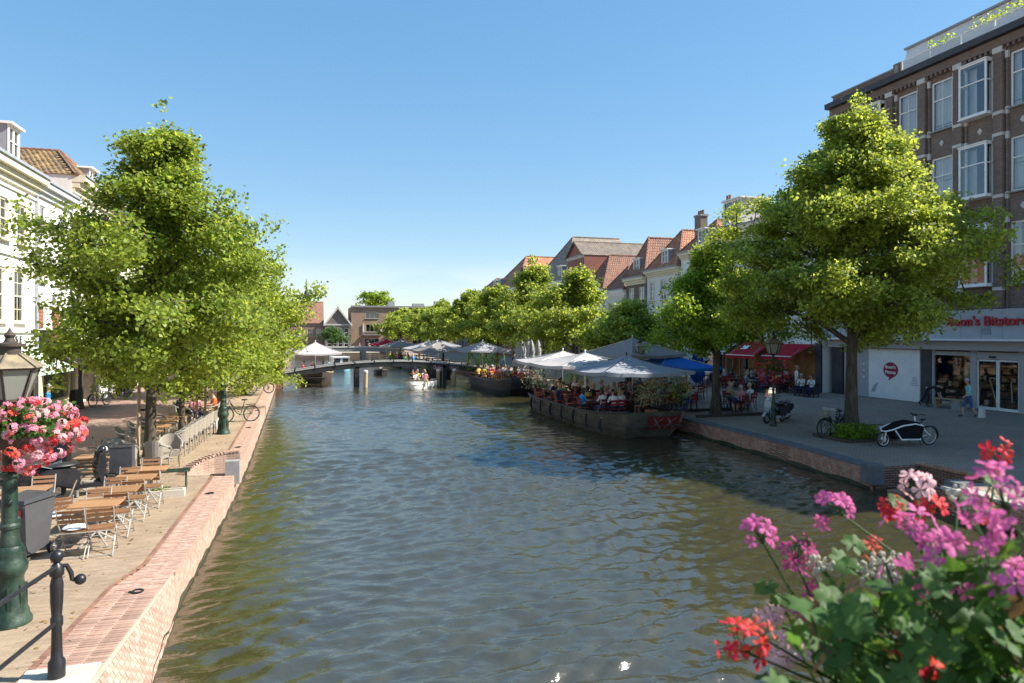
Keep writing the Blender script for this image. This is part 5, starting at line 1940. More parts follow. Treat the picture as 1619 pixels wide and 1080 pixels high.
# ================================================================ people
def limb_mesh(joints, bones, rad):
    me = bpy.data.meshes.new('person')
    names = list(joints)
    me.from_pydata([joints[k] for k in names], [(names.index(a), names.index(c)) for a, c in bones], [])
    o = bpy.data.objects.new('person', me)
    COL.objects.link(o)
    o.modifiers.new('s', 'SKIN')
    sub = o.modifiers.new('u', 'SUBSURF')
    sub.levels = sub.render_levels = 1
    sv = me.skin_vertices[0].data
    for i, k in enumerate(names):
        r = rad[k]
        sv[i].radius = r if isinstance(r, tuple) else (r, r)
        sv[i].use_root = k == 'pelvis'
    dg = bpy.context.evaluated_depsgraph_get()
    ev = o.evaluated_get(dg)
    m2 = ev.to_mesh()
    V = [tuple(v.co) for v in m2.vertices]
    F = [list(p.vertices) for p in m2.polygons]
    ev.to_mesh_clear()
    bpy.data.objects.remove(o)
    return V, F
RAD = dict(pelvis=(.135, .105), spine=(.12, .095), chest=(.15, .105), neck=.052, head=.06)
for s_ in 'lr':
    RAD.update({'sh' + s_: .062, 'el' + s_: .043, 'wr' + s_: .029, 'pa' + s_: .033, 'hp' + s_: .085, 'kn' + s_: .06, 'an' + s_: .041, 'he' + s_: .04, 'to' + s_: .036})
    for q in '12345':
        RAD['f' + q + s_] = .011
        RAD['g' + q + s_] = .009
def skeleton(pel, spine, chest, neck, head, arms, legs):
    J = dict(pelvis=pel, spine=spine, chest=chest, neck=neck, head=head)
    Bn = [('pelvis', 'spine'), ('spine', 'chest'), ('chest', 'neck'), ('neck', 'head')]
    for s_, sx in (('l', -1), ('r', 1)):
        sh, el, wr = arms[s_]
        hp, kn, an, to = legs[s_]
        J.update({'sh' + s_: sh, 'el' + s_: el, 'wr' + s_: wr, 'hp' + s_: hp, 'kn' + s_: kn, 'an' + s_: an, 'to' + s_: to})
        d = (Vector(wr) - Vector(el)).normalized()
        pa = Vector(wr) + d * .06
        J['pa' + s_] = tuple(pa)
        sd = Vector((0, 1, 0)) - d * d.y
        if sd.length < .2:
            sd = Vector((1, 0, 0)) - d * d.x
        sd.normalize()
        Bn += [('chest', 'sh' + s_), ('sh' + s_, 'el' + s_), ('el' + s_, 'wr' + s_), ('wr' + s_, 'pa' + s_), ('pelvis', 'hp' + s_), ('hp' + s_, 'kn' + s_), ('kn' + s_, 'an' + s_), ('an' + s_, 'to' + s_)]
        for i, q in enumerate('1234'):
            off = (i - 1.5) * .019
            ln = (.05, .062, .058, .042)[i]
            f1 = pa + sd * off + d * .03
            f2 = f1 + d * ln + Vector((-sx * .014, 0, -.004))
            J['f' + q + s_], J['g' + q + s_] = tuple(f1), tuple(f2)
            Bn += [('pa' + s_, 'f' + q + s_), ('f' + q + s_, 'g' + q + s_)]
        f1 = Vector(wr) + d * .025 - sd * .035
        f2 = f1 + d * .045 - sd * .018
        J['f5' + s_], J['g5' + s_] = tuple(f1), tuple(f2)
        Bn += [('pa' + s_, 'f5' + s_), ('f5' + s_, 'g5' + s_)]
    return J, Bn
def mir(a):
    return dict(l=[(-p[0], p[1], p[2]) for p in a], r=a)
POSES = {
    'stand': skeleton((0, 0, .95), (0, .01, 1.13), (0, .0, 1.32), (0, -.01, 1.5), (0, -.03, 1.6), mir([(.17, 0, 1.41), (.23, .02, 1.13), (.23, -.08, .89)]), mir([(.09, 0, .9), (.1, -.02, .5), (.1, .02, .09), (.12, -.14, .035)])),
    'walk': skeleton((0, 0, .94), (0, 0, 1.12), (0, -.02, 1.31), (0, -.03, 1.49), (0, -.06, 1.59),
                     dict(l=[(-.17, -.02, 1.4), (-.22, .12, 1.15), (-.2, .06, .9)], r=[(.17, -.02, 1.4), (.22, -.1, 1.15), (.19, -.28, .98)]),
                     dict(l=[(-.09, 0, .89), (-.1, -.18, .52), (-.1, -.22, .1), (-.11, -.38, .05)], r=[(.09, 0, .89), (.1, .06, .5), (.1, .28, .14), (.11, .16, .04)])),
    'sit': skeleton((0, .04, .54), (0, .06, .72), (0, .04, .9), (0, .01, 1.07), (0, -.03, 1.17), mir([(.17, .03, 1.0), (.22, -.06, .76), (.13, -.3, .77)]), mir([(.09, 0, .52), (.11, -.4, .5), (.11, -.38, .09), (.12, -.53, .035)])),
    'bend': skeleton((0, .12, .92), (0, -.05, 1.02), (0, -.24, 1.08), (0, -.4, 1.1), (0, -.5, 1.1), mir([(.16, -.3, 1.06), (.19, -.42, .82), (.15, -.5, .6)]),
                    dict(l=[(-.09, .1, .88), (-.1, .0, .48), (-.1, .1, .09), (-.12, -.06, .035)], r=[(.09, .12, .88), (.1, .25, .5), (.1, .5, .2), (.11, .42, .06)])),
}
def closest(p, a, c):
    ac = c - a
    t = max(0, min(1, (p - a).dot(ac) / max(1e-9, ac.length_squared)))
    return (a + ac * t - p).length
BODY = {}
def body(pose):
    if pose in BODY:
        return BODY[pose]
    J, Bn = POSES[pose]
    V, F = limb_mesh(J, Bn, RAD)
    kind = {}
    for a, c in Bn:
        if a in ('neck',) or c in ('neck',):
            k = 0
        elif a.startswith(('el', 'wr', 'pa', 'f')):
            k = 0
        elif a.startswith('an'):
            k = 3
        elif a.startswith('kn'):
            k = 4
        elif a.startswith(('hp', 'pelvis')) and c != 'spine':
            k = 2
        else:
            k = 1
        kind[(a, c)] = k
    vec = {k: Vector(v) for k, v in J.items()}
    b = MB()
    b.v = list(V)
    b.f = F
    for f in F:
        c = sum((Vector(V[i]) for i in f), Vector()) / len(f)
        bb = min(Bn, key=lambda q: closest(c, vec[q[0]], vec[q[1]]) - (.02 if kind[q] in (1, 2) else 0))
        b.m.append(kind[bb])
    h = vec['head']
    dirh = (vec['head'] - vec['neck']).normalized()
    hc = h + dirh * .07
    fwd = Vector((0, -1, 0)) if pose != 'bend' else Vector((0, -.5, -.85))
    upv = Vector((0, 0, 1)) if pose != 'bend' else Vector((0, -.85, .5))
    sd = Vector((1, 0, 0))
    def H(x, y, z):
        return hc + sd * x - fwd * y + upv * z
    n, k = 12, 9
    vs = [H(0, 0, -.115)]
    for i in range(1, k):
        t = -PI / 2 + PI * i / k
        for j in range(n):
            a = 2 * PI * j / n
            jaw = 1 - .22 * max(0, -math.sin(t))
            vs.append(H(.078 * math.cos(t) * math.cos(a) * jaw, .098 * math.cos(t) * math.sin(a) * jaw - .015 * max(0, -math.sin(t)), .118 * math.sin(t)))
    vs.append(H(0, 0, .118))
    fs = []
    for j in range(n):
        j2 = (j + 1) % n
        fs.append((0, 1 + j2, 1 + j))
        for i in range(k - 2):
            fs.append((1 + i * n + j, 1 + i * n + j2, 1 + (i + 1) * n + j2, 1 + (i + 1) * n + j))
        fs.append((1 + (k - 2) * n + j, 1 + (k - 2) * n + j2, len(vs) - 1))
    b.add(vs, fs, 0)
    b.add([H(0, -.098, .02), H(-.016, -.094, -.03), H(.016, -.094, -.03), H(0, -.122, -.027)], [(0, 1, 3), (0, 3, 2), (1, 2, 3)], 0)
    for sx in (-1, 1):
        q = H(sx * .03, -.089, .012)
        b.ball(q, (.011, .008, .009), 6, 4, 5)
        q = H(sx * .079, .005, .0)
        b.ball(q, (.012, .022, .032), 6, 4, 0)
    q = H(0, -.094, -.055)
    b.ball(q, (.022, .006, .006), 6, 4, 6)
    me = b.mesh('person', ['skin', 'cloth_white', 'cloth_navy', 'black_plastic', 'cloth_navy', 'black_plastic', 'petal_deep'], True)
    hm = {}
    for nm, low in (('short', .01), ('long', -.16)):
        g = MB()
        vs, fs = [], []
        for i in range(7):
            t = PI / 2 * (1 - i / 6) - (0.12 if nm == 'short' else .3) * (i / 6)
            for j in range(14):
                a = 2 * PI * j / 14
                front = max(0, -math.sin(a))
                z = .125 * math.sin(t) + .012
                if nm == 'long' and i >= 4 and front < .35:
                    z -= (i - 3) * .055
                if i >= 4:
                    z += front * .06 * (i - 3) / 2
                vs.append(H((.087 * math.cos(t) + .004) * math.cos(a), (.106 * math.cos(t) + .004) * math.sin(a) + .01, z))
        for i in range(6):
            for j in range(14):
                fs.append((i * 14 + j, i * 14 + (j + 1) % 14, (i + 1) * 14 + (j + 1) % 14, (i + 1) * 14 + j))
        g.add(vs, fs)
        hm[nm] = g.mesh('hair', 'hair_dark', True)
    BODY[pose] = (me, hm)
    return BODY[pose]
def person(loc, rz, pose, shirt, legs, hair, label, group=None, shorts=False, long=False, shoes='black_plastic', scale=1.0):
    me, hm = body(pose)
    o = link('person', me, None, loc, rz)
    o.scale = (scale,) * 3
    for i, m in enumerate(('skin', 'cloth_' + shirt, 'cloth_' + legs, shoes, 'skin' if shorts else 'cloth_' + legs, 'black_plastic', 'petal_deep')):
        o.material_slots[i].link = 'OBJECT'
        o.material_slots[i].material = M[m]
    h = link('hair', hm['long' if long else 'short'], o)
    h.material_slots[0].link = 'OBJECT'
    h.material_slots[0].material = M['hair_' + hair]
    return tag(o, label, 'person', group)
SHIRTS = ['white', 'navy', 'grey', 'blue', 'red', 'black', 'pink', 'tan', 'green', 'yellow']

# ================================================================ vehicles
def wheel(parent, c, r, ax, spokes=14, tyre=.022, rimm='steel', hub=.03, name='wheel', fat=False):
    """wheel whose axle lies along local y"""
    b = MB()
    pts = [(r * math.cos(a), 0, r * math.sin(a)) for a in [2 * PI * i / 28 for i in range(28)]]
    b.tube(pts, tyre, 6, closed=True, m=0)
    w = b.obj(name, 'rubber', parent, True, loc=c)
    g = MB()
    pts = [(p[0] * (1 - tyre * 1.4 / r), 0, p[2] * (1 - tyre * 1.4 / r)) for p in pts]
    g.tube(pts, tyre * .55, 5, closed=True)
    g.tube([(0, -.04, 0), (0, .04, 0)], hub, 8)
    if fat:
        for i in range(5):
            a = 2 * PI * i / 5
            g.bar((0, 0, 0), (r * .85 * math.cos(a), 0, r * .85 * math.sin(a)), .04, .05)
    else:
        for i in range(spokes):
            a = 2 * PI * i / spokes
            g.bar((0, .03 * (-1) ** i, 0), (r * .95 * math.cos(a), 0, r * .95 * math.sin(a)), .006, .006)
    g.obj('rim', rimm, w, True)
    return w
def make_bicycle(frame='black_plastic', basket=True):
    """upright city bicycle, front at -x"""
    t = thing('bicycle', 'x', 'bicycle')
    wheel(t, (-.53, 0, .34), .33, 1)
    wheel(t, (.53, 0, .34), .33, 1)
    b = MB()
    bb = (.08, 0, .3)
    st, hd = (.22, 0, .78), (-.33, 0, .82)
    b.tube([bb, st], .017, 6)
    b.tube([bb, (-.1, 0, .42), hd], .018, 6)
    b.tube([(.14, 0, .5), (-.12, 0, .58), (-.34, 0, .86)], .014, 6)
    for s_ in (-.05, .05):
        b.tube([bb, (.53, s_, .34)], .01, 5)
        b.tube([(.2, 0, .7), (.53, s_, .34)], .009, 5)
        b.tube([(-.36, s_ * .6, .72), (-.45, s_, .5), (-.53, s_, .34)], .012, 5)
    b.tube([(-.31, 0, .74), (-.37, 0, .98)], .018, 6)
    b.obj('frame', frame, t, True)
    for cx in (-.53, .53):
        b = MB()
        for i in range(12):
            a0, a1 = (.15 + i * .2) , (.15 + (i + 1) * .2)
            if cx < 0:
                a0, a1 = a0 + .6, a1 + .6
            P = lambda a, y: (cx + .375 * math.cos(a), y, .34 + .375 * math.sin(a))
            b.quad(P(a0, -.03), P(a0, .03), P(a1, .03), P(a1, -.03))
        b.obj('mudguard', frame, t)
    b = MB()
    b.tube([(-.2, -.28, 1.02), (-.3, -.26, 1.04), (-.38, -.1, 1.03), (-.38, .1, 1.03), (-.3, .26, 1.04), (-.2, .28, 1.02)], .012, 6)
    b.tube([(-.37, 0, .96), (-.38, 0, 1.03)], .015, 6)
    b.obj('handlebar', 'steel', t, True)
    b = MB()
    b.ball((.24, 0, .95), (.14, .09, .04), 10, 6)
    b.tube([st, (.24, 0, .93)], .014, 6)
    b.obj('saddle', 'black_plastic', t, True)
    b = MB()
    b.box(.5, 0, .74, .4, .14, .02)
    for s_ in (-.06, .06):
        b.tube([(.66, s_, .74), (.55, s_, .36)], .007, 4)
    b.obj('rack', frame, t)
    b = MB()
    b.tube([(.08, -.06, .3), (.16, -.08, .16)], .01, 5)
    b.tube([(.08, .06, .3), (0, .08, .44)], .01, 5)
    b.box(.17, -.12, .15, .09, .07, .02)
    b.box(-.01, .12, .45, .09, .07, .02)
    b.lathe([(.09, -.01), (.09, .01)], (.08, 0, .3), 14)
    b.obj('crank', 'steel', t)
    b = MB()
    b.ball((-.47, 0, .86), (.05, .05, .05), 8, 6)
    b.obj('lamp', 'steel', t, True)
    if basket:
        b = MB()
        for i in range(7):
            z = .78 + i * .035
            s_ = .8 + i * .03
            b.tube([(-.68 * 1 + .14 - .16 * s_, -.17 * s_, z), (-.54 + .14 * s_, -.17 * s_, z), (-.54 + .14 * s_, .17 * s_, z), (-.54 - .16 * s_, .17 * s_, z)], .008, 4, closed=True)
        b.box(-.54, 0, .77, .24, .28, .01)
        tag(b.obj('basket', 'rattan', t), kind='stuff')
    return t
def make_scooter(m, seat='black_plastic', screen=False, m2=None):
    """motor scooter, front at -x"""
    t = thing('motor_scooter', 'x', 'scooter')
    wheel(t, (-.62, 0, .22), .18, 1, tyre=.05, fat=True)
    wheel(t, (.52, 0, .22), .18, 1, tyre=.05, fat=True)
    b = MB()
    b.prism([(-.44, .3), (-.38, .28), (-.28, .62), (-.36, 1.0), (-.46, 1.0), (-.5, .7)], 1, -.19, .19)
    b.prism([(-.44, .22), (.2, .2), (.2, .3), (-.4, .31)], 1, -.17, .17)
    b.obj('leg_shield', m, t)
    b = MB()
    pr_ = [(.05, .3), (.2, .22), (.62, .36), (.78, .52), (.82, .66), (.7, .72), (.12, .7), (.04, .55)]
    b.prism(pr_, 1, -.15, .15)
    b.prism([(p[0] * .9 + .05, p[1] * .86 + .08) for p in pr_], 1, -.19, .19)
    b.obj('body', m2 or m, t)
    b = MB()
    b.ball((.38, 0, .77), (.38, .15, .07), 12, 6)
    b.obj('seat', seat, t, True)
    b = MB()
    for i in range(9):
        a0, a1 = .5 + i * .25, .5 + (i + 1) * .25
        P = lambda a, y: (-.62 + .26 * math.cos(a), y, .22 + .26 * math.sin(a))
        b.quad(P(a0, -.07), P(a0, .07), P(a1, .07), P(a1, -.07))
    b.obj('mudguard', m, t)
    b = MB()
    b.tube([(-.62, -.08, .22), (-.5, -.07, .5), (-.42, 0, .8), (-.38, 0, 1.05)], .025, 6)
    b.tube([(-.62, .08, .22), (-.5, .07, .5)], .02, 6)
    b.tube([(-.26, -.34, 1.06), (-.36, -.2, 1.07), (-.4, 0, 1.05), (-.36, .2, 1.07), (-.26, .34, 1.06)], .016, 6)
    b.obj('handlebar', 'black_plastic', t, True)
    b = MB()
    b.ball((-.44, 0, 1.04), (.11, .12, .1), 10, 6)
    b.obj('headlight', m, t, True)
    b = MB()
    b.ball((-.53, 0, 1.04), (.03, .075, .065), 10, 6)
    b.obj('lens', 'lamp_disc', t, True)
    for s_ in (-1, 1):
        b = MB()
        b.tube([(-.34, s_ * .24, 1.07), (-.34, s_ * .32, 1.27)], .008, 5)
        b.ball((-.35, s_ * .34, 1.3), (.015, .06, .04), 8, 5)
        b.obj('mirror', 'black_plastic', t, True)
    b = MB()
    b.tube([(.3, -.17, .2), (.7, -.2, .26)], .045, 8)
    b.box(.1, 0, .1, .05, .3, .16)
    b.obj('exhaust', 'steel', t, True)
    b = MB()
    b.box(.83, 0, .6, .04, .16, .08)
    b.obj('tail_light', 'label_red', t)
    b = MB()
    b.tube([(.6, -.12, .74), (.86, -.12, .84), (.86, .12, .84), (.6, .12, .74)], .012, 6)
    b.obj('rack', 'steel', t, True)
    if screen:
        b = MB()
        b.add([(-.46, -.2, 1.1), (-.46, .2, 1.1), (-.38, .17, 1.42), (-.38, -.17, 1.42)], [(0, 1, 2, 3)])
        b.obj('windscreen', 'window_glass', t)
    return t
def make_boat(name, L_, Wd, h, m, rim, cat, bow=.5, flat=0.0, dk='deck', z0=-.35):
    """hull with bow at -y; flat = blunt bow width share"""
    t = thing(name, 'x', cat)
    n = 16
    def half(u):
        if u < bow:
            s_ = u / bow
            return Wd / 2 * max(flat, (flat + (1 - flat) * math.sin(s_ * PI / 2) ** .8))
        return Wd / 2 * (1 - .25 * max(0, (u - .8) / .2) ** 2)
    def sheer(u):
        return h * (1 + .3 * (1 - min(1, u / bow)) ** 2 * 1 + .05 * max(0, (u - .7)))
    vs, fs = [], []
    for i in range(n + 1):
        u = i / n
        y = -L_ / 2 + L_ * u
        w = half(u) + .001
        rk = .5 * h * (1 - u) ** 6 * 1.5
        tr = 1 if flat == 0 else 1
        vs += [(-w * .72, y + rk * 1.6, z0), (-w * .93, y + rk * .6, z0 + (sheer(u) - z0) * .5), (-w, y, sheer(u)), (w, y, sheer(u)), (w * .93, y + rk * .6, z0 + (sheer(u) - z0) * .5), (w * .72, y + rk * 1.6, z0)]
    for i in range(n):
        for j in (0, 1, 3, 4):
            fs.append((i * 6 + j, i * 6 + j + 1, (i + 1) * 6 + j + 1, (i + 1) * 6 + j))
    fs.append((0, 1, 2, 3, 4, 5))
    fs.append((n * 6 + 5, n * 6 + 4, n * 6 + 3, n * 6 + 2, n * 6 + 1, n * 6))
    b = MB()
    b.add(vs, fs)
    b.obj('hull', m, t)
    for s_ in (2, 3):
        r = MB()
        r.tube([(vs[i * 6 + s_][0], vs[i * 6 + s_][1], vs[i * 6 + s_][2] + .01) for i in range(n + 1)], .045, 6)
        r.obj('gunwale', rim, t, True)
    d = MB()
    dz = h * .62
    for i in range(n):
        a, c = vs[i * 6 + 2], vs[(i + 1) * 6 + 2]
        d.quad((a[0] * .97, a[1], dz), (-a[0] * .97, a[1], dz), (-c[0] * .97, c[1], dz), (c[0] * .97, c[1], dz))
    d.obj('deck', dk, t)
    return t
ORD_ = ['nearest', 'second', 'third', 'fourth', 'fifth', 'sixth', 'seventh', 'eighth']
# ================================================================ left quay
bis = Proto(make_bistro())
rat = Proto(make_rattan())
red = Proto(make_chair('red_chair', 'terrace_chair'))
orc = Proto(make_chair('orange_chair', 'deck_chair'))
tab = Proto(make_table('wooden_table', 'teak', .78, .62))
rtb = Proto(make_table('bistro_table', 'dark_wood', .7, .7, 'black_metal', 4))
lamp = Proto(make_lamp())
slim = Proto(make_lamp(.5))
GT, GC = 'wooden terrace tables', 'folding chairs on the left terrace'
for i, (x, y, lb) in enumerate(((-3.68, 13.92, 'front wooden table nearest the camera beside the brick wall'), (-3.64, 15.05, 'second wooden table from the camera along the brick wall'),
                                (-3.58, 16.2, 'third wooden table along the brick wall'), (-3.5, 17.15, 'wooden table in front of the green bench'),
                                (-5.35, 15.5, 'wooden table behind the grey wheeled bin'), (-5.75, 14.1, 'wooden table half hidden by the green lamp post'), (-5.15, 19.3, 'wooden table between the two dark planters'))):
    tab.put((x, y, 0), rng.uniform(-.04, .04), lb, GT)
for x, y, rz, lb in ((-3.85, 13.32, PI, 'folding chair with its back to the camera before the front wooden table'), (-3.45, 13.36, PI + .1, 'folding chair at the wall side of the front wooden table'),
                     (-3.85, 14.5, .05, 'folding chair between first and second wooden table, street side'), (-3.45, 14.46, PI, 'folding chair between first and second wooden table, wall side'),
                     (-3.85, 15.62, 0, 'folding chair between second and third table, street side'), (-3.42, 15.6, PI, 'folding chair between second and third table, wall side'),
                     (-3.8, 16.7, .08, 'folding chair between third and fourth table, street side'), (-3.35, 16.68, PI, 'folding chair between third and fourth table, wall side'),
                     (-3.6, 17.72, 0, 'folding chair behind the wooden table by the green bench'),
                     (-4.72, 15.4, -PI / 2 + .2, 'folding chair with tilted back right of the table behind the bin'), (-5.9, 15.7, PI / 2, 'folding chair left of the table behind the bin'),
                     (-5.3, 16.2, .1, 'folding chair on the far side of the table behind the bin'), (-4.45, 14.35, PI + .5, 'folding chair with white cushion standing beside the bin'),
                     (-5.1, 18.65, PI, 'folding chair before the table between planters')):
    bis.put((x, y, 0), rz, lb, GC)
def cushion(x, y, z, lb):
    b = MB()
    b.ball((0, 0, 0), (.19, .19, .04), 14, 6)
    o = b.obj('cushion', 'cloth_white', None, True, loc=(x, y, z))
    tag(o, lb, 'cushion', 'white seat cushions')
cushion(-4.45, 14.35, .495, 'round white cushion on the chair beside the grey bin')
cushion(-3.85, 13.32, .495, 'white cushion on the chair before the front wooden table')
for i in range(8):
    rat.put((-3.92 + i * .03, 23.45 + i * .74, 0), PI * 1.5 + rng.uniform(-.12, .12), ('nearest wicker armchair of the row by the slim tree' if i == 0 else 'wicker armchair next to the white crate, last of its row' if i == 7 else ORD_[i] + ' wicker armchair of the row beside the slim tree'), 'wicker armchairs in a row along the quay')
for i in range(4):
    rat.put((-5.55, 23.9 + i * 1.5, 0), PI / 2 + rng.uniform(-.15, .15), ORD_[i] + ' wicker armchair on the street side behind the tree trunks', 'wicker armchairs on the street side')
for i in range(4):
    tab.put((-4.78, 23.5 + i * 1.5, 0), PI / 2, ORD_[i] + ' wooden table left of the wicker armchair row', 'wooden tables of the wicker terrace')
for x, y, rz, lb in ((-4.75, 20.55, PI * 1.1, 'wicker armchair left of the tall tree trunk, by the dark planter'), (-4.05, 20.75, PI * .9, 'wicker armchair right of the tall tree trunk'), (-5.2, 21.2, .3, 'wicker armchair behind the tall tree\'s stakes'),
                     (-3.85, 21.6, 0.2, 'wicker armchair facing the canal steps beside the tall trunk')):
    rat.put((x, y, 0), rz, lb, 'wicker armchairs round the tall tree')
# dark planters
for x, y, lb in ((-6.35, 20.6, 'dark slate planter box behind the moped'), (-4.55, 19.35, 'dark slate planter box beside the tall left tree')):
    t = thing('planter_box', lb, 'planter', (x, y, 0), .08, 'dark planter boxes')
    b = MB()
    b.box(0, 0, .48, .5, .5, .96)
    for sx in (-.24, .24):
        b.box(sx, 0, .97, .04, .52, .03)
        b.box(0, sx, .972, .44, .04, .03)
    b.obj('box', 'slate_panel', t)
    b = MB()
    b.box(0, 0, .955, .42, .42, .02)
    b.obj('soil', 'soil', t)
# wheeled bin
t = thing('wheeled_bin', 'grey wheeled rubbish bin with black lid and red label beside the green lamp post', 'bin', (-4.62, 13.55, 0), -.5)
b = MB()
b.add([(-.2, -.22, .08), (.2, -.22, .08), (.2, .2, .12), (-.2, .2, .12), (-.26, -.3, .95), (.26, -.3, .95), (.26, .28, .98), (-.26, .28, .98)], [(3, 2, 1, 0), (0, 1, 5, 4), (1, 2, 6, 5), (2, 3, 7, 6), (3, 0, 4, 7), (4, 5, 6, 7)])
b.box(0, -.29, .93, .5, .05, .06)
b.obj('body', 'bin_grey', t)
b = MB()
b.add([(-.29, -.35, .97), (.29, -.35, .97), (.29, .32, 1.0), (-.29, .32, 1.0), (-.26, -.31, 1.02), (.26, -.31, 1.02), (.24, .2, 1.08), (-.24, .2, 1.08)], [(3, 2, 1, 0), (0, 1, 5, 4), (1, 2, 6, 5), (2, 3, 7, 6), (3, 0, 4, 7), (4, 5, 6, 7)])
b.tube([(-.22, .32, 1.0), (-.22, .4, .98), (.22, .4, .98), (.22, .32, 1.0)], .016, 6)
b.obj('lid', 'black_plastic', t)
for sx in (-.24, .24):
    wheel(t, (sx, .24, .1), .08, 0, tyre=.025, fat=True).rotation_euler = (0, 0, PI / 2)
b = MB()
b.box(0.08, -.3, .8, .2, .012, .13)
b.obj('label', 'label_red', t).rotation_euler = (0, 0, 0)
# mopeds
s1 = make_scooter('scooter_black')
tag(s1, 'black moped parked between the dark planters and the wooden tables', 'scooter')
s1.location, s1.rotation_euler = (-5.15, 18.2, 0), (0, 0, PI + .55)
s2 = dup(s1, (-6.35, 17.9, 0), .3, 'second black moped left of the first, seat towards the camera')
# green bench
t = thing('bench', 'green iron bench with curved legs next to the landing steps', 'bench', (-3.3, 18.35, 0), .12)
b = MB()
for i in range(5):
    b.box(0, -.16 + i * .08, .46, .95, .06, .025)
tag(b.obj('seat', 'green_iron', t), kind='stuff')
for sx in (-.38, .38):
    for sy in (-1, 1):
        b = MB()
        b.tube([(sx, 0, .44), (sx, sy * .12, .38), (sx, sy * .13, .2), (sx, sy * .2, .01)], .022, 6)
        b.obj('leg', 'green_iron', t, True)
t = thing('stone_trough', 'low weathered stone trough with a few weeds, before the green bench', 'trough', (-3.3, 17.6, 0), .05)
b = MB()
b.box(0, -.13, .08, .95, .06, .16)
b.box(0, .13, .08, .95, .06, .16)
b.box(-.45, 0, .08, .06, .2, .158)
b.box(.45, 0, .08, .06, .2, .158)
b.box(0, 0, .05, .85, .2, .1)
b.obj('trough', 'beige_stone', t)
leaf_clump('weeds', 'leaf_green', t, 160, (-.2, 0, .2), (.18, .05, .07), .06, 9)
# lamps
GL = 'green street lamps'
lamp.put((-3.78, 10.47, 0), .3, 'large green street lamp with flower basket at the near left', GL, .965)
lamp.put((-3.16, 28.0, 0), .1, 'green street lamp between the wicker chairs and the brick wall', GL)
slim.put((18.3, 23.9, 0), .2, 'street lamp with red flowers beside the silver scooter on the right quay', GL, .98)
slim.put((17.0, 33.2, 0), .5, 'street lamp with lit-looking lantern above the blue parasol', GL, .9)
slim.put((17.2, 49.5, 0), .5, 'street lamp behind the white parasols of the terrace barge', GL, .95)
t = thing('crate', 'white plastic crate at the end of the wicker armchair row', 'crate', (-3.6, 29.9, 0), .2)
b = MB()
b.box(0, 0, .25, .6, .45, .5)
b.box(0, 0, .51, .64, .49, .04)
b.obj('box', 'white_paint', t)
# bicycles on the left
bk = Proto(make_bicycle())
bk.put((-2.95, 31.6, 0), .3, 'bicycle with its wheel showing under the leaves beside the brick wall', 'parked bicycles')
bk.put((-3.05, 46.6, 0), 2.9, 'bicycle leaning at the wall near the footbridge, below pink flowers', 'parked bicycles')
bk.put((-10.6, 40.6, 0), 1.2, 'bicycle with dark saddlebag parked before the cream shop front', 'parked bicycles')
bk.put((-10.9, 45.6, 0), 1.0, 'bicycle parked by the white house with round windows', 'parked bicycles')
bk.put((18.55, 20.75, 0), .12, 'black bicycle with a basket left of the largest tree', 'parked bicycles')
bk.put((18.85, 21.15, 0), .35, 'second black bicycle close behind the first at the largest tree', 'parked bicycles')
t = thing('pavement_sign', 'black folding pavement sign before the shop on the left bank', 'sign', (-11.3, 39.2, 0), 1.3)
for s_ in (-1, 1):
    b = MB()
    b.box(0, s_ * .16, .5, .6, .03, 1.0, tilt=s_ * .16)
    b.obj('panel', 'dark_paint', t)
t = thing('cafe_sign_board', 'white sign board standing by the bicycle at the cream shop', 'sign', (-11.4, 44.3, 0), 1.4)
b = MB()
b.box(0, 0, 1.0, .9, .08, 1.9)
b.obj('panel', 'white_paint', t)
b = MB()
b.box(0, 0, .03, .8, .4, .06)
b.obj('base', 'grey_stone', t)
ms = dup(s2, (-11.0, 47.4, 0), 1.2, 'moped ridden by a person in red on the left bank')
person((-11.0, 47.5, .2), 1.2 - PI / 2 + PI * 0, 'sit', 'red', 'navy', 'dark', 'person in red sitting on a moped by the cream shop fronts')
person((-10.05, 31.5, 0), 1.9, 'stand', 'blue', 'black', 'grey', 'person in bright blue shirt standing under the mint awning')
person((-4.55, 31.0, 0), .6, 'sit', 'pink', 'navy', 'blond', 'person in pink seated at the table behind the slim tree', long=True)
person((-4.0, 32.0, 0), -1.2, 'sit', 'orange', 'tan', 'dark', 'person in orange seated beside the green lamp under the leaves')
person((-5.3, 31.8, 0), 1.5, 'sit', 'navy', 'black', 'dark', 'person in navy seated behind the wicker armchairs')
for x, y, r in ((-4.55, 31.02, .6), (-4.0, 32.0, -1.2), (-5.3, 31.8, 1.5)):
    rat.put((x, y, 0), r, 'wicker armchair under the person in ' + ('pink' if r == .6 else 'orange' if r < 0 else 'navy') + ' behind the slim tree', 'occupied wicker armchairs')
tab.put((-4.7, 31.75, 0), .3, 'wooden table between the seated people behind the slim tree', 'wooden tables of the wicker terrace')
# a few passers-by and cafe guests further along the left bank
for i, (x, y, s_, lg) in enumerate(((-6.5, 56, 'white', 'denim'), (-7.4, 58, 'black', 'tan'), (-5.2, 64, 'pink', 'navy'), (-8.5, 68, 'tan', 'denim'))):
    person((x, y, 0), rng.uniform(0, 6), 'walk', s_, lg, rng.choice(['dark', 'blond']), 'person in ' + s_ + ' top walking on the left bank beyond the bicycle', long=i % 2)
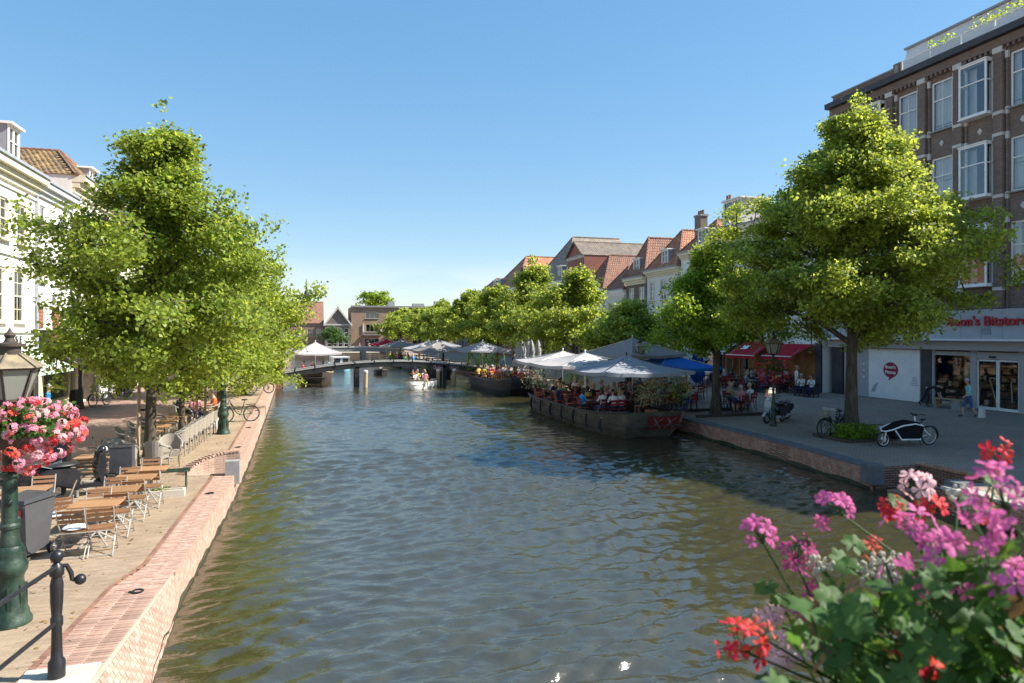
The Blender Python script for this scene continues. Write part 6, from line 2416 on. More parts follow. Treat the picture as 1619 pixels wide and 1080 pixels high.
# railing of the near bridge, lower left
t = thing('bridge_railing', 'black iron railing post with round finial and two rails at the lower left', 'railing', (-2.67, 8.62, 0))
b = MB()
b.box(.0, -.1, -.02, .74, .7, .1)
b.obj('stone_base', 'beige_stone', t)
b = MB()
b.lathe([(.085, .02), (.085, .2), (.06, .24), (.055, .34), (.05, .58), (.062, .6), (.062, .68), (.05, .7), (.062, .85), (.066, 1.05), (.05, 1.13), (.07, 1.15), (.075, 1.2), (.05, 1.26), (.03, 1.285), (.055, 1.31), (.072, 1.355), (.06, 1.4), (.02, 1.425)], n=14)
b.obj('post', 'black_metal', t, True)
for z in (.63, 1.24):
    b = MB()
    b.tube([(0, 0, z), (-.15, -1.05, z), (-.6, -4.2, z + .05)], .024, 8)
    b.obj('rail', 'black_metal', t, True)
b = MB()
b.tube([(0, 0, 1.24), (.09, .02, 1.24), (.13, .03, 1.15), (.14, .03, 1.08), (.2, .03, 1.06)], .025, 8)
b.ball((.22, .03, 1.07), .06, 12, 8)
b.obj('scroll', 'black_metal', t, True)

# ================================================================ right quay
def cargo_bike():
    t = thing('cargo_bike', 'white and black cargo bicycle with a long box parked beside the largest tree', 'cargo bicycle', (19.45, 18.45, 0), -.06)
    wheel(t, (-.92, 0, .25), .24, 1, tyre=.028, hub=.09)
    wheel(t, (.92, 0, .32), .31, 1, tyre=.024)
    b = MB()
    b.prism([(-.62, .27), (.34, .27), (.46, .66), (.1, .76), (-.4, .71), (-.8, .56)], 1, -.26, .26)
    b.obj('cargo_box', 'black_fabric', t)
    b = MB()
    pr_ = [(-.86, .58), (-.4, .73), (.1, .78), (.4, .72)]
    cov = [(-.72, .6), (-.3, .8), (.1, .86), (.34, .8)]
    for y in (-.2, .2):
        pass
    for (x0, z0), (x1, z1) in zip(cov, cov[1:]):
        b.quad((x0, -.24, z0), (x1, -.24, z1), (x1, .24, z1), (x0, .24, z0))
        b.quad((x0, -.27, z0 - .1), (x1, -.27, z1 - .1), (x1, -.24, z1), (x0, -.24, z0))
        b.quad((x0, .24, z0), (x1, .24, z1), (x1, .27, z1 - .1), (x0, .27, z0 - .1))
    b.obj('rain_cover', 'black_fabric', t)
    b = MB()
    for y in (-.28, .28):
        b.tube([(-.92, y * .25, .52), (-.8, y, .6), (-.4, y, .72), (.1, y, .77), (.42, y, .7)], .024, 7)
        b.tube([(-.7, y, .58), (-.45, y, .26), (.3, y, .24), (.45, y * .3, .4)], .026, 7)
        b.tube([(-.92, y * .22, .25), (-.88, y * .25, .5)], .018, 6)
    b.tube([(-.92, -.08, .52), (-.92, .08, .52)], .024, 6)
    b.tube([(.42, 0, .7), (.35, 0, .4), (.5, 0, .3), (.92, .06, .32), (.74, 0, .52), (.58, 0, .72), (.4, 0, .4)], .028, 7)
    b.tube([(.92, -.06, .32), (.72, 0, .5), (.4, 0, .46)], .018, 6)
    b.obj('frame', 'cargo_white', t, True)
    b = MB()
    b.tube([(.36, 0, .72), (.32, 0, 1.0)], .026, 6)
    b.obj('stem', 'cargo_white', t, True)
    b = MB()
    b.tube([(.5, -.28, 1.06), (.36, -.22, 1.08), (.3, 0, 1.0), (.36, .22, 1.08), (.5, .28, 1.06)], .016, 6)
    b.box(.3, 0, 1.06, .06, .2, .05)
    b.obj('handlebar', 'black_plastic', t, True)
    b = MB()
    b.tube([(.58, 0, .7), (.63, 0, .84)], .016, 6)
    b.ball((.66, 0, .87), (.14, .08, .035), 10, 6)
    b.obj('saddle', 'black_plastic', t, True)
    b = MB()
    for i in range(13):
        a0, a1 = -.3 + i * .22, -.3 + (i + 1) * .22
        P = lambda a, y: (.92 + .36 * math.cos(a), y, .32 + .36 * math.sin(a))
        b.quad(P(a0, -.03), P(a0, .03), P(a1, .03), P(a1, -.03))
    b.obj('mudguard', 'black_plastic', t)
    b = MB()
    b.tube([(.3, -.2, .3), (.34, -.26, .02)], .014, 5)
    b.tube([(.3, .2, .3), (.34, .26, .02)], .014, 5)
    b.obj('stand', 'black_plastic', t)
    b = MB()
    b.lathe([(.1, -.012), (.1, .012)], (.46, 0, .3), 14)
    b.tube([(.46, -.1, .3), (.58, -.12, .22)], .012, 5)
    b.tube([(.46, .1, .3), (.34, .12, .38)], .012, 5)
    b.obj('crank', 'black_plastic', t)
cargo_bike()
s3 = make_scooter('scooter_silver', screen=True, m2='scooter_black')
tag(s3, 'silver and black motor scooter with windscreen behind the right hand street lamp', 'scooter')
s3.location, s3.rotation_euler = (19.15, 24.9, 0), (0, 0, .35)
s4 = dup(s3, (19.95, 25.7, 0), .2, 'second scooter half hidden behind the silver one')
# tree pit edging and hoop at the big tree
t = thing('tree_pit', 'low timber edging round the foot of the largest tree', 'edging', (18.95, 20.3, 0))
for x0, y0, x1, y1 in ((-1.0, -.85, 1.1, -.85), (-1.0, .85, 1.1, .85), (-1.0, -.8, -1.0, .8), (1.1, -.8, 1.1, .8)):
    b = MB()
    b.bar((x0, y0, .05), (x1, y1, .05), .1, .12)
    b.obj('edge_board', 'dark_wood', t)
b = MB()
b.tube([(-.5, -.7, 0), (-.5, -.7, .5), (-.48, -.5, .54), (.8, -.5, .54), (.85, -.6, .5), (.85, -.6, 0)], .02, 6)
b.obj('hoop', 'black_metal', t, True)
t = thing('tree_pit', 'raised timber platform round the shaded tree by the barge bow', 'edging', (18.4, 28.4, 0))
for y in (-1.1, 1.1):
    b = MB()
    b.bar((-1.6, y, .06), (2.2, y, .06), .14, .14)
    b.obj('edge_board', 'dark_wood', t)
# people at the shop
person((28.76, 23.9, 0), -1.9, 'walk', 'teal', 'denim', 'grey', 'person in pale teal shirt and blue shorts walking to the shop door', shorts=True)
person((30.9, 27.9, 0), -PI / 2 - 1.1 + PI * 1.0, 'bend', 'black', 'black', 'dark', 'person in black bending over the bench at the shop window')
t = thing('bench', 'wooden bench with a concrete block foot before the shop window', 'bench', (31.2, 26.9, 0), -PI / 2)
for i in range(3):
    b = MB()
    b.box(0, -.16 + .16 * i, .48, 1.9, .14, .05)
    b.obj('plank', 'raw_wood', t)
b = MB()
b.box(.45, 0, .22, .45, .46, .44)
b.obj('block', 'grey_stone', t)
b = MB()
b.box(-.75, 0, .22, .1, .44, .44)
b.bar((-.7, .0, .1), (.25, .0, .38), .1, .08)
b.obj('brace', 'raw_wood', t)
t = thing('shopping_bag', 'white carrier bag standing next to the person in teal', 'bag', (29.3, 23.7, 0), .4)
b = MB()
b.add([(-.18, -.1, 0), (.18, -.1, 0), (.18, .1, 0), (-.18, .1, 0), (-.2, -.06, .42), (.2, -.07, .45), (.19, .05, .43), (-.2, .06, .45)], [(3, 2, 1, 0), (0, 1, 5, 4), (1, 2, 6, 5), (2, 3, 7, 6), (3, 0, 4, 7)])
b.obj('sack', 'cloth_white', t)
b = MB()
b.tube([(-.08, 0, .42), (-.06, 0, .58), (.06, 0, .58), (.08, 0, .42)], .008, 5)
b.obj('handle', 'cloth_white', t)

# ---- terrace before the red awnings
cnt = {}
ORD = ['nearest', 'second nearest', 'third nearest', 'fourth', 'fifth', 'sixth', 'seventh', 'eighth', 'ninth', 'tenth', 'farthest']
SIDES = ['right', 'far', 'left', 'near']
def guest(x, y, z, rz, where, pose='sit', sh=None, nth=None):
    sh = sh or rng.choice(SHIRTS)
    hr = rng.choice(['dark', 'dark', 'blond', 'grey'])
    lb = hr + ' haired person in ' + sh + ', ' + (nth or where)
    lb = lb.replace(' beyond the footbridge', ' past the footbridge')
    person((x, y, z), rz, pose, sh, rng.choice(['navy', 'denim', 'black', 'tan']), hr, lb, 'guests ' + where, long=rng.random() < .45, shorts=rng.random() < .4)
def set_table(x, y, z, where, people=.5, chairs=4, proto=None, tproto=None, rot=0.0, cname='red slatted chair'):
    n_ = cnt[where] = cnt.get(where, 0) + 1
    nth = ORD[min(n_, len(ORD)) - 1] + ' table ' + where
    (tproto or rtb).put((x, y, z), rot, 'dark bistro table, ' + ORD[min(n_, len(ORD)) - 1] + ' of those ' + where, 'tables ' + where)
    for k in range(chairs):
        a = rot + k * 2 * PI / chairs + .1
        cx, cy = x + .66 * math.cos(a), y + .66 * math.sin(a)
        rz = math.atan2(math.cos(a), -math.sin(a)) + rng.uniform(-.15, .15)
        rz = a - PI / 2
        side = SIDES[k % 4] if chairs == 4 else ('right', 'left', 'near')[k % 3]
        (proto or red).put((cx, cy, z), rz, cname + ' on the ' + side + ' side of the ' + nth, 'chairs ' + where)
        if rng.random() < people:
            guest(cx, cy, z, rz, where, nth=side + ' side, ' + nth)
for x, y in ((29.6, 37.2), (29.4, 38.9), (29.5, 40.7), (29.6, 42.5), (29.7, 44.2), (27.9, 38.2), (27.8, 40.2), (27.9, 42.2), (27.9, 44.2), (30.9, 39.6), (30.9, 42.0)):
    set_table(x, y, 0, 'under the red awnings', .42, 4, rot=rng.uniform(-.3, .3))
person((29.6, 36.4, 0), 1.2, 'stand', 'white', 'white', 'blond', 'waiter in white standing under the right red awning')
for i, (x, y) in enumerate(((28.9, 35.1), (28.95, 34.3))):
    t = thing('lounge_chair', ('left' if i == 0 else 'right') + ' black lounge chair of the pair beside the red awning', 'armchair', (x, y, 0), -1.2)
    b = MB()
    b.box(0, 0, .3, .7, .7, .28)
    b.obj('seat', 'black_plastic', t)
    b = MB()
    b.box(0, .34, .55, .7, .14, .6)
    b.obj('backrest', 'black_plastic', t)
    for sx in (-.33, .33):
        b = MB()
        b.box(sx, -.04, .42, .12, .6, .36)
        b.obj('armrest', 'black_plastic', t)
        for sy in (-.28, .28):
            b = MB()
            b.box(sx * .9, sy, .08, .05, .05, .16)
            b.obj('leg', 'black_metal', t)
    person((x, y, .0), -1.2, 'sit', 'white', 'navy', ['grey', 'dark'][i], 'person in white shirt in the ' + ('left' if i == 0 else 'right') + ' black lounge chair', 'guests in the lounge chairs')
for i, (x, y) in enumerate(((24.5, 44), (25.5, 47), (22.8, 45.5))):
    t = thing('potted_plant', ['tall potted plant before the striped awning', 'bushy potted plant left of the striped awning', 'potted plant between the blue closed parasol and the shop'][i], 'potted plant', (x, y, 0), 0, 'potted plants before the shops')
    b = MB()
    b.lathe([(.2, 0), (.3, .45), (.27, .45), (.05, .4)], n=12)
    b.obj('pot', 'terracotta', t, True)
    leaf_clump('foliage', 'leaf_dark', t, 320, (0, 0, 1.0), (.3, .3, .35), .12, 100 + i)
# tables by the shaded tree
for x, y in ((19.7, 28.9), (20.8, 29.8), (17.6, 30.0), (17.5, 31.6)):
    set_table(x, y, 0, 'round the shaded tree', .45, 4, rot=rng.uniform(-.3, .3))
for x, y in ((18.6, 33.2), (19.8, 34.6), (18.3, 35.6), (21.4, 35.2), (18.6, 37.4), (20.4, 37.4)):
    set_table(x, y, 0, 'under the blue parasol', .5, 4, rot=rng.uniform(-.3, .3))
U = lambda t, loc, rz, lb: (setattr(t, 'location', loc), setattr(t, 'rotation_euler', (0, 0, rz)), tag(t, lb))
U(make_parasol('parasol', 'parasol_blue', 2.0, 2.0, 2.75, 4, 'steel'), (19.3, 34.2, 0), .1, 'open blue parasol on the quay behind the nearest barge parasol')
U(make_parasol('parasol', 'parasol_taupe', 2.1, 2.7, 3.6, 4, 'steel'), (17.55, 35.2, 0), .3, 'open taupe parasol on the quay beside the street lamp')
U(make_parasol('parasol', 'parasol_white', 1.5, 2.2, 2.9, 8), (25.2, 42.0, 0), 0, 'small white round parasol near the striped awning')
U(make_closed('closed_parasol', 'closed_blue', 3.0, .42), (22.6, 36.6, 0), 0, 'tall closed dark blue parasol left of the shaded tree')
cg = Proto(make_closed('closed_parasol', 'closed_grey', 3.3, .36))
for i, (x, y) in enumerate(((16.75, 53.6), (17.35, 53.0), (17.6, 54.6), (18.2, 53.8), (17.0, 55.5))):
    cg.put((x, y, 0), i * .7, ['leftmost', 'second from left', 'middle', 'second from right', 'rightmost'][[4, 0, 1, 2, 3].index(i)] + ' of the five closed grey parasols behind the orange chairs', 'closed grey parasols')

# ================================================================ barges and boats
bg = make_boat('terrace_barge', 3.75, 13.0, .9, 'hull_grey', 'dark_wood', 'barge') if False else make_boat('terrace_barge', 13.0, 3.8, .9, 'hull_grey', 'hull_dark', 'barge', bow=.34, flat=.68)
bg.location = (13.95, 32.3, -.65)
tag(bg, 'large grey terrace barge with blunt raked bow, red chairs and white parasols')
def on_bow(x, u):
    # point on the raked bow plate: u 0 at the waterline edge, 1 at the top
    return (x, -6.5 + 1.0 * (1 - u) - .1, -.2 + 1.34 * u)
b = MB()
b.quad(on_bow(-.2, .42), on_bow(1.1, .42), on_bow(1.2, .86), on_bow(-.3, .86))
o = b.obj('bow_panel', 'bow_red', bg)
for p0, p1 in ((-.05, .4), (.4, -.05), (.6, 1.0), (1.0, .6)):
    s_ = MB()
    a, c = Vector(on_bow(p0, .46)), Vector(on_bow(p1, .82))
    s_.bar(a + Vector((0, -.015, 0)), c + Vector((0, -.015, 0)), .09, .02)
    s_.obj('cross_bar', 'bow_bar', o)
for i, y in enumerate((-5.2, -3.6, -2.0, -.4, 1.2, 2.8, 4.4)):
    s_ = MB()
    s_.tube([(-1.93, y, .86), (-1.95, y + .05, .45), (-1.9, y, .2)], .05, 6)
    if i % 2 == 0:
        s_.ball((-1.98, y + .03, .55), (.08, .1, .18), 8, 6)
    s_.obj('fender', 'rubber', bg, True)
DZ = -.65 + .9 * .62
ROW = sorted([(12.95, y) for y in (29.9, 31.5, 33.1, 34.7, 36.3)] + [(14.8, y) for y in (29.6, 31.3, 33.0, 34.7, 36.4, 37.6)], key=lambda q: q[1])
for x, y in ROW:
    set_table(x, y, DZ, 'on the terrace barge', .5, 4, rot=rng.uniform(-.2, .2))
person((13.35, 28.75, DZ), PI, 'sit', 'white', 'navy', 'dark', 'person in white seen from behind at the barge\'s near table')
person((13.75, 28.85, DZ), PI + .1, 'sit', 'white', 'denim', 'blond', 'blond person in white beside the one seen from behind on the barge', long=True)
red.put((13.35, 28.75, DZ), PI, 'red chair under the dark haired person in white on the barge', 'chairs on the terrace barge')
red.put((13.75, 28.85, DZ), PI + .1, 'red chair under the blond person in white on the barge', 'chairs on the terrace barge')
rtb.put((13.5, 29.2, DZ), 0, 'bistro table before the couple in white on the barge', 'tables on the terrace barge')
PU = Proto(make_parasol('parasol', 'parasol_white', 2.2, 2.4, 2.95))
PU.put((13.4, 32.2, DZ), .05, 'white parasol in the middle of the terrace barge', 'large parasols on the terrace barge')
PU.put((13.6, 35.9, DZ), -.05, 'white parasol at the far end of the terrace barge', 'large parasols on the terrace barge')
U(make_parasol('parasol', 'parasol_grey', 2.25, 2.25, 2.9, 4, 'black_metal'), (14.1, 28.9, DZ), .0, 'shaded white parasol, coloured bluish grey, nearest the bow of the terrace barge')  # white canopy; its shade is put into the grey cloth colour
def olive(x, y, z, lb, h=1.1, m='leaf_olive', n=900, s_=.42, seed=5, pot='terracotta'):
    t = thing('potted_tree', lb, 'potted plant', (x, y, z), 0, 'potted trees on the barges')
    b = MB()
    b.lathe([(.17, 0), (.27, .4), (.3, .42), (.3, .48), (.25, .48), (.05, .43)], n=14)
    b.obj('pot', pot, t, True)
    b = MB()
    b.tube([(0, 0, .4), (.02, .01, .7), (0, 0, .95)], [.03, .025, .02], 6)
    r = random.Random(seed)
    for i in range(16):
        a, e = r.uniform(0, 6.3), r.uniform(.3, 1)
        b.tube([(0, 0, .8 + .1 * (i % 3)), (s_ * .6 * math.cos(a) * e, s_ * .6 * math.sin(a) * e, .45 + h * .8), (s_ * 1.2 * math.cos(a) * e, s_ * 1.2 * math.sin(a) * e, .5 + h * (.85 + .4 * r.random()))], [.012, .008, .003], 4)
    b.obj('trunk', 'bark', t, True)
    leaf_clump('foliage', m, t, n, (0, 0, .45 + h * .8), (s_, s_, h * .3), .085, seed)
olive(14.7, 27.6, DZ, 'silvery olive bush in a terracotta pot near the barge bow', 1.15)
olive(15.6, 26.9, DZ, 'tall green plant in a terracotta pot at the barge bow corner', 1.35, 'leaf_green', 500, .25, 6)
olive(12.9, 38.0, DZ, 'yellowish bush at the stern of the terrace barge', 1.0, 'leaf_olive', 700, .5, 7)
olive(15.3, 38.2, DZ, 'dark green bush at the stern of the terrace barge', 1.0, 'leaf_green', 700, .5, 8)
b2 = make_boat('terrace_barge', 11.5, 3.2, .95, 'hull_dark', 'hull_grey', 'barge', bow=.35, flat=.45)
b2.location = (14.5, 52.4, -.65)
tag(b2, 'dark terrace barge with orange chairs moored before the closed grey parasols')
D2 = -.65 + .95 * .62
for i in range(11):
    orc.put((13.4 + (i % 2) * .6 + .2, 47.9 + (i // 2) * .75, D2), PI * .5 + rng.uniform(-.2, .2), ('canal side' if i % 2 == 0 else 'quay side') + ' orange chair, ' + ORD[min(i // 2, 10)] + ' of the row along the dark barge', 'orange chairs on the dark barge')
for x, y in ((15.2, 48.6), (15.2, 50.4), (14.6, 52.6), (14.4, 54.6), (15.4, 53.6), (13.6, 53.6)):
    set_table(x, y, D2, 'on the dark barge', .7, 3, proto=orc, cname='orange slatted chair')
olive(13.8, 57.2, D2, 'leafy bush at the stern of the dark barge', 1.4, 'leaf_green', 900, .7, 21)
olive(15.0, 56.9, D2, 'second leafy bush at the stern of the dark barge', 1.2, 'leaf_green', 900, .6, 22)
bt = make_boat('motor_boat', 4.6, 2.1, .62, 'hull_white', 'dark_wood', 'boat', bow=.55)
bt.location, bt.rotation_euler = (8.6, 58.0 - 2, -.65), (0, 0, -.5)
tag(bt, 'small white motor boat full of people coming under the footbridge')
BD = -.65 + .62 * .62 - .25
for x, y, s_, h_ in ((8.2, 55.2, 'white', 'dark'), (8.95, 55.1, 'pink', 'blond'), (8.1, 56.0, 'black', 'dark'), (9.1, 56.0, 'tan', 'blond'), (8.6, 56.8, 'yellow', 'grey'), (9.2, 57.2, 'white', 'blond'), (8.3, 57.4, 'orange', 'dark')):
    person((x, y, BD), rng.uniform(-.6, .6), 'sit', s_, 'tan', h_, 'person in ' + s_ + ' top with ' + h_ + ' hair in the white motor boat', 'people in the white motor boat', long=h_ == 'blond')
b = MB()
for y in (-1.0, 0.1, 1.1):
    b.box(0, y, .42, 1.5, .35, .06)
tag(b.obj('thwart', 'teak', bt), kind='stuff')
b = MB()
b.box(.0, 2.35, .55, .35, .3, .5)
b.box(.0, 2.45, .2, .14, .16, .6)
b.obj('outboard_motor', 'black_plastic', bt)

# ---- footbridge
fbz = lambda u: .42 + 1.02 * (1 - (2 * u - 1) ** 2)
fbr = thing('footbridge', 'low dark arched footbridge crossing the canal on two wooden piers', 'footbridge', (6.8, 59.6, 0))
x0, x1 = -9.6, 9.6
N = 24
for s_, y in (('beam', -1.05), ('beam', 1.05)):
    b = MB()
    for i in range(N):
        u, v = i / N, (i + 1) / N
        xa, xb = x0 + (x1 - x0) * u, x0 + (x1 - x0) * v
        za, zb = fbz(u), fbz(v)
        b.add([(xa, y - .12, za - .42), (xb, y - .12, zb - .42), (xb, y + .12, zb - .42), (xa, y + .12, za - .42), (xa, y - .12, za), (xb, y - .12, zb), (xb, y + .12, zb), (xa, y + .12, za)],
              [(3, 2, 1, 0), (4, 5, 6, 7), (0, 1, 5, 4), (2, 3, 7, 6)])
    b.obj(s_, 'hull_dark', fbr)
b = MB()
for i in range(int((x1 - x0) / .2)):
    u = (i + .5) / int((x1 - x0) / .2)
    b.box(x0 + (x1 - x0) * u, 0, fbz(u) - .06, .18, 1.9, .06)
tag(b.obj('deck_boards', 'raw_wood', fbr), kind='stuff')
for y in (-1.17, 1.17):
    b = MB()
    b.tube([(x0 + (x1 - x0) * i / N, y, fbz(i / N) + .03) for i in range(N + 1)], .05, 6)
    b.obj('kerb_rail', 'light_metal', fbr, True)
    for i in range(13):
        u = i / 12
        b = MB()
        b.box(x0 + (x1 - x0) * u, y, fbz(u) + .12, .06, .06, .26)
        b.box(x0 + (x1 - x0) * u, y, fbz(u) - .02, .1, .1, .22)
        b.obj('post', 'black_metal', fbr)
for x in (-3.0, 4.4):
    for y in (-1.0, 1.0):
        b = MB()
        b.box(x, y, -.3, .34, .34, 2.7)
        b.obj('pile', 'hull_dark', fbr)
    b = MB()
    b.box(x, 0, .72, .3, 2.4, .3)
    b.obj('cross_beam', 'hull_dark', fbr)
for x in (-9.4, 9.4):
    b = MB()
    b.box(x, 0, -.3, .8, 2.8, 1.5)
    b.obj('abutment', 'quay_face_dark', fbr)
b = MB()
b.box(-9.3, -1.35, .55, .42, .42, 1.1)
b.obj('gate_post', 'dark_wood', fbr)
for i, (x, y) in enumerate(((4.45, 58.2), (12.0, 58.3), (10.6, 58.3))):
    t = thing('mooring_pile', ['weathered mooring pile with white top beside the left bridge pier', 'mooring pile right of the right bridge pier', 'mooring pile left of the right bridge pier'][i], 'mooring pile', (x, y, -.9), 0, 'mooring piles')
    b = MB()
    b.tube([(0, 0, 0), (.03, 0, 1.55)], .17, 10)
    b.obj('post', 'raw_wood', t, True)
    b = MB()
    b.lathe([(.19, 1.5), (.18, 1.62), (.02, 1.7)], (.03, 0, 0), 10)
    b.obj('cap', 'white_paint', t, True)
    if i:
        leaf_clump('flowers', 'petal_pale', t, 120, (0, 0, 1.75), (.22, .22, .12), .08, 60 + i)
# boats beyond the footbridge
q = make_boat('terrace_boat', 8.0, 3.4, .85, 'dark_wood', 'raw_wood', 'boat', bow=.4, flat=.4)
q.location = (.4, 67.5, -.65)
tag(q, 'brown terrace boat moored left behind the footbridge under a cream parasol')
U(make_parasol('parasol', 'parasol_white', 2.0, 2.2, 3.2), (.5, 67, -.15), .2, 'cream parasol on the brown boat behind the footbridge')
for i in range(7):
    guest(-.6 + (i % 3) * .9, 65.2 + i * .6, -.15, rng.uniform(0, 6), 'on the brown boat behind the footbridge')
q = make_boat('cabin_boat', 6.5, 2.4, .8, 'boat_blue', 'hull_white', 'boat', bow=.45)
q.location, q.rotation_euler = (3.6, 86, -.65), (0, 0, .1)
tag(q, 'pale blue cabin boat moored beyond the footbridge')
b = MB()
b.box(0, .6, 1.1, 1.8, 2.8, 1.0)
b.box(0, .6, 1.62, 2.0, 3.1, .08)
b.obj('cabin', 'hull_white', q)
for x in (-.5, .5):
    b = MB()
    b.box(x, -.82, 1.2, .7, .03, .5)
    b.obj('window', 'black_plastic', q)
for i, (x, y, l_, lb) in enumerate(((12.6, 72, 10, 'dark barge with parasols moored right behind the footbridge'), (12.9, 86, 11, 'second dark barge beyond the footbridge on the right'), (12.6, 101, 10, 'far dark barge moored on the right bank'), (7.4, 75.5, 3.4, 'small open rowing boat crossing beyond the footbridge'))):
    q = make_boat('moored_barge' if i < 3 else 'rowing_boat', l_, 3.2 if i < 3 else 1.4, .8 if i < 3 else .5, 'hull_dark', 'hull_grey', 'barge' if i < 3 else 'boat', bow=.35, flat=.4 if i < 3 else 0)
    q.location = (x, y, -.65)
    tag(q, lb)
    if i < 3:
        for k in range(8):
            guest(x - 1.1 + (k % 3) * 1.1, y - 3 + k * .85, -.2, rng.uniform(0, 6), 'on the dark barges beyond the footbridge')
        for k in range(2):
            t = thing('planter', ('near' if k == 0 else 'far') + ' box of green plants on the ' + ['first', 'second', 'third'][i] + ' dark barge behind the footbridge', 'planter', (x - 1.3 + k * .3, y - 2.5 + k * 4, -.15), 0, 'planters on the far barges')
            b = MB()
            b.box(0, 0, .2, .5, 2.0, .4)
            b.obj('box', 'dark_wood', t)
            leaf_clump('foliage', 'leaf_green', t, 400, (0, 0, .65), (.25, .8, .25), .13, 70 + k + i * 5)
person((7.4, 75.8, -.6), 0, 'sit', 'white', 'navy', 'dark', 'person in white rowing the small open boat')
for x, y, m, lb, hf in ((13.2, 73, 'parasol_taupe', 'taupe parasol on the dark barge behind the footbridge', 2.2), (14.2, 84.5, 'parasol_white', 'wide white parasol beyond the footbridge on the right', 2.6), (12.6, 99, 'parasol_taupe', 'brownish parasol far on the right bank', 2.6), (16.8, 92, 'parasol_grey', 'grey parasol on the far right bank', 2.4), (16.5, 66, 'parasol_grey', 'dark grey parasol next to the footbridge end', 2.0), (12.5, 118, 'parasol_red', 'red parasol near the stone bridge', 2.4)):
    U(make_parasol('parasol', m, hf, 2.2, 3.1), (x, y, -.15 if x < 15 else 0), .15, lb)
for i in range(18):
    x, y = rng.uniform(18.5, 27), rng.uniform(50, 100)
    s_ = rng.choice(SHIRTS)
    person((x, y, 0), rng.uniform(0, 6), 'walk', s_, rng.choice(['navy', 'denim', 'tan', 'black']), rng.choice(['dark', 'blond']), 'person in ' + s_ + ' top walking on the far right quay behind the ' + ('closed parasols' if y < 62 else 'footbridge end' if y < 78 else 'far moored barges'), 'people walking along the far right quay', long=rng.random() < .5)
for i in range(12):
    x, y = rng.uniform(4, 24), rng.uniform(166.5, 168)
    s_ = rng.choice(SHIRTS)
    person((x, y, 0), rng.uniform(0, 6), 'walk', s_, rng.choice(['navy', 'denim', 'tan']), 'dark', 'person in ' + s_ + ' top before the flat roofed block', 'people at the far end of the canal')

# ================================================================ flowers
def floret(nm, r, cup=.3, n=5, seed=0):
    q = random.Random(seed)
    b = MB()
    for i in range(n):
        a = 2 * PI * i / n + q.uniform(-.15, .15)
        L_, w = r * q.uniform(.85, 1.15), r * q.uniform(.28, .4)
        def P(u, v):
            rr = L_ * u
            ww = w * v
            return (rr * math.cos(a) - ww * math.sin(a), rr * math.sin(a) + ww * math.cos(a), cup * r * (u ** 1.5) - .12 * r * v * v + .25 * r * (u > .9) * -.5)
        b.add([P(.05, 0), P(.4, -.55), P(.5, 0), P(.4, .55), P(.8, -1), P(.85, 0), P(.8, 1), P(1.0, -.5), P(1.06, 0), P(1.0, .5)],
              [(0, 1, 2), (0, 2, 3), (1, 4, 5, 2), (2, 5, 6, 3), (4, 7, 8, 5), (5, 8, 9, 6)])
    return b
FL = {}
def flmesh(c, k=0):
    if (c, k) not in FL:
        FL[(c, k)] = floret('floret', .0165, .3, seed=k).mesh('floret', 'petal_' + c, True)
    return FL[(c, k)]
def gleaf(r, seed):
    q = random.Random(seed)
    b = MB()
    n = 26
    vs = [(0, 0, -.1 * r)]
    for ring_ in (.55, 1.0):
        for i in range(n):
            a = -PI / 2 + .18 + (2 * PI - .36) * i / (n - 1)
            lob = 1 + (.15 * math.cos(7 * a) + .06 * math.cos(21 * a)) * ring_
            vs.append((r * ring_ * lob * math.cos(a), r * ring_ * lob * math.sin(a), r * (.12 * ring_ + .1 * math.sin(3.5 * a + seed) * ring_ - .12 * (ring_ == 1))))
    fs = [(0, 1 + i, 2 + i) for i in range(n - 1)] + [(1 + i, 1 + n + i, 2 + n + i, 2 + i) for i in range(n - 1)]
    b.add(vs, fs)
    return b.mesh('leaf', 'leaf_geranium', True)
LFM = [gleaf(.025, k) for k in range(4)]
DRY = gleaf(.026, 9)
DRY.materials[0] = M['leaf_dry']
def orient(o, d, spin=0):
    o.rotation_mode = 'QUATERNION'
    from mathutils import Quaternion
    o.rotation_quaternion = Vector(d).to_track_quat('Z', 'Y') @ Quaternion((0, 0, 1), spin)
cs, sn = math.cos(YAW), math.sin(YAW)
TX, TY, TZ = 1.0, 1.27, 3.05            # trough: to the right, ahead, height of its rim
def wpos(lx, ly, z):
    return (lx * cs + ly * sn, -lx * sn + ly * cs, z)
deck = MB()
deck.box(8.2, -2.4, 2.05, 26, 6.4, .3)
struct(deck.obj('bridge_deck', 'grey_stone', None, loc=(0, 0, 0), rz=-YAW))
rl_ = thing('bridge_rail', 'iron rail of the near bridge carrying the flower trough', 'railing', wpos(0, .98, 2.2), -YAW)
b = MB()
b.tube([(-1.2, 0, .82), (4.2, 0, .82)], .03, 8)
b.obj('rail', 'black_metal', rl_, True)
for i in range(4):
    b = MB()
    b.tube([(-1.1 + i * 1.7, -.2, 0), (-1.1 + i * 1.7, 0, .1), (-1.1 + i * 1.7, 0, .9)], .035, 8)
    b.obj('post', 'black_metal', rl_, True)
tr = thing('flower_trough', 'dark flower trough hanging outside the near bridge rail', 'planter', wpos(TX, TY, TZ - .25), -YAW)
b = MB()
b.box(0, 0, .0, 1.5, .3, .02)
for y in (-.15, .15):
    b.box(0, y, .125, 1.5, .02, .25)
for x in (-.75, .75):
    b.box(x, 0, .125, .02, .28, .25)
b.obj('box', 'dark_wood', tr)
b = MB()
b.box(0, 0, .2, 1.46, .27, .03)
b.obj('soil', 'soil', tr)
b = MB()
for x in (-.6, .6):
    b.tube([(x, -.15, .2), (x, -.27, .22), (x, -.27, .0)], .012, 6)
b.obj('hook', 'black_metal', tr)
F_ = 1079.3
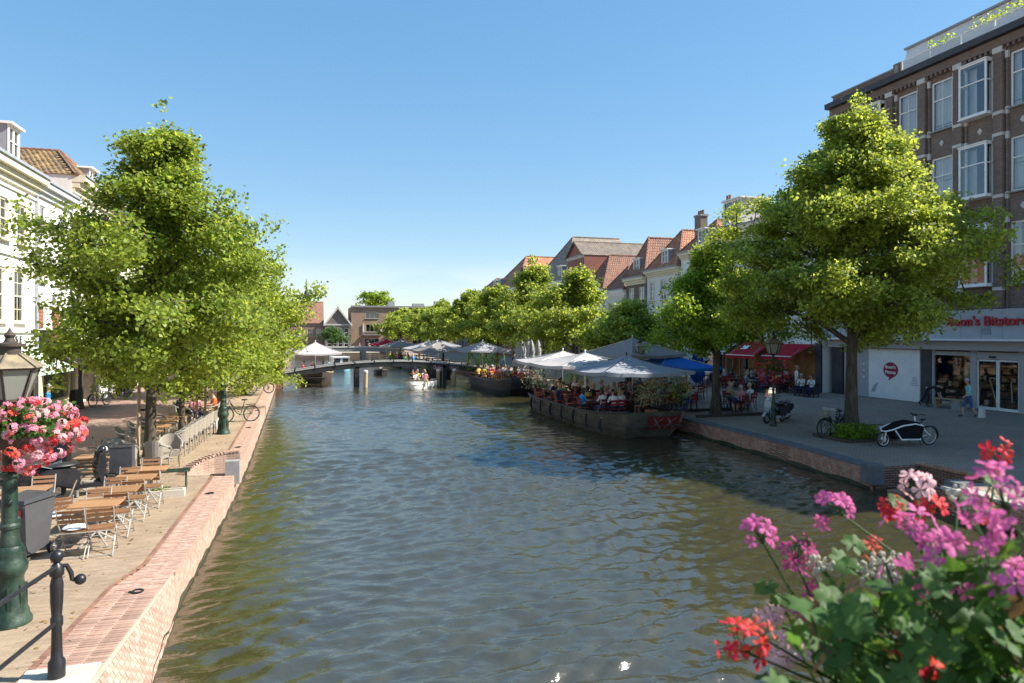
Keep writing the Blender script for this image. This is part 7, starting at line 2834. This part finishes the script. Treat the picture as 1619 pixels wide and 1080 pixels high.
def loc(px, py, d):
    """a spot given by its bearing and drop from the eye and its distance, as an offset from the trough"""
    return Vector(((px - 809.5) / F_ * d - TX, d - TY, 3.8 + (528 - py) / F_ * d - TZ))
plants = {}
for nm, lb, off in (('magenta', 'magenta geranium with the largest blooms at the right edge', .15), ('red', 'red geranium with bright single blooms', -.05), ('pink', 'pink and deep pink geranium hanging out to the left', -.35), ('pale', 'pale pink geranium with small fading blooms', -.2)):
    plants[nm] = (thing('geranium', lb, 'flower', wpos(TX, TY, TZ), -YAW, 'geraniums in the trough'), Vector((off, 0, -.04)))
HEADS = [('magenta', 'magenta', 1330, 812, 1.5, 13, .045), ('magenta', 'magenta', 1452, 858, 1.28, 16, .05), ('magenta', 'magenta', 1500, 900, 1.15, 22, .06), ('magenta', 'magenta', 1592, 808, 1.05, 20, .055), ('magenta', 'magenta', 1555, 850, 1.1, 12, .04), ('magenta', 'magenta', 1612, 940, 1.05, 10, .04), ('magenta', 'magenta', 1440, 925, 1.3, 8, .04),
         ('pink', 'magenta', 1205, 856, 1.5, 13, .04), ('pink', 'deep', 1258, 888, 1.48, 14, .045), ('pink', 'deep', 1305, 958, 1.45, 12, .04), ('pink', 'magenta', 1282, 900, 1.5, 7, .03), ('pink', 'deep', 1278, 985, 1.4, 7, .03), ('pink', 'deep', 1320, 1030, 1.3, 10, .04),
         ('red', 'red', 1575, 727, 1.55, 8, .035), ('red', 'red', 1418, 818, 1.6, 12, .036), ('red', 'red', 1472, 812, 1.62, 10, .03), ('red', 'red', 1182, 1032, 1.3, 13, .05), ('red', 'coral', 1208, 1010, 1.3, 6, .03), ('red', 'red', 1440, 1058, 1.1, 7, .03), ('red', 'red', 1467, 1066, 1.1, 5, .022), ('red', 'coral', 1560, 818, 1.3, 5, .02), ('red', 'coral', 1390, 878, 1.5, 5, .025),
         ('pale', 'pale', 1450, 779, 1.55, 16, .036), ('pale', 'pale', 1224, 978, 1.45, 10, .026), ('pale', 'pale', 1272, 1022, 1.38, 12, .034), ('pale', 'pale', 1245, 1042, 1.4, 7, .024), ('pale', 'pale', 1415, 932, 1.4, 7, .028), ('pale', 'pale', 1580, 945, 1.2, 6, .03)]
for k, (pl, colr, px, py, d, nfl, rad) in enumerate(HEADS):
    root, base = plants[pl]
    p = loc(px, py, d)
    b = MB()
    mid = base.lerp(p, .55) + Vector((rng.uniform(-.03, .03), rng.uniform(-.03, .03), -.03 if p.x < -.5 else .03))
    b.tube([base, base.lerp(mid, .5) + Vector((0, 0, .02)), mid, mid.lerp(p, .6), p], [.004, .0035, .003, .0025, .002], 6)
    q = random.Random(k)
    cen = p + (p - mid).normalized() * rad * .4
    dirs = []
    for i in range(max(5, int(nfl * .85))):
        v = Vector((q.gauss(0, 1), q.gauss(0, 1) - .25, q.gauss(0, .8) + .45)).normalized() * q.uniform(.6, 1.1)
        dirs.append(v)
        b.tube([p, cen + v * rad * .45, cen + v * rad], [.0014, .0012, .001], 4, cap=False)
    stem = b.obj('stem', 'leaf_geranium', root, True)
    hd = bpy.data.objects.new('flower_head', MB().ball(tuple(p), .006, 6, 4).mesh('flower_head', 'leaf_geranium', True))
    COL.objects.link(hd)
    hd.parent = root
    for i, v in enumerate(dirs):
        o = link('floret', flmesh(colr, (i + k) % 3), hd, cen + v * rad)
        orient(o, v + Vector((0, -.3, .1)), q.uniform(0, 6))
        s_ = q.uniform(.75, 1.2)
        o.scale = (s_, s_, s_)
# cream spent blooms
root, base = plants['pale']
for k, (px, py, d) in enumerate(((1295, 892, 1.45), (1375, 905, 1.42), (1400, 890, 1.4), (1515, 785, 1.5))):
    b = MB()
    p = loc(px, py, d)
    b.tube([base, base.lerp(p, .5) + Vector((0, 0, .03)), p], .003, 5)
    b.obj('stem', 'leaf_geranium', root, True)
    b = MB()
    q = random.Random(k + 90)
    for i in range(22):
        v = Vector((q.gauss(0, 1), q.gauss(0, 1), q.gauss(0, 1))).normalized() * q.uniform(.012, .034)
        b.tube([p, p + v], [.001, .0014], 4)
        b.ball(tuple(p + v), (.0045, .0045, .006), 5, 4)
    tag(b.obj('seed_head', 'cream_bud', root), kind='stuff')
# leaves: dense low mass, thinning towards the left edge
edge = [(1150, 1120), (1190, 1010), (1240, 985), (1300, 925), (1360, 930), (1420, 915), (1500, 890), (1560, 860), (1619, 830), (1700, 800)]
q = random.Random(4)
names = list(plants)
for k in range(640):
    px = q.uniform(1170, 1700)
    if q.random() > .12 + .88 * min(1, max(0, px - 1200) / 330):
        continue
    top = np.interp(px, [e[0] for e in edge], [e[1] for e in edge])
    py = top + (1200 - top) * q.random() ** .9
    d = q.uniform(1.08, 1.5) - .1 * (py - 800) / 300
    if (px, py) < (1200, 0):
        continue
    root, base = plants[names[k % 4]]
    p = loc(px, py, d)
    o = link('leaf', DRY if q.random() < .1 else LFM[k % 4], root, p)
    orient(o, (q.gauss(0, .8), q.gauss(-.3, .7), q.uniform(.4, 1.0)), q.uniform(0, 6))
    s_ = q.uniform(.5, 1.35)
    o.scale = (s_, s_, s_)
    if k % 2 == 0:
        b = MB()
        b.tube([base + Vector((q.uniform(-.2, .2), 0, 0)), base.lerp(p, .6) + Vector((0, 0, -.01)), p], .0022, 4, cap=False)
        b.obj('stem', 'leaf_geranium', root)
for k in range(12):
    px, py, d = [(1340, 895, 1.4), (1210, 928, 1.5), (1235, 955, 1.48), (1270, 860, 1.5), (1295, 940, 1.45), (1350, 860, 1.5), (1330, 885, 1.44), (1255, 1000, 1.4), (1420, 795, 1.6), (1540, 800, 1.4), (1570, 760, 1.5), (1380, 950, 1.35)][k]
    root, base = plants[names[k % 4]]
    p = loc(px, py, d)
    o = link('leaf', LFM[k % 4], root, p)
    orient(o, (q.gauss(0, .4), q.gauss(-.5, .3), 1.0), q.uniform(0, 6))
    b = MB()
    b.tube([base, base.lerp(p, .6) + Vector((0, 0, .01)), p], .0022, 4, cap=False)
    b.obj('stem', 'leaf_geranium', root)

# hanging flower rings on the lamps
def flower_head_mesh(c, seed, r=.048):
    q = random.Random(seed)
    b = MB()
    for i in range(12):
        v = Vector((q.gauss(0, 1), q.gauss(0, 1), abs(q.gauss(0, 1)) + .2)).normalized()
        f = floret('f', .026, .3, 5, seed + i)
        rot = v.to_track_quat('Z', 'Y').to_matrix()
        b.add([tuple(v * r + rot @ Vector(x)) for x in f.v], f.f)
    return b.mesh('flower_head', 'petal_' + c)
def flower_basket(label, c, rx, rz_, n, cols_w, seed, leafn=2500):
    t = thing('flower_basket', label, 'flower basket', c, 0)
    b = MB()
    b.lathe([(.1, -.2), (.3, -.18), (.38, 0), (.36, 0), (.1, -.05)], n=16)
    b.obj('bowl', 'dark_wood', t, True)
    b = MB()
    for a in (0, PI / 2, PI, 1.5 * PI):
        b.bar((.09 * math.cos(a), .09 * math.sin(a), .02), (.38 * math.cos(a), .38 * math.sin(a), 0), .02, .02)
    b.obj('bracket', 'black_metal', t)
    leaf_clump('foliage', 'leaf_geranium', t, leafn, (0, 0, .05), (rx * .5, rx * .5, rz_ * .5), .07, seed)
    q = random.Random(seed)
    meshes = {cn: [flower_head_mesh(cn, 7 * k + 3) for k in range(2)] for cn in set(cols_w)}
    for i in range(n):
        v = Vector((q.gauss(0, 1), q.gauss(0, 1), q.gauss(0, .9) + .1)).normalized()
        lump = 1 + .12 * math.sin(5 * v.x + 3 * v.z + seed) + q.uniform(-.1, .08)
        p = Vector((v.x * rx * lump, v.y * rx * lump, v.z * rz_ * lump - (.12 if v.z < -.3 else 0) * q.random()))
        cn = q.choice(cols_w)
        o = link('flower_head', q.choice(meshes[cn]), t, p)
        orient(o, v + Vector((0, 0, .35)), q.uniform(0, 6))
        s_ = q.uniform(.75, 1.25)
        o.scale = (s_, s_, s_)
    return t
flower_basket('ball of pink and coral geraniums round the near left street lamp', (-3.72, 10.47, 2.5), .68, .38, 285, ['pink', 'pink', 'pale', 'coral', 'coral', 'red', 'pink'], 3)
flower_basket('dark red flower basket on the street lamp beside the silver scooter', (18.3, 23.9, 2.3), .6, .42, 120, ['red', 'red', 'deep', 'coral'], 4, 900)
flower_basket('pink flower box at the left end of the footbridge', (-2.9, 57.6, .55), .55, .35, 50, ['pink', 'red'], 5, 400)
